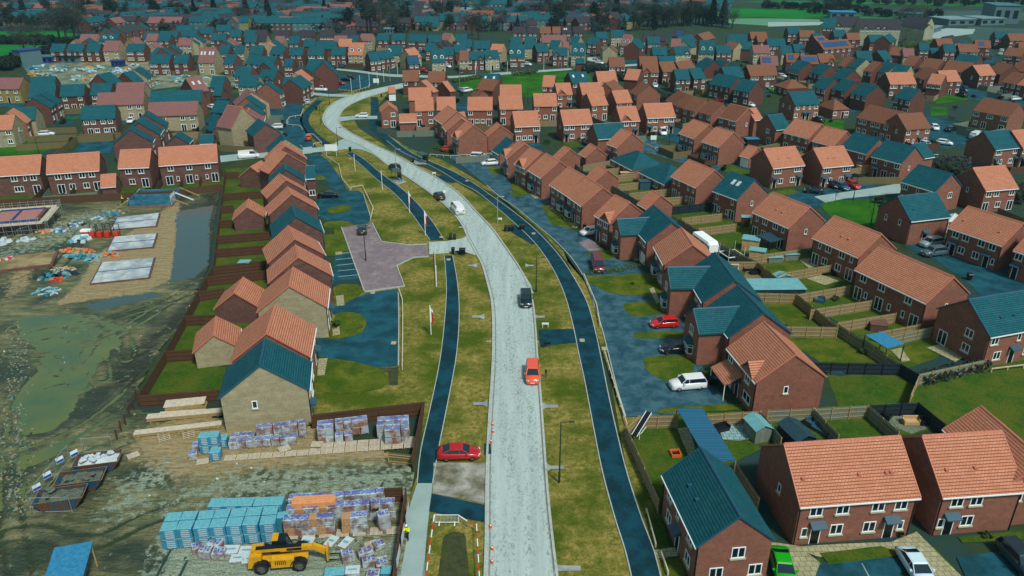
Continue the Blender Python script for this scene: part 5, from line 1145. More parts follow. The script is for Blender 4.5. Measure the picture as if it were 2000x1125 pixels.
for ph,rs in ROWS:
    if not ph: continue
    for i,r in enumerate(rs):
        a,u,L,D,lo,dist,he=root_meta[r.name]
        if dist<190 or dist>560 or he<3.5: continue
        v=Vector((-u.y,u.x,0)); back='F' in lo
        dep=rg.uniform(6,9) if back else rg.uniform(4,6)
        c=[a-v*.3,a+u*L-v*.3,a+u*L-v*dep,a-v*dep]
        for _ in range(3):
            bad=any(inrect(q,m2) for nm,m2 in root_meta.items() if nm!=r.name for q in (c[2],c[3],(c[2]+c[3])/2)) or any(roadside(q) for q in (c[2],c[3]))
            if not bad: break
            dep*=.6; c=[c[0],c[1],a+u*L-v*dep,a-v*dep]
        if bad: continue
        if back or rg.random()<.6:
            k=1 if back else rg.uniform(.35,.6); poly('garden_lawn' if back else 'front_lawn',[(q.x,q.y) for q in (c[0],c[0]+u*L*k,c[3]+u*L*k,c[3])],'lawn_grass' if rg.random()<.6 else 'park_green',3,raw=True)
            if not back: poly('driveway',[(q.x,q.y) for q in (c[0]+u*L*(k+.02),c[1],c[2],c[3]+u*L*(k+.02))],'tarmac',3,raw=True)
        else: poly('driveway',[(q.x,q.y) for q in c],'tarmac',3,raw=True)
        if back or rg.random()<.35:
            o=c[0]; fr=empty('wooden_fence',(o.x,o.y,0),0,('back' if back else 'front')+' garden fence of the house '+(ORD[i] if i<20 else str(i+1)+'th')+' from left '+ph,'fence','back garden fences'); b=MB(); hh=1.75
            for p,q in ((c[0],c[3]),(c[3],c[2]),(c[2],c[1])):
                w_=Vector((0,0,hh)); t=(q-p).normalized(); t=Vector((-t.y,t.x,0))*.03; b.hexa([p-o-t,q-o-t,q-o+t,p-o+t],[p-o-t+w_,q-o-t+w_,q-o+t+w_,p-o+t+w_])
            link('boards',b.mesh('boards',rg.choice(('fence_tan','fence_brown','fence_grey','fence_old'))),fr)
        elif rg.random()<.5 and dist<480:
            q=c[0]+u*L*rg.uniform(.6,.85)-v*min(3,dep*.5); kd=rg.choice(('hatch','hatch','suv','saloon')); cl=rg.choice(('dfe6e8','101c24','203c5c','68787c','7a1418','1c2c30'))
            vehicle(kd,cl,{'dfe6e8':'white','101c24':'black','203c5c':'blue','68787c':'grey','7a1418':'dark red','1c2c30':'dark'}[cl]+' car in front of the house '+(ORD[i] if i<20 else str(i+1)+'th')+' from left '+ph,0,0,math.atan2(v.y,v.x)+rg.choice((0,math.pi)),None,1,None,None,q)
# ---------------- street furniture ----------------
def lamp(px,py,label,mt='lamp_green',h=8.2,group='street lamps',arm=.9,ar=0):
    p=at(px,py); r=empty('street_lamp',(p.x,p.y,0),ar,label,'lamp',group); b=MB(); b.tube((0,0,0),(0,0,1.4),.12,8); b.tube((0,0,1.4),(0,0,h),.085,8,r2=.055); link('column',b.mesh('column',mt),r)
    b=MB(); b.tube((0,0,h-.05),(arm,0,h+.06),.04,6); link('bracket',b.mesh('bracket',mt),r); b=MB(); b.hexa([(arm-.1,-.12,h),(arm+.45,-.1,h),(arm+.45,.1,h),(arm-.1,.12,h)],[(arm-.05,-.08,h+.12),(arm+.4,-.05,h+.1),(arm+.4,.05,h+.1),(arm-.05,.08,h+.12)]); link('lantern',b.mesh('lantern','galvanised' if mt!='lamp_green' else mt),r)
for x,y,l,m_,h_ in ((1092,943,'tall dark green street lamp on the near right verge','lamp_green',7.6),(1047,570,'dark green street lamp on the verge beside the black car','lamp_green',6),(972,437,'pale street lamp on the verge near the crossing path','galvanised',5.6),(774,336,'pale street lamp beside the dark car at the bus shelter','galvanised',5.6),
 (715,510,'dark street lamp at the corner of the block paved court','lamp_green',6.2),(627,243,'dark street lamp inside the bend of the road','lamp_green',5.5),(644,205,'dark street lamp where the side road meets the bend','lamp_green',5.5),(660,285,'dark street lamp at the foot of the bend','lamp_green',5),
 (898,174,'pale street lamp at the park corner','galvanised',6),(762,159,'pale street lamp at the bend by the far junction','galvanised',5),(1420,316,'white street lamp beside the row of garages','galvanised',5),(1666,392,'dark street lamp beside the pale paved street','lamp_green',6),(1700,440,'dark thin lamp on the green','lamp_green',5),(1306,288,'thin lamp behind the small bright lawn','lamp_green',4.5),(1106,274,'thin lamp before the long semi of the orange cluster','lamp_green',5),
 (1031,201,'thin lamp by the path at the park','lamp_green',5.5),(1812,342,'pale street lamp beyond the blue slate wing','galvanised',5),(1248,197,'pale lamp in front of the plain brick gable','galvanised',5),(45,292,'pale lamp on the left green, right one','galvanised',5),(9,290,'pale lamp on the left green, left one','galvanised',5),(78,306,'dark lamp at the foot of the slanting fence','lamp_green',5),(1109,133,'pale lamp on the far cross road','galvanised',5),(1097,130,'white lamp beside the front gabled slate house','galvanised',5)):
    lamp(x,y,l,m_,h_)
def flag(px,py,label,c=None,h=5.2):
    p=at(px,py); r=empty('flag_pole',(p.x,p.y,0),0,label,'flagpole','white flag poles along the road'); b=MB(); b.tube((0,0,0),(0,0,h),.06,8); b.tube((0,0,h),(0,0,h+.1),.09,8); link('pole',b.mesh('pole','white_plastic'),r)
    if c:
        b=MB(); n_=6
        for i in range(n_):
            for j in range(6):
                f=lambda i,j:(.06+i*.065*(1-.05*j),.10*math.sin(i*1.6+j*.5)*(i/n_),h-.1-j*.38-i*.12)
                b.face([f(i,j),f(i,j+1),f(i+1,j+1),f(i+1,j)],0 if (i<2 or j<1) else 1)
        b.v=[(x,y,z) for x,y,z in b.v]; link('flag',b.mesh('flag',['white_plastic',c],True),r)
M('flag_red','c42430'); M('flag_dark_red','8c2030')
for x,y,l,c,h_ in ((694,335,'bare white flag pole by the estate entrance',None,4.2),(747,371,'bare white flag pole second from the entrance',None,4.4),(800,416,'flag pole with a dark red and white flag','flag_dark_red',4.6),(831,461,'flag pole with a bright red flag beside the footpath','flag_red',5),(842,654,'near flag pole with a small red and white flag on the big verge','flag_red',4.6),(853,560,'bare pole below the side road junction',None,3.6),
 (687,181,'white pole at the distant bays, left one',None,5),(704,174,'white pole at the distant bays, second',None,5),(722,168,'white pole at the distant bays, third',None,5),(738,166,'white pole at the distant bays, right one',None,5),(750,160,'thin white pole near the far junction',None,4.5),(777,147,'thin white pole across the far junction',None,4.5),(929,147,'pole with red cloth on the far road','flag_red',5),(959,143,'white pole on the far road',None,5),(870,144,'pole with red and white cloth near the white car','flag_red',5.5),(991,141,'thin white pole beside the dormered brick house',None,4.5),(1062,139,'white pole beside the diagonal path',None,7),(1187,118,'white pole near the buff gabled house',None,5)):
    flag(x,y,l,c,h_)
def shelter(px,py,label,rz):
    p=at(px,py); r=empty('bus_shelter',(p.x,p.y,.06),rz,label,'bus shelter','bus shelters'); b=MB(); b.hexa([(-1.6,-.8,2.3),(1.6,-.8,2.3),(1.6,.8,2.4),(-1.6,.8,2.4)],[(-1.6,-.8,2.4),(1.6,-.8,2.4),(1.6,.8,2.5),(-1.6,.8,2.5)]); link('roof',b.mesh('roof','grey_canopy'),r)
    for x in (-1.5,1.5):
        for y in (-.7,.7): b=MB(); b.tube((x,y,0),(x,y,2.35),.05,6); link('post',b.mesh('post','lamp_green'),r)
    b=MB(); b.box(-1.45,-.72,.3,1.45,-.69,2.1); link('glass_panel',b.mesh('glass_panel','window_glass'),r); b=MB(); b.box(-1.2,-.5,.5,1.2,-.2,.56); link('bench',b.mesh('bench','galvanised'),r)
shelter(775,352,'bus shelter on the left verge beside the footpath',ang(at(790,375),at(760,350))); shelter(826,318,'bus shelter on the right verge beside the footpath',ang(at(840,330),at(812,316)))
for s in ('762,350 780,348 795,356 778,362','803,314 826,312 834,322 812,322'): poly('paved_stop',P(s),'concrete',20)
def binn(px,py,label,c='black_plastic',lid=None,rz=0.,s=1):
    p=at(px,py); r=empty('wheelie_bin',(p.x,p.y,.08),rz,label,'bin','wheelie bins'); b=MB(); b.hexa([(-.22*s,-.26*s,.05),(.22*s,-.26*s,.05),(.22*s,.26*s,.05),(-.22*s,.26*s,.05)],[(-.29*s,-.34*s,1.0),(.29*s,-.34*s,1.0),(.29*s,.34*s,1.0),(-.29*s,.34*s,1.0)]); link('bin_body',b.mesh('bin_body',c),r)
    b=MB(); b.hexa([(-.31*s,-.37*s,1.0),(.31*s,-.37*s,1.0),(.31*s,.37*s,1.0),(-.31*s,.37*s,1.0)],[(-.28*s,-.3*s,1.09),(.28*s,-.3*s,1.09),(.28*s,.34*s,1.13),(-.28*s,.34*s,1.13)]); link('bin_lid',b.mesh('bin_lid',lid or c),r)
    b=MB()
    for x in (-.24,.24): b.tube((x-.03,.3*s,.1),(x+.03,.3*s,.1),.1,10)
    link('bin_wheel',b.mesh('bin_wheel','rubber'),r)
M('blue_lid','1c50a0')
for x,y,l,s in ((880,468,'black bin on the verge corner, left of a pair',1),(888,469,'black bin on the verge corner, right of a pair',1),(885,496,'black bin below the junction, single one on the left',1.1),(900,497,'black bin in the pair below the junction, left',1),(906,497,'black bin in the pair below the junction, right',1),
 (987,452,'black bin at the left end of the row on the crossing path',.95),(994,452,'second black bin of the row on the crossing path',.95),(1001,451,'third black bin of the row on the crossing path',.95),(1016,449,'fourth black bin of the row on the crossing path',.95),(1022,449,'black bin at the right end of the row on the crossing path',.95),
 (1388,752,'black bin behind the white car, left one',1),(1407,583,'x',0),(1140,384,'black bin at the gable of the fifth drive house, left',1),(1060,378,'x',0),(1149,445,'x',0),(684,296,'dark bin at the side road corner',1.1),(807,317,'dark bin beside the right bus shelter',1.1),(618,214,'dark bin beside the left footpath bend',1.1),(745,190,'dark bin at the cross path',1),(1860,672,'green bin against the far right slate house',1.2),(1892,547,'black bin on the driveway edge at the right',1.2),(623,654,'black bin beside the buff gabled house, left',1),(628,655,'black bin beside the buff gabled house, right',1),(1355,655,'black bin beside the red hatchback drive',1.1)):
    if s: binn(x,y,l,s=s)
binn(1396,752,'blue lidded bin behind the white car','black_plastic','blue_lid'); binn(1142,447,'black bin beside the fifth drive house gable, right')
# signs
def sign(px,py,label,w_=1.2,h=.5,zt=1.4,mt='white_plastic',rz=0.):
    p=at(px,py); r=empty('sign_board',(p.x,p.y,.05),rz,label,'sign'); 
    for x in (-w_*.4,w_*.4): b=MB(); b.tube((x,0,0),(x,0,zt),.04,6); link('post',b.mesh('post','lamp_green' if mt!='white_plastic' else mt),r)
    b=MB(); b.box(-w_/2,-.07,zt-h,w_/2,-.04,zt); link('board',b.mesh('board',mt),r)
sign(648,306,'large blank white sign board on two posts at the side road',3.2,1.7,3.2); sign(1065,640,'small white street name sign by the crossing path',1.0,.3,.8); sign(1068,680,'small black street name sign below the crossing path',1.0,.3,.9,'black_plastic',.3); sign(1066,738,'narrow dark marker post sign on the near right verge',.2,.5,1.2,'black_plastic'); sign(848,343,'small white sign beside the right verge path',.9,.3,.8)
sign(896,499,'black street name sign below the junction',1.3,.35,.9,'black_plastic'); sign(976,432,'white marker at the foot of the pale street lamp',.9,.4,.7); sign(735,165,'white sign board with blue lettering by the bend',2.2,1.6,2.2); sign(1276,276,'white house shaped board beside the small bright lawn',1.6,1.2,1.6); sign(868,379,'small green marker on the verge',.5,.5,.8)
M('cone_orange','d84818')
def cone(px,py,label):
    p=at(px,py); r=empty('traffic_cone',(p.x,p.y,.09),0,label,'cone','traffic cones'); b=MB(); b.box(-.22,-.22,0,.22,.22,.05); b.tube((0,0,.05),(0,0,.75),.16,10,r2=.03); link('cone_body',b.mesh('cone_body','cone_orange'),r); b=MB(); b.tube((0,0,.35),(0,0,.5),.112,10,r2=.085); link('reflective_band',b.mesh('reflective_band','white_plastic'),r); r.scale=(.7,.7,.8)
for x,y,l in ((962,832,'farthest cone beside the left kerb'),(963,846,'second farthest cone beside the left kerb'),(959,866,'cone just above the red saloon'),(958,1032,'cone lying by the tarmac patch'),(961,1075,'cone second from the bottom by the kerb'),(961,1101,'nearest cone by the bottom edge'),(999,541,'orange cone on the lay-by by the kerb')): cone(x,y,l)
# red and white barrier round the grass trench
def pole(a,c,label,mt,r_=.05,z0=1.0,z1=1.0):
    A=at(*a); Bp=at(*c); r=empty('barrier_rail',(A.x,A.y,.06),0,label,'barrier','red and white barrier rails'); d=Bp-A; b=MB(); b2=MB(); k=max(2,int(d.length/1.0))
    for i in range(k): (b if i%2 else b2).tube(d*(i/k)+Vector((0,0,z0+(z1-z0)*i/k)),d*((i+1)/k)+Vector((0,0,z0+(z1-z0)*(i+1)/k)),r_,5)
    link('red_band',b.mesh('red_band','red_plastic'),r); link('white_band',b2.mesh('white_band','white_plastic'),r)
    for i in (0,k//2,k): p=d*(i/k); b=MB(); b.tube(p,p+Vector((0,0,1)),.03,5); b.tube(p+Vector((-.3,0,.02)),p+Vector((.3,0,.02)),.03,4); link('leg',b.mesh('leg','galvanised'),r)
pole((849,1022),(832,1150),'left red and white barrier rail beside the footpath','x'); pole((931,1040),(937,1150),'right red and white barrier rail beside the kerb','x'); pole((897,1022),(931,1040),'slanting red and white barrier rail at the corner','x',z0=.9,z1=.6)
p=at(873,1024); r=empty('pedestrian_barrier',(p.x,p.y,.06),0,'white steel pedestrian barrier at the head of the trench','barrier'); b=MB()
for a,c in (((-1.15,0,.15),(-1.15,0,1.1)),((1.15,0,.15),(1.15,0,1.1)),((-1.15,0,1.1),(1.15,0,1.1)),((-1.15,0,.2),(1.15,0,.2))): b.tube(a,c,.03,6)
link('frame',b.mesh('frame','white_plastic'),r); b=MB()
for i in range(1,17): x=-1.15+2.3*i/17; b.tube((x,0,.2),(x,0,1.1),.012,4)
link('bars',b.mesh('bars','white_plastic'),r); b=MB(); b.box(-.8,-.3,0,-.7,.3,.04); b.box(.7,-.3,0,.8,.3,.04); b.tube((-.75,0,0),(-.75,0,.2),.03); b.tube((.75,0,0),(.75,0,.2),.03); link('foot',b.mesh('foot','white_plastic'),r)
poly('trench_soil',P('872,1042 905,1042 912,1080 915,1160 858,1160 862,1080'),'dark_timber',9) if 0 else poly('worn_grass',P('870,1045 905,1042 912,1080 915,1160 858,1160 862,1080'),'worn_soil',8,3)
# ---------------- building site ----------------
random.seed(4)
M('teal_wrap','4a9cac','78bcc8',scale=6,rough=.4,bmp=.03); M('white_wrap','a4b8c0','c0cccf',scale=5,rough=.35,bmp=.03,c3='7c6460',s3=1.3); M('brown_brick_pack','7a4c3c','94685a',scale=3,c3='9cacb4',s3=.9,rough=.6); M('tan_pack','a07850','b89068',scale=4); M('blue_print','1c50b0',rough=.4); M('teal_front','2c7c9c','3c8cac',scale=3,rough=.4,bmp=.02); M('dark_wrap','2c7888','3c8c9c',scale=4,rough=.4,bmp=.03)
GZ=.16
def gl(px,py,z=GZ): p=at(px,py); return Vector((p.x,p.y,z))
PK={}
def pack(loc,rz,kind,label,group,w_=.88,d=.9,h=1.0,cat='brick pack',name='wrapped_pack'):
    k=(kind,w_,d,h)
    if k not in PK:
        sm,tm={'white':('white_wrap','white_wrap'),'brick':('brown_brick_pack','white_wrap'),'tan':('tan_pack','tan_pack'),'teal':('teal_front','teal_wrap'),'teal2':('dark_wrap','teal_wrap'),'flat':('white_wrap','white_sheet')}[kind]
        b=MB(); e=.03; x,y=w_/2-.01,d/2-.01
        b.hexa([(-x,-y,.1),(x,-y,.1),(x,y,.1),(-x,y,.1)],[(-x,-y,h-e),(x,-y,h-e),(x,y,h-e),(-x,y,h-e)]); b.hexa([(-x,-y,h-e),(x,-y,h-e),(x,y,h-e),(-x,y,h-e)],[(-x+e,-y+e,h),(x-e,-y+e,h),(x-e,y-e,h),(-x+e,y-e,h)],1)
        bm=b.mesh('wrapped_load',[sm,tm]); b=MB()
        if kind in('white','brick'):
            for i in range(3):                    # blue printed characters on the wrap
                cx=-w_*.3+i*w_*.28; z=h+.004
                for q in ((0,-.22,.06,.22),(.0,-.22,.2,-.13),(.0,.13,.2,.22),(.14,-.22,.2,.22)) if i!=1 else ((0,-.22,.06,.22),(.13,-.22,.19,.22),(0,-.05,.16,.05)): b.box(cx-.07+q[0],q[1]*1.3,h-.005,cx-.07+q[2],q[3]*1.3,z)
            pm=b.mesh('blue_print','blue_print')
        elif kind=='teal':
            for i in range(4):
                z=.16+i*(h-.2)/4; b.box(-w_*.2,-y-.006,z,w_*.34,-y+.01,z+.13)
                for j in range(5): b.box(-w_*.15+j*w_*.1,-y-.008,z+.03,-w_*.15+j*w_*.1+.05,-y+.01,z+.09,1)
            pm=b.mesh('printed_bands',['white_sheet','dark_wrap'])
        elif kind=='flat':
            b.box(-w_*.3,-d*.1,h-.01,w_*.3,d*.1,h+.004); pm=b.mesh('printed_label','teal_wrap')
        else: pm=None
        b=MB()
        for q in (-x,-.05,x-.1): b.box(q,-y,0,q+.1,y,.1)
        PK[k]=(bm,pm,b.mesh('pallet_base','timber'))
    bm,pm,pb=PK[k]; r=empty(name,loc,rz,label,cat,group); link('wrapped_load',bm,r); link('pallet_base',pb,r)
    if pm: link('blue_print' if kind in('white','brick') else 'printed_bands',pm,r)
    return r
def packrow(a,c,n_,levels,kinds,label,group,back=0.,**k):
    A=gl(*a); B_=gl(*c); u=(B_-A); L=u.length; u.normalize(); v=Vector((-u.y,u.x,0)); rz=ang(A,B_); w_=k.get('w_',.88); h=k.get('h',1.0)
    for i in range(n_):
        for l in range(levels):
            kd=kinds[(i*7+l*3)%len(kinds)] if len(kinds)>1 else kinds[0]; p=A+u*(L*(i+.5)/n_)+v*back+Vector((0,0,h*l)); jt=random.uniform(-.05,.05); pack((p.x+jt*.6-v.x*jt*1.5,p.y+jt-v.y*jt*1.5,p.z),rz+jt,kd,(('upper ' if l else 'lower ') if levels>1 else '')+label+(', '+ORD[i]+' from left' if n_>1 else ''),group,**k)
WB='white wrapped brick pack '
packrow((450,878),(581,866),8,1,['white','white','brick'],WB+'in the low row against the buff gable','brick packs in the low front row')
packrow((452,868),(500,864),3,1,['white','brick'],WB+'in short low row under the buff gable','brick packs in the short low row',back=.2)
packrow((505,864),(601,853),6,2,['white','brick','white'],WB+'in the back row by the buff gable','brick packs in the two high back row')
packrow((622,866),(654,863),2,2,['brick','white'],WB+'at left end of middle stack','middle stack, left end'); packrow((622,866),(654,863),2,2,['white'],WB+'in second rank, left end of middle stack','middle stack, left end behind',back=.95)
packrow((656,864),(690,861),2,1,['white','brick'],WB+'in low pair fronting the middle stack','middle stack, front pair'); packrow((657,862),(721,854),4,2,['brick','white','brick'],WB+'in back row of middle stack','middle stack, back row',back=.95)
packrow((753,868),(800,864),3,2,['brick','brick','white'],WB+'in front rank beside the hoarding','hoarding stack, front rank'); packrow((738,868),(800,864),4,2,['white','brick'],WB+'in middle rank beside the hoarding','hoarding stack, middle rank',back=.95); packrow((738,868),(800,864),4,2,['white'],WB+'in back rank beside the hoarding','hoarding stack, back rank',back=1.9)
for (x,y,l,t) in ((405,884,0,'lower rear left'),(405,884,1,'upper left'),(424,882,0,'lower rear middle'),(424,882,1,'upper right'),(437,872,0,'small rear right'),(424,897,0,'lone front')): p=gl(x,y); pack((p.x,p.y,p.z+1.12*l),.12,'teal','plain teal cube pack, '+t+' of the group left of the brick packs','teal cube packs',w_=1.12,d=1.1,h=1.1,cat='wrapped pack')
for x,y,t in ((379,897,'small torn blue wrapped pack in front of the teal cubes'),(386,880,'half used brick pack beside the teal cubes')): pack(gl(x,y),.3,'white',t,None,w_=.95,d=.9,h=.8)
TB='teal block pack '
for bk,a,c,n_,t in ((0,(323,1068),(545,1053),7,'in the front rank of long wall'),(1.3,(323,1068),(545,1053),7,'in the second rank of long wall')): packrow(a,c,n_,2,['teal'],TB+t,'long teal wall of packs'+(' second rank' if bk else ''),back=bk,w_=1.42,d=1.2,h=1.15,cat='block pack')
packrow((400,1058),(548,1053),5,2,['teal'],TB+'in the third rank of long wall','long teal wall of packs third rank',back=2.6,w_=1.42,d=1.25,h=1.15,cat='block pack'); packrow((545,1040),(566,1038),1,2,['teal2'],'dark teal pack between the teal wall and the brick packs','dark teal packs',w_=1.2,h=1.0,cat='block pack')
LB='brick pack '
packrow((560,1046),(655,1040),6,2,['tan','white','white','brick'],LB+'in the front left rank of the lower stack','lower stack front left'); packrow((560,1046),(655,1040),6,2,['white','tan','white'],LB+'in second left rank under the orange timbers','lower stack second left',back=1.5); packrow((560,1046),(655,1040),6,2,['white'],LB+'in the back left rank of the lower stack','lower stack back left',back=3.0)
packrow((671,1041),(720,1037),3,2,['tan','white','white'],LB+'in the front right rank of the lower stack','lower stack front right'); packrow((657,1042),(772,1034),7,2,['white','brick','white'],LB+'in the second right rank of the lower stack','lower stack second right',back=1.7); packrow((657,1042),(750,1034),6,2,['white'],LB+'in the back right rank of the lower stack','lower stack back right',back=3.2)
for l in (0,1): p=gl(751,1034); pack((p.x,p.y,p.z+l*.95),.5-l*.12,'brick',('upper' if l else 'lower')+' twisted brick pack at the right end of the lower stack',None,w_=1.15,h=.95)
p=gl(737,1022,GZ+2.0); pack((p.x,p.y,p.z),.2,'white','pale crumpled pack lying on top of the lower stack',None,w_=.9,h=.6)
# orange timbers on the lower stack
A=gl(566,1046)+Vector((0,1.4,2.02)); r=empty('orange_timber_bundle',A,ang(at(560,1046),at(655,1040)),'bundle of long orange timbers lying across the lower brick packs','timber bundle'); M('orange_timber','d08858','e09c68',scale=3)
for j in range(4):
    b=MB()
    for k in range(3): b.box(random.uniform(0,.1),j*.3,k*.13,4.1+random.uniform(-.1,.1),j*.3+.26,k*.13+.11)
    link('timber_layer',b.mesh('timber_layer','orange_timber'),r)
# flat packs strewn about
for i,(x,y,w_,d,h,rz,kd,t) in enumerate(((452,1080,1.5,1.1,.35,.05,'flat','white flat pack below the teal wall, left one'),(484,1082,1.5,1.1,.35,.02,'flat','white flat pack below the teal wall, right one'),(492,1098,1.5,1.1,.3,0,'flat','white flat pack behind the telehandler tail'),(465,1096,1.3,1.0,.3,.1,'flat','torn white flat pack by the telehandler'),
 (388,1078,1.0,1.0,.7,.5,'brick','grey brown pack at the left of the loose group'),(405,1088,1.1,1.0,.9,-.1,'brick','pinkish brown pack in front of the loose group'),(424,1072,1.2,1.2,.8,-.3,'brick','large pinkish pack in the middle of the loose group'),(407,1066,1.1,1.0,.6,.2,'brick','grey pack at the back of the loose group'),(430,1090,1.1,1.0,.8,0,'white','whitish pack at the right of the loose group'),
 (648,1062,.9,1.4,.25,-.4,'flat','white flat pack right of the telehandler forks, left of the pair'),(676,1064,.9,1.5,.2,-.45,'flat','white flat pack right of the telehandler forks, right of the pair'),(600,1062,1.2,1.3,.2,-.2,'flat','white sheet pack behind the telehandler boom'),(680,1095,1.1,1.1,.9,.4,'white','crumpled white cube pack in front of the forks'),(714,1088,1.4,1.0,.7,.45,'white','white pack near the hoarding, upper of two'),
 (722,1104,1.3,1.0,.7,.3,'white','white pack near the hoarding, lower of two'),(741,1072,1.0,.9,.6,.5,'white','small white pack on a pallet near the hoarding'),(746,1106,1.1,1.2,.5,.3,'brick','pack with orange bricks by the hoarding'),(655,1128,1.8,1.0,.6,.1,'teal2','blue wrapped pack at the bottom edge with two labels'),(690,1126,1.3,1.0,.7,.1,'flat','white topped pack at the bottom edge'),(730,1130,1.2,.9,.6,0,'brick','dark pack at the bottom edge'),(756,1126,1.0,1.0,.7,0,'teal2','teal pack at the bottom edge by the hoarding'))):
    pack(gl(x,y),rz,kd,t,None,w_=w_,d=d,h=h,cat='wrapped pack')
# pallets
def palletmesh(w_=1.2,d=1.0,gapn=7):
    b=MB()
    for i in range(gapn): y=-d/2+(d-.1)*i/(gapn-1); b.box(-w_/2,y,.1,w_/2,y+.09,.13)
    b.v=b.v; c=MB()
    for i in range(3): x=-w_/2+(w_-.1)*i/2; c.box(x,-d/2,0,x+.1,d/2,.1)
    return b.mesh('slats','pale_timber'),c.mesh('bearers','timber')
PM=palletmesh(); PM2=palletmesh(1.25,1.6,5)
def pallet(x,y,rz,label,group=None,pm=PM,z=GZ,loc=None):
    r=empty('pallet',loc or gl(x,y,z),rz,label,'pallet',group); link('slats',pm[0],r); link('bearers',pm[1],r); return r
A,B_=gl(450,898),gl(800,873); u=(B_-A)/15; rz=ang(A,B_)
for i in range(16):
    for j in range(2):
        if j and not (i>6): continue
        p=A+u*i+Vector((-math.sin(rz),math.cos(rz),0))*1.08*j; pallet(0,0,rz,'pale flat pallet in the long row, '+('back' if j else 'front')+' rank, '+ORD[i]+' from left','pallets in the long row',loc=p+Vector((0,0,.0)))
for i in range(7): A=gl(571,1050)+(gl(768,1040)-gl(571,1050))*(i/6); pallet(0,0,ang(at(571,1050),at(768,1040)),'flat pallet under the lower brick stack, '+ORD[i]+' from left','pallets under the lower stack',loc=A)
for x,y,rz,l in ((321,857,.5,'slatted frame lying on the sand, left one by the timber'),(369,851,.45,'slatted frame lying on the sand, right one by the timber')): pallet(x,y,rz,l,None,PM2)
pallet(397,905,.25,'single pallet on the sand in front of the teal cubes'); pallet(261,893,.7,'dark broken pallet beside the top skip'); pallet(620,876,0,'pallet lying on a stack above the pallet row',z=.5); pallet(620,876,0,'pale pallet box in front of the pallet row',z=GZ); pallet(556,882,.6,'teal tinted pallet lying askew on the row',z=.3); pallet(726,1060+8,.5,'pallet leaning near the lower hoarding')
# timber stacks
def stack(a,c,d,h,label,n_=3):
    A,B_=gl(*a),gl(*c); L=(B_-A).length; r=empty('timber_stack',A,ang(A,B_),label,'timber stack'); b=MB()
    for k in range(n_): b.box(.05*k,0,h*k/n_+.1,L-.08*k,d,h*(k+1)/n_+.06)
    link('timber',b.mesh('timber','timber'),r); b=MB(); b.box(0,-.02,h+.06,L,d,h+.12); link('top_board',b.mesh('top_board','pale_timber'),r); b=MB()
    for x in (.4,L/2,L-.5): b.box(x,-.1,0,x+.12,d+.1,.1)
    link('bearers',b.mesh('bearers','timber'),r)
stack((322,812),(402,804),1.6,.9,'highest stack of pale boards by the brown fence',5); stack((310,822),(400,816),1.0,.35,'low layer of pale boards between the two long ones',2); stack((287,828),(434,815),1.0,.45,'long pale board pack, the middle one'); stack((262,858),(434,838),.9,.35,'long pale board pack nearest the slatted frames')
# skips
M('skip_blue','10384c','1c5068',scale=2,rough=.5,c3='5c3a24',s3=.8); M('rubble','485448','7c8878',scale=5,bmp=.1); M('skip_edge','a08040','7c5c30',scale=2)
def skip(x,y,rz,label,fill,L=4.6,W=2.3,H=1.25):
    r=empty('skip',gl(x,y,.1),rz,label,'skip','waste skips'); b=MB(); t=.06
    o0=[(-L/2+.9,-W/2,0),(L/2-.9,-W/2,0),(L/2-.9,W/2,0),(-L/2+.9,W/2,0)]; o1=[(-L/2,-W/2,H),(L/2,-W/2,H),(L/2,W/2,H),(-L/2,W/2,H)]
    i0=[(-L/2+.95,-W/2+t,.1),(L/2-.95,-W/2+t,.1),(L/2-.95,W/2-t,.1),(-L/2+.95,W/2-t,.1)]; i1=[(-L/2+t,-W/2+t,H),(L/2-t,-W/2+t,H),(L/2-t,W/2-t,H),(-L/2+t,W/2-t,H)]
    for k in range(4): n_=(k+1)%4; b.face([o0[k],o0[n_],o1[n_],o1[k]]); b.face([i0[n_],i0[k],i1[k],i1[n_]]); b.face([o1[k],o1[n_],i1[n_],i1[k]],1)
    b.face(o0[::-1]); b.face(i0); link('shell',b.mesh('shell',['skip_blue','skip_edge']),r)
    b=MB()
    for s in (-1,1):
        for x_ in (-.9,0,.9): b.box(x_-.05,s*(W/2+.03)-.03,.1,x_+.05,s*(W/2+.03)+.03,H-.05)
    link('ribs',b.mesh('ribs','skip_blue'),r)
    b=MB(); nx,ny=14,8; hh=[[.62*H+random.uniform(0,.25)+(.25 if 3<i<10 and 2<j<6 else 0) for j in range(ny+1)] for i in range(nx+1)]
    pt=lambda i,j:(-L/2+.35+(L-.7)*i/nx,-W/2+.07+(W-.14)*j/ny,hh[i][j])
    for i in range(nx):
        for j in range(ny): b.face([pt(i,j),pt(i+1,j),pt(i+1,j+1),pt(i,j+1)])
    link('waste',b.mesh('waste',fill,True),r)
    b=MB()
    for k in range(14 if fill=='white_sheet' else 5): x_,y_=random.uniform(-1.5,1.5),random.uniform(-.8,.8); a=random.uniform(0,3); c_,s_=math.cos(a)*.3,math.sin(a)*.3; z=H*.95+random.uniform(0,.2); b.hexa([(x_-c_,y_-s_,z),(x_+s_,y_-c_,z),(x_+c_,y_+s_,z),(x_-s_,y_+c_,z)],[(x_-c_,y_-s_,z+.08),(x_+s_,y_-c_,z+.1),(x_+c_,y_+s_,z+.12),(x_-s_,y_+c_,z+.08)])
    link('scraps',b.mesh('scraps','white_sheet' if fill=='white_sheet' else 'rubble'),r)['kind']='stuff'
skip(124,985,.22,'nearest blue skip full of grey rubble with faded lettering','rubble'); skip(163,950,.22,'middle blue skip heaped with grey waste','rubble'); skip(196,914,.22,'farthest skip full of torn white sheets','white_sheet')
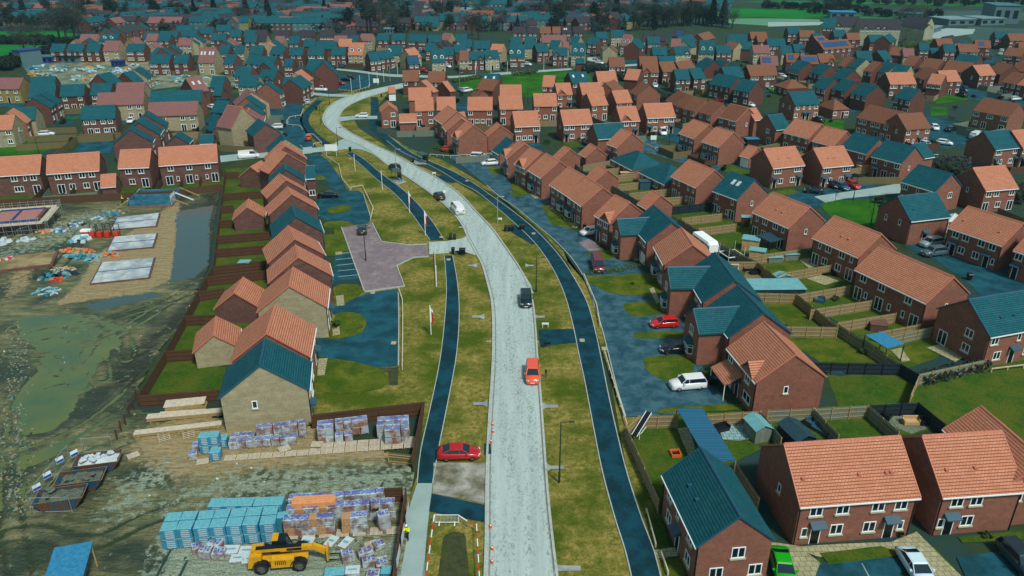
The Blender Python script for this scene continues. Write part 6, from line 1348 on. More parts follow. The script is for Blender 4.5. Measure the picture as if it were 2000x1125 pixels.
def mesh_fence(a,c,label):
    A,B_=gl(*a,.1),gl(*c,.1); L=(B_-A).length; r=empty('mesh_fence_panel',A,ang(A,B_),label,'fence','temporary mesh fence panels'); b=MB()
    for p,q in (((0,0,0),(0,0,1.9)),((L,0,0),(L,0,1.9)),((0,0,1.9),(L,0,1.9)),((0,0,.15),(L,0,.15))): b.tube(p,q,.025,5)
    link('frame',b.mesh('frame','galvanised'),r); b=MB()
    for i in range(1,int(L/.22)): b.tube((L*i/int(L/.22),0,.15),(L*i/int(L/.22),0,1.9),.006,3)
    link('wires',b.mesh('wires','galvanised'),r)
for a,c,l in (((60,998),(86,965),'mesh panel behind the nearest skip, lower'),((86,965),(112,932),'mesh panel behind the skips, middle'),((112,932),(138,900),'mesh panel behind the skips, upper'),((68,1004),(142,1002),'mesh panel in front of the nearest skip'),((165,886),(222,882),'mesh panel behind the farthest skip')): mesh_fence(a,c,l)
for i,(x,y) in enumerate(((98,948),(122,918),(150,905),(78,972))):
    r=empty('site_notice',gl(x,y,1.0),1.0,['blue and white notice hung on the mesh fence, second from the left','white notice on the mesh fence, second from the right','pale notice on the mesh fence beside the farthest skip','blue notice on the mesh fence, leftmost'][i],'sign'); b=MB(); b.box(-.4,-.06,0,.4,-.03,.7); link('board',b.mesh('board','white_plastic'),r); b=MB(); b.box(-.38,-.07,.05,.38,-.055,.35); link('blue_print',b.mesh('blue_print','blue_print'),r)
# tarpaulined site shed at the bottom left
A=at(181,1056.6,2.9); Bq=at(106,1069,2.9); Cq=at(68,1130,2.9); u=(A-Bq).normalized(); r=empty('site_store',(Bq.x,Bq.y,0),ang(Bq,A),'open site store with a bright blue pitched sheet roof at the bottom left','shed'); L=(A-Bq).length
b=MB(); b.hexa([(0,-4.2,2.45),(L,-4.2,2.45),(L,0,2.8),(0,0,2.8)],[(0,-4.2,2.53),(L,-4.2,2.53),(L,0,2.88),(0,0,2.88)]); link('roof',b.mesh('roof','blue_sheet'),r); b=MB(); b.box(.3,-3.9,.1,L-.9,-.3,2.42); link('wall',b.mesh('wall','fence_grey'),r); b=MB(); b.tube((L-.15,-.2,.1),(L-.15,-.2,2.75),.07); b.tube((L-.15,-3.9,.1),(L-.15,-3.9,2.5),.07); link('post',b.mesh('post','timber'),r)
# telehandler
def telehandler(x,y,rz):
    r=empty('telehandler',gl(x,y,.12),rz,'yellow telehandler with black cab and forks beside the lower brick stack','telehandler'); Y='yellow_paint'
    b=MB(); b.hexa([(-3.0,-.75,.7),(1.9,-.75,.7),(1.9,.75,.7),(-3.0,.75,.7)],[(-3.1,-.8,1.15),(2.1,-.7,1.15),(2.1,.7,1.15),(-3.1,.8,1.15)]); b.hexa([(-3.15,-.95,.6),(-1.9,-.95,.6),(-1.9,.95,.6),(-3.15,.95,.6)],[(-2.95,-.9,1.75),(-1.9,-.9,1.85),(-1.9,.9,1.85),(-2.95,.9,1.75)]); link('chassis',b.mesh('chassis',Y),r)
    b=MB(); b.hexa([(-1.1,-1.15,.62),(1.0,-1.15,.62),(1.0,-.6,.62),(-1.1,-.6,.62)],[(-1.0,-1.12,1.5),(.95,-1.12,1.4),(.95,-.6,1.5),(-1.0,-.6,1.6)]); e=link('engine_cover',b.mesh('engine_cover',Y),r); b=MB()
    for i in range(6): b.box(-.7+i*.17,-1.165,.95,-.63+i*.17,-1.13,1.4)
    link('vent_slots',b.mesh('vent_slots','black_plastic'),e)
    # cab on the far side
    b=MB(); c0=[(-1.2,.1,1.0),(.6,.1,1.0),(.6,1.1,1.0),(-1.2,1.1,1.0)]; c1=[(-.95,.2,2.55),(.15,.2,2.55),(.15,1.05,2.55),(-.95,1.05,2.55)]; b.hexa(c0,c1); cb=link('cab',b.mesh('cab','car_glass'),r); b=MB()
    for k in range(4): b.tube(c0[k],c1[k],.06,5); b.tube(c1[k],c1[(k+1)%4],.05,5); b.tube(c0[k],c0[(k+1)%4],.05,5)
    for i in range(5): b.tube((-.9+i*.2,.2,2.6),(-.9+i*.2,1.05,2.6),.02,4)
    link('cab_frame',b.mesh('cab_frame','black_plastic'),cb); b=MB(); b.box(-1.05,.15,2.56,-.5,1.1,2.64); link('cab_roof',b.mesh('cab_roof',Y),cb)
    # boom
    b=MB(); b.hexa([(-2.7,-.42,1.75),(2.6,-.42,1.75),(2.6,0,1.75),(-2.7,0,1.75)],[(-2.7,-.42,2.2),(2.6,-.42,2.15),(2.6,0,2.15),(-2.7,0,2.2)]); bo=link('boom',b.mesh('boom',Y),r); b=MB(); b.hexa([(2.5,-.38,1.8),(3.5,-.38,1.0),(3.5,-.04,1.0),(2.5,-.04,1.8)],[(2.6,-.38,2.25),(3.85,-.38,1.55),(3.85,-.04,1.55),(2.6,-.04,2.25)]); link('boom_nose',b.mesh('boom_nose',Y),bo)
    b=MB(); b.box(-2.4,-.43,2.2,1.6,.01,2.24); b.box(-2.3,-.435,1.76,-.3,-.425,1.86); b.box(.3,-.435,1.82,1.6,-.425,2.1); link('boom_stripe',b.mesh('boom_stripe','black_plastic'),bo)
    b=MB(); b.box(3.75,-.75,.55,3.9,.35,1.75); link('fork_carriage',b.mesh('fork_carriage',['yellow_paint']),r)
    for yy in (-.6,.15): b=MB(); b.hexa([(3.9,yy-.06,.5),(5.0,yy-.04,.5),(5.0,yy+.04,.5),(3.9,yy+.06,.5)],[(3.9,yy-.06,.58),(5.0,yy-.04,.53),(5.0,yy+.04,.53),(3.9,yy+.06,.58)]); link('fork',b.mesh('fork','black_plastic'),r)
    tm,rm=wheelmesh(.62,.48)
    for x_ in (-1.95,1.35):
        for yy in (-1.0,1.0):
            w0=empty('wheel',(x_,yy,.62)); w0.parent=r; link('tyre',tm,w0); link('rim',rm,w0)
            b=MB()
            for k in range(5): a0,a1=math.pi*(.12+.16*k),math.pi*(.12+.16*(k+1)); b.hexa([(x_+.74*math.cos(a0),yy-.3,.62+.74*math.sin(a0)),(x_+.74*math.cos(a1),yy-.3,.62+.74*math.sin(a1)),(x_+.74*math.cos(a1),yy+.25,.62+.74*math.sin(a1)),(x_+.74*math.cos(a0),yy+.25,.62+.74*math.sin(a0))],[(x_+.8*math.cos(a0),yy-.3,.62+.8*math.sin(a0)),(x_+.8*math.cos(a1),yy-.3,.62+.8*math.sin(a1)),(x_+.8*math.cos(a1),yy+.25,.62+.8*math.sin(a1)),(x_+.8*math.cos(a0),yy+.25,.62+.8*math.sin(a0))])
            link('mudguard',b.mesh('mudguard','black_plastic'),r)
telehandler(560,1102,.12)
# person: walking worker
M('skin','a87058'); M('hivis','d8f010',rough=.6); M('trousers','101820'); M('helmet_white','d8dcdc',rough=.3); M('boot','1c140c')
def skinobj(name,pts,edges,rad,mt,parent,lv=2):
    import bmesh
    bm=bmesh.new(); ly=bm.verts.layers.skin.verify(); vs=[bm.verts.new(p) for p in pts]
    for i,j in edges: bm.edges.new((vs[i],vs[j]))
    for i,rr in enumerate(rad): vs[i][ly].radius=(rr if isinstance(rr,tuple) else (rr,rr)); vs[i][ly].use_root=(i==0)
    me=bpy.data.meshes.new(name); bm.to_mesh(me); bm.free(); me.materials.append(MATS[mt])
    o=link(name,me,parent); s=o.modifiers.new('skin','SKIN'); s.use_smooth_shade=True; ss=o.modifiers.new('sub','SUBSURF'); ss.levels=lv; ss.render_levels=lv; return o
def person(px,py,rz,label,hat='helmet_white',coat='hivis',trs='trousers'):
    p=at(px,py); r=empty('person',(p.x,p.y,.09),rz,label,'person')
    # faces +x; mid-stride, both hands in front holding a phone, head bowed
    pts=[(0,0,.93),(0,0,1.15),(.02,0,1.42),(.05,0,1.53),(.08,0,1.64),(.1,0,1.74), (0,.1,.88),(.16,.11,.48),(.1,.11,.08),(.25,.11,.04), (0,-.1,.88),(-.06,-.11,.48),(-.28,-.11,.12),(-.16,-.11,.04),
      (.02,.2,1.4),(.06,.25,1.12),(.3,.14,1.13),(.38,.09,1.15),(.02,-.2,1.4),(.06,-.25,1.12),(.3,-.14,1.13),(.38,-.09,1.15)]
    ed=[(0,1),(1,2),(2,3),(3,4),(4,5),(0,6),(6,7),(7,8),(8,9),(0,10),(10,11),(11,12),(12,13),(2,14),(14,15),(15,16),(16,17),(2,18),(18,19),(19,20),(20,21)]
    rad=[(.12,.15),(.11,.14),(.12,.17),(.055,.055),(.09,.08),(.07,.07),.09,.06,.045,.04,.09,.06,.045,.04,.065,.045,.035,.025,.065,.045,.035,.025]
    skinobj('body',pts,ed,rad,'skin',r)
    skinobj('jacket',[(0,0,.98),(0,0,1.2),(.02,0,1.42),(.02,.2,1.4),(.06,.26,1.12),(.24,.17,1.13),(.02,-.2,1.4),(.06,-.26,1.12),(.24,-.17,1.13)],[(0,1),(1,2),(2,3),(3,4),(4,5),(2,6),(6,7),(7,8)],[(.16,.2),(.15,.19),(.14,.19),.09,.07,.06,.09,.07,.06],coat,r)
    skinobj('trousers',[(0,0,.95),(0,.1,.88),(.16,.11,.48),(.11,.11,.12),(0,-.1,.88),(-.06,-.11,.48),(-.27,-.11,.15)],[(0,1),(1,2),(2,3),(0,4),(4,5),(5,6)],[(.13,.16),.11,.085,.07,.11,.085,.07],trs,r)
    for s,a in ((1,(.12,.11,.05)),(-1,(-.26,-.11,.07))): b=MB(); b.hexa([(a[0]-.08,a[1]-.05,a[2]-.05),(a[0]+.2,a[1]-.05,a[2]-.05),(a[0]+.2,a[1]+.05,a[2]-.05),(a[0]-.08,a[1]+.05,a[2]-.05)],[(a[0]-.07,a[1]-.045,a[2]+.09),(a[0]+.12,a[1]-.04,a[2]+.03),(a[0]+.12,a[1]+.04,a[2]+.03),(a[0]-.07,a[1]+.045,a[2]+.09)]); link('boot',b.mesh('boot','boot'),r)
    b=MB(); k=14
    for i in range(4):
        a0,a1=i*math.pi/8,(i+1)*math.pi/8; r0,r1=.13*math.cos(a0),.13*math.cos(a1); z0,z1=1.73+.12*math.sin(a0),1.73+.12*math.sin(a1)
        for j in range(k): t0,t1=2*math.pi*j/k,2*math.pi*(j+1)/k; b.face([(.1+r0*math.cos(t0),r0*math.sin(t0),z0),(.1+r0*math.cos(t1),r0*math.sin(t1),z0),(.1+r1*math.cos(t1),r1*math.sin(t1),z1),(.1+r1*math.cos(t0),r1*math.sin(t0),z1)])
    b.box(.18,-.09,1.72,.27,.09,1.735); link('hard_hat',b.mesh('hard_hat',hat,True),r)
    for s in (-1,1):
        for f_ in range(5): b=MB(); y0=s*(.085-.014*f_); b.tube((.37,y0,1.135+.008*f_),(.44-.006*abs(f_-2),y0*.6,1.15+.008*f_),.009,5); link('finger',b.mesh('finger','skin'),r)
    return r
person(796,1054,-1.75,'worker in yellow high visibility jacket and white hard hat walking beside the hoarding')
person(240,398,.4,'distant worker in a yellow high visibility vest beside the brown fence','orange_plastic'); person(254,404,2.6,'distant worker in dark clothes by the half built block walls','helmet_white','white_sheet')
# ---------------- upper building site: slabs, block walls, scaffold, heaps ----------------
brickmat('blue_blocks','2c647c','387890','1c4254',bw=.44,rh=.22,ms=.02,stain='4c8ca0'); M('blue_strip','1c3478'); M('insulation','94645c','a87870',scale=3)
def slab(q,label):
    c=[at(*p) for p in q]; o=sum(c,Vector())/4; r=empty('house_foundation',(o.x,o.y,.1),0,label,'foundation','concrete house foundations'); v=[p-o for p in c]
    b=MB(); b.hexa([p*1.03 for p in v],[p*1.03+Vector((0,0,.3)) for p in v]); link('brick_edge',b.mesh('brick_edge','purple_brick'),r); b=MB(); b.hexa([p*.985+Vector((0,0,.3)) for p in v],[p*.985+Vector((0,0,.36)) for p in v]); link('concrete_top',b.mesh('concrete_top','slab_top'),r)
    b=MB(); a=(v[0]+v[3])/2; c_=(v[1]+v[2])/2; b.tube(a+Vector((0,0,.36)),c_+Vector((0,0,.36)),.09,4)
    for i in (1,3): b.tube(v[i]*.98+Vector((0,0,.36)),v[(i+1)%4]*.98+Vector((0,0,.36)),.05,4)
    link('membrane_strip',b.mesh('membrane_strip','blue_strip'),r)
M('slab_top','a8b8bc','c4ccca',scale=.8,c3='8c9aa0',s3=.5)
slab([(217,452),(306,445),(313,419.5),(229,428.5)],'farthest concrete foundation slab beside the stacked hoists'); slab([(210,494),(300,486),(308,459.5),(224,466.5)],'middle concrete foundation slab with a broad blue joint'); slab([(178,558),(292,546),(303,507),(200,516.5)],'nearest concrete foundation slab of the three')
# half built block house
A=at(254,408); B_=at(335,405); r=empty('half_built_house',(A.x,A.y,.1),ang(A,B_),'half built house of blue grey block walls on a brick base','building'); L=(B_-A).length; D=7.5
for y in (0,D/2,D): b=MB(); b.box(0,y-.1,.45,L,y+.1,1.75); link('block_wall',b.mesh('block_wall','blue_blocks'),r)
for x in (0,L): b=MB(); b.box(x-.1,.1,.45,x+.1,D/2-.1,1.75); b.box(x-.1,D/2+.1,.45,x+.1,D-.1,1.75); link('block_wall',b.mesh('block_wall','blue_blocks'),r)
b=MB(); b.box(-.15,-.15,0,L+.15,D+.15,.45); link('brick_base',b.mesh('brick_base','red_brick'),r); b=MB(); b.box(.1,.1,.452,L-.1,D/2-.1,.6); b.box(.1,D/2+.1,.452,L-.1,D-.1,.6); link('floor_slab',b.mesh('floor_slab','blue_blocks'),r)
for k,(p,q) in enumerate((((L,0),(L+3.2,.6)),((L,D),(L+4.2,D-1)),((0,0),(-2.8,-2)),((0,D),(-2,D+.5)),((L,D/2),(L+3.6,D/2)))): b=MB(); b.tube((p[0],p[1],1.9),(q[0],q[1],.1),.06,4); b.tube((p[0],p[1]+.4,1.9),(q[0],q[1]+.4,.1),.06,4); link('raking_prop',b.mesh('raking_prop','timber' if k<3 else 'white_plastic'),r)
b=MB()
for i in range(7): b.tube((L+.1,i*.5,.1),(L+.1,i*.5,2.6),.03,4); b.tube((L-.4,i*.5,.1),(L+.3,i*.5,2.6),.02,4)
link('prop_cluster',b.mesh('prop_cluster','white_plastic'),r)
# scaffolded building, upper left
A=at(-30,466); B_=at(118,454); r=empty('scaffolded_building',(A.x,A.y,.1),ang(A,B_),'building shell at first floor level with scaffold all round and pink insulation','building'); L=(B_-A).length-3; D=9.5
b=MB(); b.box(.8,.8,0,L-.8,D-.8,2.4); link('lower_wall',b.mesh('lower_wall','purple_brick'),r)
for k,(x0,x1) in enumerate(((1.2,L*.45),(L*.5,L-1.3))): b=MB(); b.box(x0,1.4,2.4,x1,D-1.6,2.5); link('insulation_floor',b.mesh('insulation_floor','insulation'),r)
b=MB(); b.box(L*.455,1,2.4,L*.495,D-1,2.62); b.box(1,D-1.5,2.4,L-1,D-1.0,2.65); b.box(1,.85,2.4,L-.9,1.25,2.6); link('membrane_strip',b.mesh('membrane_strip','blue_strip'),r)
for y0,y1 in ((-1.0,.3),(D-.3,D+1.0)): b=MB(); b.box(-.5,y0,2.3,L+.5,y1,2.36); link('walkway_boards',b.mesh('walkway_boards','pale_timber'),r)
b=MB(); b.box(L-.2,.3,2.3,L+1.2,D-.3,2.36); link('walkway_boards',b.mesh('walkway_boards','pale_timber'),r)
b=MB()
for y in (-1,.2,D-.2,D+1):
    for i in range(9): x=-.5+i*(L+1.6)/8; b.tube((x,y,0),(x,y,3.5),.035,4)
for y in (-1,D+1):
    for z in (1.2,2.3,2.85,3.35): b.tube((-.5,y,z),(L+1.1,y,z),.03,4)
for z in (2.3,2.85,3.35): b.tube((L+1.1,-1,z),(L+1.1,D+1,z),.03,4)
link('scaffold_tubes',b.mesh('scaffold_tubes','galvanised'),r)
# second shell at far left edge
A=at(-40,540); r=empty('low_foundation_shell',(A.x,A.y,.1),.35,'low brick foundation shell cut by the left edge with heaped materials','foundation'); b=MB(); b.box(0,0,0,11,7,.5); link('brick_edge',b.mesh('brick_edge','purple_brick'),r); b=MB(); b.box(.4,.4,.5,10.6,6.6,.56); link('floor_slab',b.mesh('floor_slab','sand_ground'),r)
def heap(x,y,rx,ry,h,mt,label,cat,name,n_=12,piece=.3,shape='block'):
    r=empty(name,gl(x,y,.12),random.uniform(-.3,.3),label,cat); b=MB()
    for i in range(n_):
        a,q=random.uniform(0,6.28),math.sqrt(random.random()); X_,Y_=rx*q*math.cos(a),ry*q*math.sin(a); z=h*(1-q)*random.uniform(.5,1); t=random.uniform(0,3.14); c_,s_=math.cos(t),math.sin(t); lx=piece*random.uniform(.6,1.6)*(3 if shape=='long' else 1); ly=piece*random.uniform(.5,.9)*(.35 if shape=='long' else 1); hz=piece*random.uniform(.3,.8)
        k=[(X_+c_*sx*lx-s_*sy*ly,Y_+s_*sx*lx+c_*sy*ly) for sx,sy in ((-1,-1),(1,-1),(1,1),(-1,1))]; b.hexa([(p[0],p[1],z-.05) for p in k],[(X_+(p[0]-X_)*.85,Y_+(p[1]-Y_)*.85,z+hz) for p in k],random.randrange(len(mt)))
    link('pieces',b.mesh('pieces',list(mt)),r)
for a in ((150,440,1.8,1.2,.6,('blue_sheet','white_sheet','black_plastic'),'heap of blue sheeting left of the farthest slab','heap','material_heap',22,.35),(222,418,2.2,1.2,.8,('blue_sheet','dark_wrap','timber'),'heap of blue wrapped goods beside the half built block walls','heap','material_heap',26,.35),(192,428,1.2,.9,.5,('blue_sheet','white_sheet'),'small dark blue heap left of the farthest slab','heap','material_heap',14,.3),
 (158,472,1.6,1.1,1.0,('white_sheet','teal_wrap'),'large pale blue bulk bags by the leaning panels','bags','bulk_bags',12,.6),(150,492,3.4,.9,.9,('orange_timber','timber','orange_plastic'),'line of orange roof battens below the bulk bags','timber','batten_pile',40,.3),(165,505,4.2,1.6,.7,('dark_wrap','galvanised','teal_wrap'),'jumble of teal pipes and fittings above the nearest slab','materials','fittings_pile',60,.35),
 (215,500,2.2,1.2,.7,('timber','orange_plastic','galvanised'),'coils of orange pipe beside the middle slab','pipes','pipe_pile',24,.3),(110,540,3.4,1.6,.8,('dark_wrap','galvanised','fence_dark'),'heap of dark drainage fittings left of the nearest slab','materials','fittings_pile',46,.4,),(92,572,2.0,1.0,.7,('dark_wrap','teal_wrap','white_sheet'),'bundles of pale blue gutter lengths on the mud','pipes','gutter_bundle',20,.3,'long'),
 (112,548,1.2,.8,.6,('orange_plastic','red_plastic'),'small orange red heap below the fittings','heap','material_heap',14,.3),(130,500+30,2.4,1,.6,('timber','pale_timber'),'loose timber lengths beside the crate','timber','timber_pile',20,.3,'long'),(8,478,1.4,1.0,1.0,('white_sheet','teal_wrap'),'pale bulk bag at the far left edge','bags','bulk_bags',8,.6),(14,512,2.0,1.6,.9,('white_sheet','red_plastic','blue_sheet','timber'),'colourful heap of wrapped goods at the far left','heap','material_heap',40,.35),
 (85,455,1.5,1.0,.9,('orange_timber','timber'),'orange brown crates in front of the scaffold','crates','crate_pile',14,.4),(118,452,1.6,1.0,.9,('brown_brick_pack','blue_sheet','white_sheet'),'brick and blue heap in front of the scaffold corner','heap','material_heap',24,.35),(55,470,1.8,.8,.5,('galvanised','white_sheet'),'grey sheets lying in front of the scaffold','sheets','sheet_pile',14,.4)): heap(*a)
# dumpers / hoists row: red machines
for i,(x,t) in enumerate(((171,'stack of red and white water barriers at the left of the hoist row'),(183,'red hoist, second in the row beside the farthest slab'),(197,'red hoist, third in the row beside the farthest slab'),(212,'red hoist, fourth in the row beside the farthest slab'),(229,'red hoist at the right end of the row by the slab'))):
    r=empty('site_hoist' if i else 'barrier_stack',gl(x,464),.1,t,'machinery' if i else 'barriers'); b=MB()
    if i==0:
        for k in range(4): b.box(-.9,-.5,k*.38,.9,.5,k*.38+.34,k%2)
        link('barriers',b.mesh('barriers',['red_plastic','white_plastic']),r)
    else:
        b.box(-.5,-.5,.1,.5,.5,1.0); link('engine_box',b.mesh('engine_box','red_plastic'),r); b=MB()
        for x_ in (-.5,.5): b.tube((x_,.5,0),(x_,.5,2.4),.07,4); b.tube((x_,-.5,0),(x_,-.5,1.4),.05,4)
        b.tube((-.5,.5,2.4),(.5,.5,2.4),.06,4); link('mast',b.mesh('mast','black_plastic'),r)
for a,c,l in (((140,474),(150,458),'leaning white framed panel, nearest of three'),((150,458),(160,446),'leaning white framed panel, middle of three'),((164,440),(174,428),'leaning white framed panel, farthest of three'),((38,468),(64,460),'white frame panel lying before the scaffold'),((92,446),(108,440),'white frame panel at the scaffold corner')): mesh_fence(a,c,l)
# stones along the left edge of the puddle: nobody could count them
b=MB(); random.seed(9); pp=G('18,640 26,700 22,760 20,830 12,900 8,960 30,1000')
for k in range(850):
    i=random.randrange(len(pp)-1); t=random.random(); x=pp[i][0]*(1-t)+pp[i+1][0]*t+random.gauss(.9,.8); y=pp[i][1]*(1-t)+pp[i+1][1]*t+random.gauss(0,1.0); s=random.uniform(.05,.2); z=hgt(x,y); a=random.uniform(0,3)
    q=[(x+s*math.cos(a+j*1.57)*random.uniform(.7,1.2),y+s*math.sin(a+j*1.57)*random.uniform(.7,1.2)) for j in range(4)]; b.hexa([(u_,v_,z-.06) for u_,v_ in q],[(x+(u_-x)*.7,y+(v_-y)*.7,z+s*.5) for u_,v_ in q],random.randrange(3))
M('stone_pale','6a827c'); M('stone_dark','3c5450'); M('stone_tan','8c8468')
tag(link('rubble_stones',b.mesh('rubble_stones',['stone_pale','stone_dark','stone_tan'])),'ridge of broken stones along the left edge of the green puddle','stones',kind='stuff')
b=MB()
for k in range(260):
    x,y=random.uniform(-75,-20),random.uniform(60,150)
    if not inpoly(np.array([x]),np.array([y]),site)[0]: continue
    s=random.uniform(.05,.2); a=random.uniform(0,3); q=[(x+s*math.cos(a+j*1.57),y+s*math.sin(a+j*1.57)) for j in range(4)]; z=hgt(x,y); b.hexa([(u_,v_,z-.05) for u_,v_ in q],[(x+(u_-x)*.7,y+(v_-y)*.7,z+s*.5) for u_,v_ in q],random.randrange(3))
tag(link('scattered_debris',b.mesh('scattered_debris',['stone_pale','white_sheet','stone_tan'])),'small stones and scraps strewn over the mud','debris',kind='stuff')
# ---------------- gardens ----------------
def box_obj(name,x,y,w_,d,h,rz,label,cat,mats,roofk=None,over=.15,z=.02):
    """small shed: walls, pitched / flat roof"""
    p=at(x,y); r=empty(name,(p.x,p.y,z),rz,label,cat); wm,rm=mats
    b=MB(); e=h*.78 if roofk=='gable' else h; b.box(-w_/2,-d/2,0,w_/2,d/2,e)
    if roofk=='gable': b.face([(-w_/2,-d/2,e),(w_/2,-d/2,e),(0,-d/2,h)]); b.face([(w_/2,d/2,e),(-w_/2,d/2,e),(0,d/2,h)])
    link('wall',b.mesh('wall',wm),r); b=MB()
    if roofk=='gable':
        for s in (-1,1): b.hexa([(0,-d/2-over,h+.02),(s*(w_/2+over),-d/2-over,e-.08),(s*(w_/2+over),d/2+over,e-.08),(0,d/2+over,h+.02)][::s],[(0,-d/2-over,h+.08),(s*(w_/2+over),-d/2-over,e-.02),(s*(w_/2+over),d/2+over,e-.02),(0,d/2+over,h+.08)][::s])
    else: b.box(-w_/2-over,-d/2-over,h,w_/2+over,d/2+over,h+.07)
    link('roof',b.mesh('roof',rm),r); b=MB(); b.box(-.38,-d/2-.03,.05,.38,-d/2,e-.25); link('door',b.mesh('door',wm),r); return r
M('pale_roof','5c9ca4','70acb0',scale=2); M('felt_dark','12343e','1c4450',scale=2,rough=.7); M('new_wood','b8986a','c8a878',scale=3); M('hot_tub','5c4038','6c4c40')
box_obj('garden_shed',1477,852,2.0,2.6,2.3,.25,'pale blue green roofed wooden shed on the grey slab patio','shed',('fence_grey','pale_roof'),'gable')
box_obj('garden_shed',1552,868,2.4,3.6,2.4,.28,'dark green shed with a round window beside the pale shed','shed',('black_timber','felt_dark'),'gable')
box_obj('summer_house',1465,487,2.9,2.4,2.2,-.4,'flat roofed pale summer house, farther of the two joined ones','shed',('new_wood','pale_roof')); box_obj('summer_house',1478,505,2.6,1.8,1.7,-.4,'flat roofed pale low store, nearer of the two joined ones','shed',('new_wood','pale_roof'))
box_obj('blue_shed',1259,369,2.6,1.7,1.9,.1,'blue plastic shed against the near slate bungalow','shed',('blue_grey_plastic' if 0 else 'grey_canopy','grey_canopy')); box_obj('new_shed',1223,352,2.8,1.0,1.9,.08,'new golden wood shed between the cross fences','shed',('new_wood','new_wood')); box_obj('garden_shed',1271,412,2.3,1.6,2.1,.1,'small pale roofed shed by the dark blue fence','shed',('black_timber','pale_roof'),'gable')
box_obj('low_store',1512,520-8,2.5,1.0,1.0,.1,'low pale store by the fence, left one','store',('fence_grey','pale_roof')) ; box_obj('low_store',1544,507,2.5,1.0,1.1,.1,'low pale store by the fence, right one','store',('fence_grey','pale_roof')); box_obj('garden_shed',1526,549,2.4,1.6,1.4,.3,'low pale roofed shed beside the lawn with the mat','shed',('fence_grey','pale_roof'),'gable')
box_obj('long_store',1497,580,10.5,4.0,2.2,.02,'long flat grey roofed outbuilding between the slate house and the fences','outbuilding',('fence_dark','pale_roof'),z=0); box_obj('tool_shed',1455,441,1.6,1.4,1.9,-.2,'small brown store beside the garden with red toys','shed',('fence_brown','pale_roof')); box_obj('garden_store',1391,408,.9,.8,1.6,0,'upright blue store at the end of the dark fence','store',('grey_canopy','grey_canopy'))
box_obj('play_house',480,528,1.7,1.3,1.6,0,'tiny yellow shed with a pale blue roof','shed',('yellow_wood' if 0 else 'yellow_brick','pale_roof')); box_obj('hot_tub',1713,643,2.3,2.2,1.1,-.25,'brown covered hot tub on the small lawn','hot tub',('hot_tub','hot_tub'),over=.05); box_obj('wooden_shed',1683,338,2.4,1.8,1.9,.1,'golden wood shed behind the old fence','shed',('new_wood','orange_timber'))
box_obj('gazebo',1462+0,219,3.4,2.6,1.9,.1,'x','x',('fence_dark','blue_sheet')) if 0 else box_obj('garden_gazebo',1467,283,3.4,2.4,1.8,.1,'dark gazebo with a flat blue top beside the fences','gazebo',('black_timber','blue_sheet'))
box_obj('garden_gazebo',436,205,3.6,2.8,2.1,0,'dark gazebo in the garden below the tall pink roofed house','gazebo',('black_timber','felt_dark')); box_obj('garden_shed',1170,303-6,2.6,1.6,1.6,.2,'x','x',('fence_grey','pale_roof')) if 0 else None
# corrugated carport: runs away from the viewer
def canopy_roof(q,z0,z1,mt,label,name='carport',posts=True,wall=None):
    c=[at(*p,z) for p,z in zip(q,(z0,z0,z1,z1))]; o=Vector((c[0].x,c[0].y,0)); r=empty(name,o,0,label,'canopy'); v=[p-o for p in c]; b=MB(); up=Vector((0,0,.08)); b.hexa(v,[p+up for p in v]); link('roof',b.mesh('roof',mt),r)
    if posts:
        for i in (0,1,2,3): b=MB(); b.tube((v[i].x,v[i].y,0),(v[i].x,v[i].y,v[i].z),.07,4); link('post',b.mesh('post','black_timber' if name!='carport' else 'timber'),r)
    return r
canopy_roof([(1382,902),(1437,900),(1371,797),(1322,799)],2.5,2.6,'corrugated','long corrugated blue carport behind the nearest slate house'); canopy_roof([(1732,681),(1766,673),(1725,649),(1690,655)],2.5,2.6,'blue_sheet','blue canopy on black posts over the garden patio','garden_canopy')
canopy_roof([(1505,474),(1531,468),(1503,454),(1478,460)],2.3,2.6,'felt_dark','glass roofed veranda on the back of the orange semi','veranda')
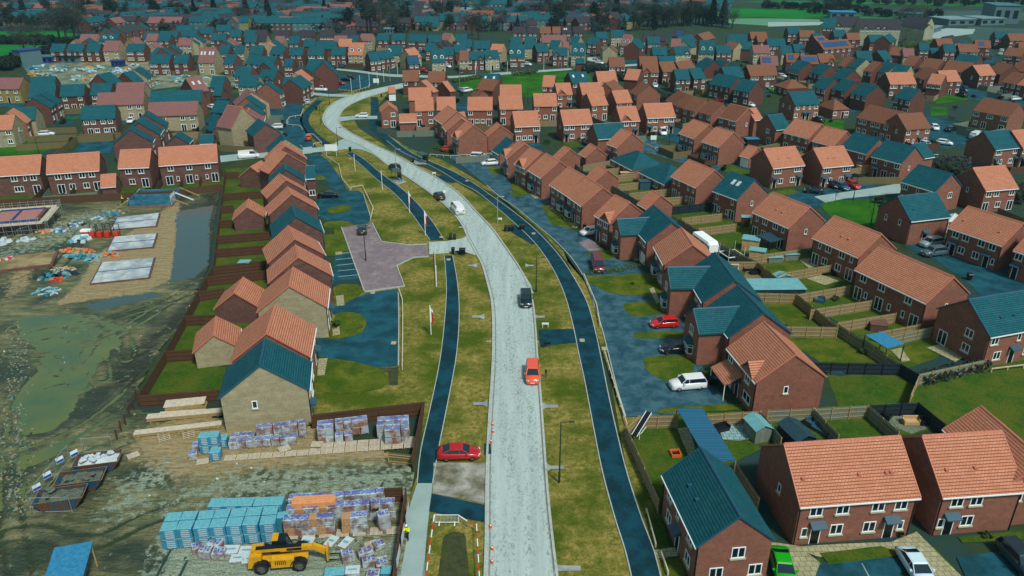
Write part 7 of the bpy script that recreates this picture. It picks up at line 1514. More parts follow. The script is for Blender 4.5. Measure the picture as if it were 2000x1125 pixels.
# slide / ramp, trampolines, goal, caravan
p=at(1240,860); r=empty('garden_slide',(p.x,p.y,.02),.95,'white framed climbing slide in the corner of the fenced lawn','slide'); b=MB(); b.hexa([(-.3,-.3,.7),(3.2,-.3,2.0),(3.2,.3,2.0),(-.3,.3,.7)],[(-.3,-.3,.78),(3.2,-.3,2.08),(3.2,.3,2.08),(-.3,.3,.78)]); link('chute',b.mesh('chute','black_plastic'),r); b=MB()
for y in (-.33,.33): b.tube((-.3,y,.8),(3.2,y,2.1),.035,5); b.tube((3.1,y,0),(3.1,y,2.0),.05,5); b.tube((.4,y,0),(.4,y,1.0),.05,5)
b.tube((3.1,-.33,.3),(3.1,.33,.3),.04,5); b.tube((3.1,0,.3),(1.4,0,.02),.04,5); link('frame',b.mesh('frame','white_plastic'),r)
def ring(px,py,rr,label,name='trampoline',net=True,sq=False):
    p=at(px,py); r=empty(name,(p.x,p.y,.02),.3,label,'trampoline'); k=4 if sq else 16; c=[(rr*math.cos(2*math.pi*(j+.5)/k),rr*math.sin(2*math.pi*(j+.5)/k)) for j in range(k)]
    b=MB(); b.face([(x*.93,y*.93,.72) for x,y in c]); link('mat',b.mesh('mat','black_plastic'),r); b=MB()
    for j in range(k): b.tube((*c[j],.72),(*c[(j+1)%k],.72),.09,4)
    for j in range(0,k,max(1,k//6)): b.tube((*c[j],0),(*c[j],2.4 if net else .72),.035,4)
    link('frame',b.mesh('frame','white_plastic' if sq else 'galvanised'),r)
    if net:
        b=MB()
        for j in range(k):
            for h_ in (1.2,1.6,2.0,2.35): b.tube((*c[j],h_),(*c[(j+1)%k],h_),.02,3)
            b.tube((*c[j],.75),(*c[j],2.35),.02,3); b.tube(((c[j][0]+c[(j+1)%k][0])/2,(c[j][1]+c[(j+1)%k][1])/2,.75),((c[j][0]+c[(j+1)%k][0])/2,(c[j][1]+c[(j+1)%k][1])/2,2.35),.012,3)
        link('net',b.mesh('net','black_plastic'),r)
ring(1428,503,2.2,'large netted trampoline with a white edge beside the caravan',sq=True); ring(421,1112,.5,'x',net=False) if 0 else None
p=at(1319,888); r=empty('sand_frame',(p.x,p.y,.02),.1,'small red framed dark square on the fenced lawn','play frame'); b=MB(); b.face([(-.5,-.5,.1),(.5,-.5,.1),(.5,.5,.1),(-.5,.5,.1)]); link('base',b.mesh('base','black_plastic'),r); b=MB()
for x0,y0,x1,y1 in ((-.55,-.55,.55,-.45),(-.55,.45,.55,.55),(-.55,-.45,-.45,.45),(.45,-.45,.55,.45)): b.box(x0,y0,0,x1,y1,.35)
link('frame',b.mesh('frame','orange_plastic'),r)
p=at(1376,487); r=empty('caravan',(p.x,p.y,0),ang(at(1345,470),at(1385,500)),'white caravan between the pale roofed house and the trampoline','caravan'); b=MB(); pf=[(-1.1,.5),(1.1,.5),(1.1,2.1),(.9,2.45),(-.9,2.45),(-1.1,2.1)]; b.hexa([(-3.0,y,z) for y,z in pf],[(2.6,y,z) for y,z in pf]); b.hexa([(2.6,y,z) for y,z in pf],[(3.2,y*.85,.6+(z-.5)*.75) for y,z in pf]); link('body',b.mesh('body','white_plastic'),r); b=MB(); b.box(-2,-1.13,1.3,-.8,-1.1,1.9); b.box(.2,-1.13,1.3,1.4,-1.1,1.9); link('window',b.mesh('window','window_glass'),r)
w0=empty('wheel',(0,-1,.33)); w0.parent=r; link('tyre',wheelmesh()[0],w0)
p=at(1427,532); r=empty('football_goal',(p.x,p.y,0),0,'white football goal frame behind the slate roof','goal'); b=MB()
for a,c in (((-1.2,0,0),(-1.2,0,1.5)),((1.2,0,0),(1.2,0,1.5)),((-1.2,0,1.5),(1.2,0,1.5)),((-1.2,0,1.5),(-1.2,.9,0)),((1.2,0,1.5),(1.2,.9,0))): b.tube(a,c,.05,6)
link('frame',b.mesh('frame','white_plastic'),r)
def sofa(x,y,rz,label,w_=1.9,mt='grey_canopy',cat='garden seat'):
    p=at(x,y); r=empty('garden_sofa',(p.x,p.y,.08),rz,label,cat); b=MB(); b.box(-w_/2,-.4,0,w_/2,.4,.42); link('seat',b.mesh('seat',mt),r); b=MB(); b.box(-w_/2,.3,.42,w_/2,.45,.85); link('backrest',b.mesh('backrest',mt),r)
    for s in (-1,1): b=MB(); b.box(s*w_/2-.08,-.4,.42,s*w_/2+.08,.3,.65); link('armrest',b.mesh('armrest',mt),r)
for a in ((1462,529,0,'dark rattan seat on the decking, back one',1.9,'black_plastic'),(1474,536,.2,'dark rattan table seat on the decking, middle one',1.6,'black_plastic'),(1492,536,-1.2,'dark rattan seat on the decking, right one',1.9,'black_plastic'),(1583,830,.5,'square grey garden chair by the dark shed',1.2),(1602,845,-1.0,'long grey garden sofa by the dark shed',2.2),(1630,730,-.2,'grey garden sofa on the hammock lawn, left one',2.2),(1646,728,.9,'grey garden chair on the hammock lawn',1.1),
 (1408,842,.4,'dark garden lounger on the grey slab patio',1.9,'black_plastic'),(1744,806,0,'low pale table in the black fenced gravel garden',1.4,'pale_roof'),(1775,806,.1,'second low pale table in the black fenced gravel garden',1.2,'pale_roof'),(1778,828,0,'wooden table in the black fenced gravel garden',1.8,'new_wood'),(1805,828,.2,'dark crate seat in the black fenced gravel garden',1.4,'black_plastic'),(1735,815,.8,'dark corner seat in the black fenced gravel garden',1.9,'black_plastic'),
 (1616,537,0,'dark covered garden furniture beside the orange semi',3.0,'black_plastic'),(1600,590,-.4,'dark blue covered seat in the small table garden',1.6,'grey_canopy'),(1423,452,0,'white garden table in the garden with toys',1.3,'white_plastic')): sofa(*a)
poly('gravel_patio',P('1715,800 1800,792 1838,828 1780,848 1745,835'),'gravel',7)
# conservatory
p=at(1858,448); r=empty('conservatory',(p.x,p.y,0),-.05,'white glazed conservatory behind the blue slate house','conservatory'); b=MB(); b.box(-1.7,-1.7,0,1.7,1.7,2.2); link('glazing',b.mesh('glazing','window_glass'),r); b=MB()
for i in range(6):
    t=-1.7+i*3.4/5
    for a in ((t,-1.72),(1.72,t),(-1.72,t)): b.tube((*a,0),(*a,2.2),.06,4)
for k in range(4): q=[(-1.75,-1.75),(1.75,-1.75),(1.75,1.75),(-1.75,1.75)]; b.tube((*q[k],2.2),(*q[(k+1)%4],2.2),.08,4); b.tube((*q[k],2.2),(0,0,3.3),.05,4)
link('frame',b.mesh('frame','white_plastic'),r); b=MB(); q=[(-1.8,-1.8,2.22),(1.8,-1.8,2.22),(1.8,1.8,2.22),(-1.8,1.8,2.22)]
for k in range(4): b.face([q[k],q[(k+1)%4],(0,0,3.25)])
link('roof',b.mesh('roof','white_sheet'),r)
# shrubs
M('shrub_leaf','24380e','40581a',scale=3,rough=.9); M('hedge_leaf','101c16','1c2c20',scale=2,rough=.95); M('conifer_leaf','0a1c1c','10282a',scale=1,rough=.95); M('twig','26302c','343c36',scale=1,rough=.95); M('bark','2c2a26'); M('bright_hedge','3c8010','50981c',scale=2)
def cloud(rx,ry,rz_,n_,s,seed,mt,lump=6,flat=0):
    rnd=random.Random(seed); b=MB(); cs=[(rnd.uniform(-.55,.55)*rx,rnd.uniform(-.55,.55)*ry,rnd.uniform(-.45,.55)*rz_,rnd.uniform(.35,.6)) for _ in range(lump)]
    for i in range(n_):
        cx,cy,cz,k=cs[rnd.randrange(lump)]; u_,v_=rnd.uniform(-1,1),rnd.uniform(0,6.283); q=math.sqrt(1-u_*u_); rr=rnd.random()**.35*k; x,y,z=cx+rx*rr*q*math.cos(v_),cy+ry*rr*q*math.sin(v_),cz+rz_*rr*u_
        a=Vector((rnd.gauss(0,1),rnd.gauss(0,1),rnd.gauss(0,1))).normalized(); c=a.orthogonal().normalized(); w_=s*rnd.uniform(.5,1.3); o=Vector((x,y,z)); b.face([o+a*w_,o+c*w_*.8,o-a*w_*.7,o-c*w_*.8])
    return b.mesh('foliage',mt)
def shrub(x,y,r_,label,mt='shrub_leaf',h=None,cat='shrub',n_=260,group=None):
    p=at(x,y); k=('shrub',mt,round(r_,1)); h=h or r_*.8
    if k not in WCACHE: WCACHE[k]=cloud(r_,r_,r_*.8,n_,.14,len(WCACHE),mt)
    r=empty('shrub',(p.x,p.y,0),random.uniform(0,6),label,cat,group); link('foliage',WCACHE[k],r,(0,0,r_*.6)); b=MB(); b.tube((0,0,0),(0,0,r_*.6),.05,5); link('stem',b.mesh('stem','bark'),r)
def hedge(pts,w_,h,label,mt='hedge_leaf',dens=26,s=.35,cat='hedge',name='hedge'):
    Q=spline([at(*q) for q in P(pts)],False,4); o=Q[0]; r=empty(name,(o.x,o.y,0),0,label,cat); b=MB(); rnd=random.Random(len(pts))
    for a,c in zip(Q[:-1],Q[1:]):
        d=c-a; L=d.length; t=Vector((-d.y,d.x,0)).normalized()
        for i in range(int(L*dens)):
            q=a-o+d*rnd.random()+t*rnd.uniform(-.5,.5)*w_+Vector((0,0,h*rnd.random()**.6*rnd.uniform(.75,1.1))); n1=Vector((rnd.gauss(0,1),rnd.gauss(0,1),rnd.gauss(0,1))).normalized(); n2=n1.orthogonal().normalized(); k=s*rnd.uniform(.5,1.2); b.face([q+n1*k,q+n2*k,q-n1*k,q-n2*k])
    link('foliage',b.mesh('foliage',mt),r)
hedge('1142,538 1170,535 1200,532 1262,522',1.2,.9,'low green hedge in front of the maroon van house','shrub_leaf',30,.16); hedge('1082,412 1105,432 1122,446',1.2,.8,'low hedge in front of the fourth and fifth drive houses','shrub_leaf',30,.16); hedge('1795,750 1840,738 1880,728 1925,718',2.0,1.4,'dark scrubby bushes at the foot of the overgrown fence','hedge_leaf',40,.3)
hedge('1250,182 1290,195 1330,205 1400,220 1470,238 1500,250',5,2.6,'long dark hedge curving behind the stepped orange terrace','hedge_leaf',30,.6); hedge('1140,140 1170,140 1200,148 1230,160',6,3,'dark hedge behind the slate pump house','hedge_leaf',30,.6); hedge('1100,174 1120,182 1150,190',3,1.5,'x','hedge_leaf',10,.5) if 0 else None
hedge('1500,247 1530,262 1545,270',5,3,'dark bushes behind the slate house with the white back door','hedge_leaf',30,.6); hedge('1815,330 1880,345 1950,372 2010,400',6,2.6,'dark hedge behind the houses at the right edge','hedge_leaf',30,.6); hedge('1790,318 1830,322 1890,330',6,3,'dark leafless bushes beside the far right lane','twig',20,.5)
hedge('1505,180 1530,184 1548,182',2.5,1.6,'bright green box hedge in front of the bungalow','bright_hedge',40,.4); hedge('885,161 920,156 945,150',3,1.4,'green hedge along the far edge of the park, left part','shrub_leaf',30,.4); hedge('1000,148 1030,146 1045,142',3,1.6,'green hedge along the far edge of the park, right part','shrub_leaf',30,.4)
hedge('1760,97 1790,92 1815,88',4,3,'green hedge by the distant lane with the parked pickup','shrub_leaf',30,.5); hedge('850,290 872,297 890,300',1.6,.9,'low green bushes in front of the narrow terrace','shrub_leaf',40,.2)
for i,(x,y,r_,l) in enumerate(((1294,598,.8,'leafy shrub beside the white bay of the red car house'),(1370,738,.9,'yellow green shrub behind the white car'),(1389,735,.8,'small yellow green shrub by the blue lidded bin'),(1075,376,.7,'round shrub on the lawn before the third drive house'),(1068,282,1.2,'round shrub below the semi of the orange cluster, left one'),(1128,276,1.2,'round shrub below the long semi, middle one'),(1146,279,1.0,'round shrub below the long semi, right one'),
 (1275,265,1.0,'brown shrub left of the white van'),(1235,556,.3,'tiny round bush on the lawn by the maroon van'),(1318,308,.6,'small dark bush on the lawn right of the bright one'),(1685,690,.6,'small dark bush by the weathered fence'),(760,325,1,'dark bush'),(653,745,.5,'x'),(655,640,.9,'dark shrub beside the buff gabled house front'),(1753,1046,.5,'small shrub beside the right hand black door'),(1926,1049,.5,'small dark shrub on the grass strip at the right'),(1632,590-3,.6,'dark shrub in the small table garden'),(1010,205,.9,'round bush near the park corner'),(1860,236,1.6,'dark bush at the end of the park path'),(1865,215,1.4,'dark bush beside the park path bend'),(901,188,1.6,'dark round bush behind the small gabled garage'),(755,250,1.2,'x'))):
    if l not in('x','dark bush'): shrub(x,y,r_,l)
for i,(x,y) in enumerate(((1167,478),(1171,480.5),(1175,483),(1179,485.5),(1183,488))): shrub(x,y,.35,'small round clipped bush in the line of five beside the paved bay',group='five clipped bushes by the paved bay')
def thin_tree(x,y,h,label):
    p=at(x,y); r=empty('sapling_tree',(p.x,p.y,0),0,label,'tree'); b=MB(); b.tube((0,0,0),(0,0,h*.7),.06,5,r2=.03); link('trunk',b.mesh('trunk','bark'),r); b=MB(); rnd=random.Random(int(x))
    for i in range(26): z=h*rnd.uniform(.4,.8); a=rnd.uniform(0,6.28); l=h*.22*rnd.uniform(.5,1); b.tube((0,0,z),(l*math.cos(a),l*math.sin(a),z+l*1.2),.02,3,r2=.005)
    link('crown',b.mesh('crown','twig'),r)
for x,y,h,l in ((1700,438,4,'bare young tree on the green, nearest'),(1630,398,3.5,'bare young tree at the corner of the green'),(1697,408,3.5,'bare young tree on the far side of the green'),(1066,738,1.6,'x'),(1024,205,4,'bare young tree by the park edge')):
    if l!='x': thin_tree(x,y,h,l)
# small pump house
box_obj('pump_house',1133,141,5,4,3.2,0,'x','x',('red_brick','slate_tiles'),'gable') if 0 else None
# ---------------- far background ----------------
random.seed(21)
# big apartment block with pale gables
a_=row('apartments','',"""
E 1606,54 1632,55 12 s r he~8 up~222 lo~222 cat~building | dark gabled end wing of the long apartment block
E 1628,51 1680,52 12 d w he~8.5 up~222222 lo~222222 cat~building ext~gab=.2 | three storey apartment block, cream panelled left part
E 1680,56 1760,57 12 d w he~8.5 up~22222222 lo~22222222 cat~building ext~gab=.15,.45,.6 | three storey apartment block, long right part with cream gables
E 1758,50 1806,54 12 d w he~8.5 up~22222 lo~22222 cat~building | three storey apartment block, plain right end
G 1806,57 1822,56 10 d w he~8.5 up~2 lo~2 cat~building | cream apartment wing turning away at the right end
""")
def shed_building(q,h,label,wm,rm,name='low_building',cat='building'):
    A,B_=at(*q[0]),at(*q[1]); L=(B_-A).length; r=empty(name,(A.x,A.y,0),ang(A,B_),label,cat); b=MB(); b.box(0,0,0,L,q[2],h); link('wall',b.mesh('wall',wm),r); b=MB(); b.box(-.4,-.4,h,L+.4,q[2]+.4,h+.4); link('roof',b.mesh('roof',rm),r); b=MB()
    k=max(3,int(L/8)); 
    for i in range(k): b=MB(); b.box(L*(i+.2)/k,-.08,h*.3,L*(i+.75)/k,-.03,h*.75); link('window',b.mesh('window','window_glass'),r)
M('white_render','4c6a70'); M('pale_metal','3c6874'); M('far_white','6c888c')
for q,h,l,wm,rm in ((((1852,50),(1905,49),20),3.5,'low white roofed hall right of the apartments','white_render','far_white'),(((1915,50),(1962,49),18),4,'low white hall joined to the glass block','white_render','far_white'),(((1938,46),(1988,47),25),11,'tall pale glass fronted block on the far right','white_render','pale_metal'),(((1621,36),(1670,37),14),4,'low blue roofed building beyond the apartments','pale_metal','blue_sheet'),
 (((1760,39),(1800,40),14),4,'pale low building behind the apartments','white_render','pale_metal'),(((1775,71),(1805,65),6),2.6,'row of pale garages with black doors, left','white_render','far_white'),(((1812,68),(1838,60),6),2.6,'row of pale garages with black doors, right','white_render','far_white'),(((812,30),(834,30),14),5,'white school hall on the green, left','white_render','far_white'),(((862,31),(916,32),20),4,'long pale flat roofed school building','pale_metal','far_white'),(((872,39),(900,39),12),4,'low pale school annexe','white_render','pale_metal'),
 (((750,66),(768,66),6),2.6,'white garage roofs beside the big bare tree','white_render','far_white'),(((1095,38),(1128,38),10),3.5,'long pale flat roof among the bare trees','white_render','pale_metal'),(((32,131),(46,133),9),7,'white and dark blue site office block at the left','white_render','blue_strip'),(((70,124),(105,123),6),2.6,'long dark blue container by the compound','blue_strip','pale_metal'),(((112,122),(150,124),8),2.6,'black roofed white store in the compound','white_render','black_plastic'),(((218,131),(240,131),3),2.4,'dark blue container in the compound','blue_strip','blue_strip')): shed_building(q,h,l,wm,rm)
poly('compound_ground',P('60,150 40,125 150,112 290,112 300,135 260,150 200,172 120,170 60,160'),'gravel',6); poly('compound_car_park',P('150,116 290,114 292,126 150,124'),'sand_ground',7); poly('compound_ground',P('290,140 420,145 465,150 460,170 340,170 300,175 290,160'),'gravel',6)
for k in range(44):
    x,y=random.uniform(60,285),random.uniform(128,158)
    heap(x,y,random.uniform(1.5,3.5),random.uniform(1,2),random.uniform(.8,1.8),random.choice((('teal_wrap','white_sheet'),('yellow_paint','tan_pack'),('white_sheet','blue_sheet'),('dark_wrap','galvanised'))),'untidy heap of building materials in the distant compound','heap','material_heap',16,.5)
for o in [o for o in C.objects if o.get('label')=='untidy heap of building materials in the distant compound']: o['group']='heaps in the distant compound'
for k in range(16):
    x,y=random.uniform(300,425),random.uniform(143,172); heap(x,y,random.uniform(1,2.5),1,.8,random.choice((('teal_wrap','white_sheet'),('galvanised','timber'))),'low heap of materials on the distant plot','heap','material_heap',12,.4)
for o in [o for o in C.objects if o.get('label')=='low heap of materials on the distant plot']: o['group']='heaps on the distant plot'
# ---- trees: a few kinds, copied
def treemesh(kind,seed):
    rnd=random.Random(seed); t=MB(); h={'bare':9,'dark':11,'conifer':12,'bush':4}[kind]; t.tube((0,0,0),(0,0,h*.5),.35,6,r2=.18)
    for i in range(7): a=i*.9+rnd.random(); z=h*rnd.uniform(.25,.5); t.tube((0,0,z),(h*.25*math.cos(a),h*.25*math.sin(a),z+h*.25),.13,4,r2=.04)
    tm=t.mesh('trunk','bark'); b=MB()
    if kind=='conifer':
        for i in range(900): z=rnd.random(); rr=(1-z)*2.6*rnd.random()**.4; a=rnd.uniform(0,6.28); o=Vector((rr*math.cos(a),rr*math.sin(a),1+z*(h-1))); n1=Vector((rnd.gauss(0,1),rnd.gauss(0,1),rnd.gauss(0,.6))).normalized(); n2=n1.orthogonal(); k=.35; b.face([o+n1*k,o+n2*k,o-n1*k,o-n2*k])
        return tm,b.mesh('crown','conifer_leaf')
    if kind=='bare':
        cs=[(rnd.uniform(-2.2,2.2),rnd.uniform(-2.2,2.2),h*rnd.uniform(.5,.85)) for _ in range(9)]
        for i in range(1500):
            c=cs[rnd.randrange(9)]; d=Vector((rnd.gauss(0,1),rnd.gauss(0,1),rnd.gauss(.3,.8))).normalized(); o=Vector(c)+d*rnd.uniform(.1,1.9); q=o+d*rnd.uniform(.3,.9); s=d.orthogonal().normalized()*.035; b.face([o+s,o-s,q-s*.4,q+s*.4])
        return tm,b.mesh('crown','twig')
    cs=[(rnd.uniform(-2.4,2.4),rnd.uniform(-2.4,2.4),h*rnd.uniform(.45,.85),rnd.uniform(1.2,2.2)) for _ in range(9)] if kind=='dark' else [(rnd.uniform(-1.6,1.6),rnd.uniform(-1.6,1.6),h*rnd.uniform(.3,.6),rnd.uniform(.9,1.4)) for _ in range(6)]
    for i in range(1100):
        c=cs[rnd.randrange(len(cs))]; d=Vector((rnd.gauss(0,1),rnd.gauss(0,1),rnd.gauss(0,1))).normalized(); o=Vector(c[:3])+d*c[3]*rnd.random()**.4; n1=Vector((rnd.gauss(0,1),rnd.gauss(0,1),rnd.gauss(0,1))).normalized(); n2=n1.orthogonal().normalized(); k=.32*rnd.uniform(.5,1.2); b.face([o+n1*k,o+n2*k*.8,o-n1*k,o-n2*k*.8])
    return tm,b.mesh('crown','hedge_leaf')
TM={k:[treemesh(k,i*10+j) for j in range(3)] for i,k in enumerate(('bare','dark','conifer','bush'))}
NT={'bare':('bare_tree','tree'),'dark':('dark_tree','tree'),'conifer':('conifer_tree','tree'),'bush':('bush','bush')}
def tree(x,y,kind,s,label,group=None):
    p=at(x,y); tm,cm=random.choice(TM[kind]); r=empty(NT[kind][0],(p.x,p.y,0),random.uniform(0,6.28),label,NT[kind][1],group); s1=random.uniform(.85,1.15); link('trunk',tm,r); link('crown',cm,r); r.scale=(s,s,s*s1)
for x,y,k,s,l in ((725,68,'bare',2.4,'biggest bare tree standing before the white garages, left stem'),(742,70,'bare',2.2,'big bare tree beside the biggest one'),(718,66,'dark',1.6,'dark tree left of the biggest bare tree'),(770,62,'bare',1.8,'bare tree right of the white garages'),(758,52,'bare',2.0,'tall bare tree behind the white garages'),(790,55,'dark',1.3,'dark round tree right of the bare group'),(720,32,'dark',2.0,'dark tree left of the yellowish one'),(757,30,'conifer',2.0,'dark conifer beside the bare group'),
 (768,27,'dark',2,'dark tree above the bare group'),(922,70,'bare',1.6,'bare tree behind the park road houses'),(935,78,'bare',1.3,'bare tree right of the park road houses'),(1770,77,'bare',2.3,'big dark bare tree before the pale garages'),(1390,52,'conifer',1.6,'left dark conifer at the end of the long wood'),(1411,53,'conifer',1.5,'right dark conifer at the end of the long wood'),(1345,50,'conifer',1.3,'dark conifer in the middle of the long wood'),(1430,56,'bare',1.3,'round bare tree at the end of the long wood'),
 (1130,22,'conifer',1.8,'tall conifer on the skyline, middle'),(1102,29,'conifer',1.2,'small conifer left of the tall one'),(1075,20,'dark',1.6,'dark tree on the skyline left of the conifers'),(1111,23,'conifer',1.1,'narrow conifer beside the small one'),(383,46,'conifer',1.4,'dark conifer among the pale terraces'),(370,50,'dark',1.0,'dark tree beside the dark conifer'),(205,30,'dark',2.6,'large dark tree in the left distance'),(195,28,'dark',2.2,'x2'),(245,46,'dark',1.2,'dark tree right of the striped roofs'),(48,34,'conifer',1.3,'dark conifer in the far left rooftops'),
 (92,32,'dark',1.2,'dark tree in the far left rooftops'),(150,40,'bare',2.2,'bare tree behind the green field edge'),(118,82,'bare',2.0,'bare tree at the near end of the green field'),(132,85,'bare',2.2,'second bare tree at the near end of the green field'),(148,80,'bare',1.9,'third bare tree at the near end of the green field'),(155,65,'bare',1.8,'bare tree right of the far green field'),(70,100,'bare',1.6,'low bare tree by the near green field'),(50,108,'bare',1.5,'low bare tree by the left compound'),(315,12,'dark',3,'large dark tree clump on the skyline left'),(340,14,'dark',2.8,'second large dark tree clump on the skyline left'),(365,15,'dark',2.4,'third dark tree clump on the skyline left'),(398,12,'conifer',1.8,'conifer on the skyline left'),
 (1608,22,'bare',1.5,'round bare tree on the field hedge, middle'),(1587,20,'bare',1.5,'round bare tree on the field hedge, left'),(1617,21,'bare',1.3,'round bare tree on the field hedge, right'),(825,12,'dark',1.7,'dark round tree above the school'),(843,18,'dark',1.3,'dark bush like tree by the school'),(932,38,'bare',1.2,'small bare tree on the school green'),(585,22,'dark',.9,'x3')):
    if not l.startswith('x'): tree(x,y,k,s,l)
for i,(n_,f_,k,lab,gr,s0) in enumerate(((46,lambda t:(1262+t*128,53-t*6),'bare','bare tree in the long thin wood behind the right estate','trees of the long wood',1.25),(26,lambda t:(1010+t*250,44-t*3),'bare','bare tree in the thin wood behind the middle terraces','trees behind the middle terraces',1.25),(24,lambda t:(-20+t*190,84+t*2),'bush','low bush in the hedge between the two green fields','field hedge bushes',1.1),
 (24,lambda t:(-20+t*175,58-t*1),'dark','dark tree in the belt behind the far green field','belt behind the green field',.8),(22,lambda t:(0+t*105,137-t*30),'bush','dark bush in the hedge beside the compound','compound hedge bushes',1.3),(20,lambda t:(1575+t*260,24+t*12),'bush','bush in the hedge beyond the apartments','hedge beyond the apartments',1.4),(22,lambda t:(1490+t*200,16+t*4),'bush','bush in the hedge round the bright field','hedge round the bright field',1.4),(16,lambda t:(1620+t*400,8+t*3),'bush','bush in the farthest field hedge','farthest field hedge',1.8))):
    for j in range(n_):
        t=(j+.5)/n_; x,y=f_(t); tree(x+random.uniform(-4,4),y+random.uniform(-3,3),k,s0*random.uniform(.75,1.25),lab,gr)
for j in range(150):
    x=random.uniform(-30,1300); y=random.choice((random.uniform(4,30),random.uniform(25,62)))
    if (x<150 and y>52) : continue
    kd=random.choice(('bare','dark','dark','conifer','bare')); tree(x,y,kd,random.uniform(.7,1.5),{'bare':'bare brown tree','dark':'dark leafy tree','conifer':'pointed dark conifer'}[kd]+' among the '+('farther' if y<30 else 'nearer')+' distant rooftops','trees among the far rooftops')
rb_=random.Random(31)
for ph,rs in ROWS:
    if not ph: continue
    for r in rs:
        a,u,L,D,lo,dist,he=root_meta[r.name]
        if dist<150 or dist>520: continue
        v=Vector((-u.y,u.x,0))
        for _ in range(2):
            q=a+u*rb_.uniform(-2.5,L+2.5)-v*rb_.uniform(1.2,8)
            if rb_.random()<.45 or roadside(q) or any(inrect(q,m2,.8) for m2 in root_meta.values()): continue
            tm,cm=rb_.choice(TM['bush']); s=rb_.uniform(.18,.5); e=empty('garden_bush',(q.x,q.y,0),rb_.uniform(0,6),'dark garden bush by a house '+ph,'bush','garden bushes '+ph); link('stem',tm,e); link('foliage',cm,e); e.scale=(s,s,s)
# wooded skyline and rooftops too many to count: one object each
b=MB(); rnd=random.Random(5)
for k in range(16000):
    t=rnd.random(); x=rnd.uniform(-900,1200); y=rnd.choice((rnd.uniform(950,1500),rnd.uniform(1500,2600)))
    if x>-40+ y*.22 and rnd.random()<.75: continue
    x*=y/1000; o=Vector((x,y,rnd.uniform(.5,11)*(1 if rnd.random()<.8 else 1.3))); n1=Vector((rnd.gauss(0,1),rnd.gauss(0,1),rnd.gauss(0,1))).normalized(); n2=n1.orthogonal().normalized(); s=rnd.uniform(1.2,3.2); b.face([o+n1*s,o+n2*s,o-n1*s,o-n2*s])
for k in range(750):
    px_=rnd.uniform(-60,1330); py_=rnd.choice((rnd.uniform(3,30),rnd.uniform(8,66)))
    if (px_<170 and py_>50) or (650<px_<1000 and 22<py_<38 and not(720<px_<790)) or (px_>1230 and py_>30): continue
    p=at(px_,py_); R_=rnd.uniform(3,7); hh=rnd.uniform(4,9); 
    for j in range(34):
        d=Vector((rnd.gauss(0,1),rnd.gauss(0,1),rnd.gauss(0,.8))).normalized()*rnd.random()**.4; o=Vector((p.x+d.x*R_,p.y+d.y*R_,hh*.5+d.z*hh*.5)); n1=Vector((rnd.gauss(0,1),rnd.gauss(0,1),rnd.gauss(0,1))).normalized(); n2=n1.orthogonal().normalized(); s=rnd.uniform(.6,1.4); b.face([o+n1*s,o+n2*s,o-n1*s,o-n2*s])
tag(link('distant_woodland',b.mesh('distant_woodland','conifer_leaf')),'dark woodland along the skyline and between the far rooftops','woodland',kind='stuff')
cols=['slate_tiles','dark_tiles','mottled_tiles','brown_tiles']; rb=MB(); n_=0
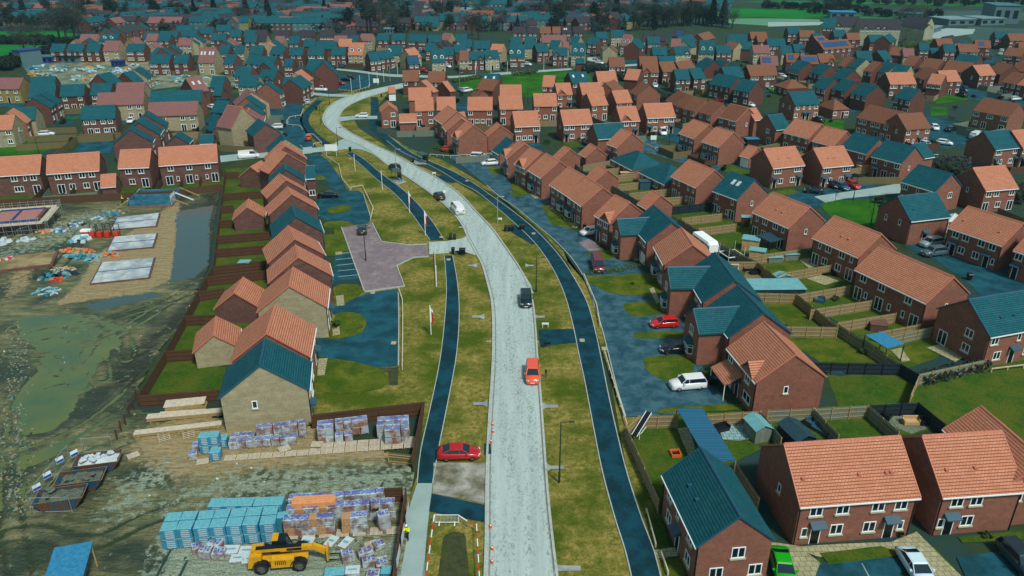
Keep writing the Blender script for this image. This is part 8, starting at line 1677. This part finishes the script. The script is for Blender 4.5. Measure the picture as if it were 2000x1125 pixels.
def minihouse(mb,x,y,L,D,a,he,rm,wm):
    ca,sa=math.cos(a),math.sin(a); t=lambda u,v,z:(x+u*ca-v*sa,y+u*sa+v*ca,z); hr=he+D*.36
    mb.hexa([t(0,0,0),t(L,0,0),t(L,D,0),t(0,D,0)],[t(0,0,he),t(L,0,he),t(L,D,he),t(0,D,he)],wm); mb.face([t(-.2,-.3,he-.1),t(L+.2,-.3,he-.1),t(L+.2,D/2,hr),t(-.2,D/2,hr)],rm); mb.face([t(-.2,D/2,hr),t(L+.2,D/2,hr),t(L+.2,D+.3,he-.1),t(-.2,D+.3,he-.1)],rm)
    mb.face([t(0,0,he),t(0,D/2,hr-.1),t(0,D,he)],wm); mb.face([t(L,0,he),t(L,D/2,hr-.1),t(L,D,he)],wm)
    for i in range(max(2,int(L/3))):
        u=L*(i+.5)/max(2,int(L/3))
        for z in (he-1.5,.9): mb.box(0,0,0,0,0,0) if 0 else mb.face([t(u-.8,-.04,z),t(u+.8,-.04,z),t(u+.8,-.04,z+1.1),t(u-.8,-.04,z+1.1)],6)
for k in range(1700):
    y=None; px_=rnd.uniform(-40,1560); py_=rnd.choice((rnd.uniform(2,30),rnd.uniform(6,62)))
    if px_<160 and py_>52: continue
    if 650<px_<1000 and 22<py_<38 and not(720<px_<790): continue
    if px_>1380 and py_>1: continue
    if px_>1230 and py_>34: continue
    p=at(px_,py_); L=rnd.choice((8,10,14,20)); minihouse(rb,p.x,p.y,L,8,rnd.choice((-.2,0,.15,.5,1.2)),rnd.choice((2.6,4.8,4.8)),rnd.choice((0,0,0,0,0,1,1,1,1,1,2,3)),rnd.choice((4,4,8,5,8,7)))
tag(link('distant_town_houses',rb.mesh('distant_town_houses',cols+['far_dimmed_brick','white_render','far_white','yellow_brick','far_dimmed_brick'])),'crowded rooftops of the distant town','houses',kind='stuff')

# look-alikes left with one label each get their place in their line
from collections import defaultdict
dd=defaultdict(list)
for o in C.objects:
    if not o.parent and o.get('label') and o.get('kind') is None: dd[o['label']].append(o)
def nth(i):
    if i<20: return ORD[i]
    k=i+1; return str(k)+({1:'st',2:'nd',3:'rd'}.get(k%10,'th') if k%100 not in(11,12,13) else 'th')
for l,os_ in dd.items():
    if len(os_)>1:
        for i,o in enumerate(sorted(os_,key=px_of)): o['label']=l+', '+nth(i)+' from left'
# ---- the air
import bmesh
mb=MB(); mb.box(-3000,-40,-1,3000,6000,60); hz=tag(link('haze',mb.mesh('haze','x' if 0 else MATS['white_plastic'])),'thin teal air over the whole town','haze',kind='stuff')
hm=bpy.data.materials.new('haze'); hm.use_nodes=True; n=hm.node_tree; n.nodes.remove(n.nodes['Principled BSDF']); v=n.nodes.new('ShaderNodeVolumePrincipled'); v.inputs['Density'].default_value=.0001; v.inputs['Color'].default_value=(.35,.78,.88,1); n.links.new(v.outputs[0],n.nodes['Material Output'].inputs['Volume']); hz.data.materials[0]=hm
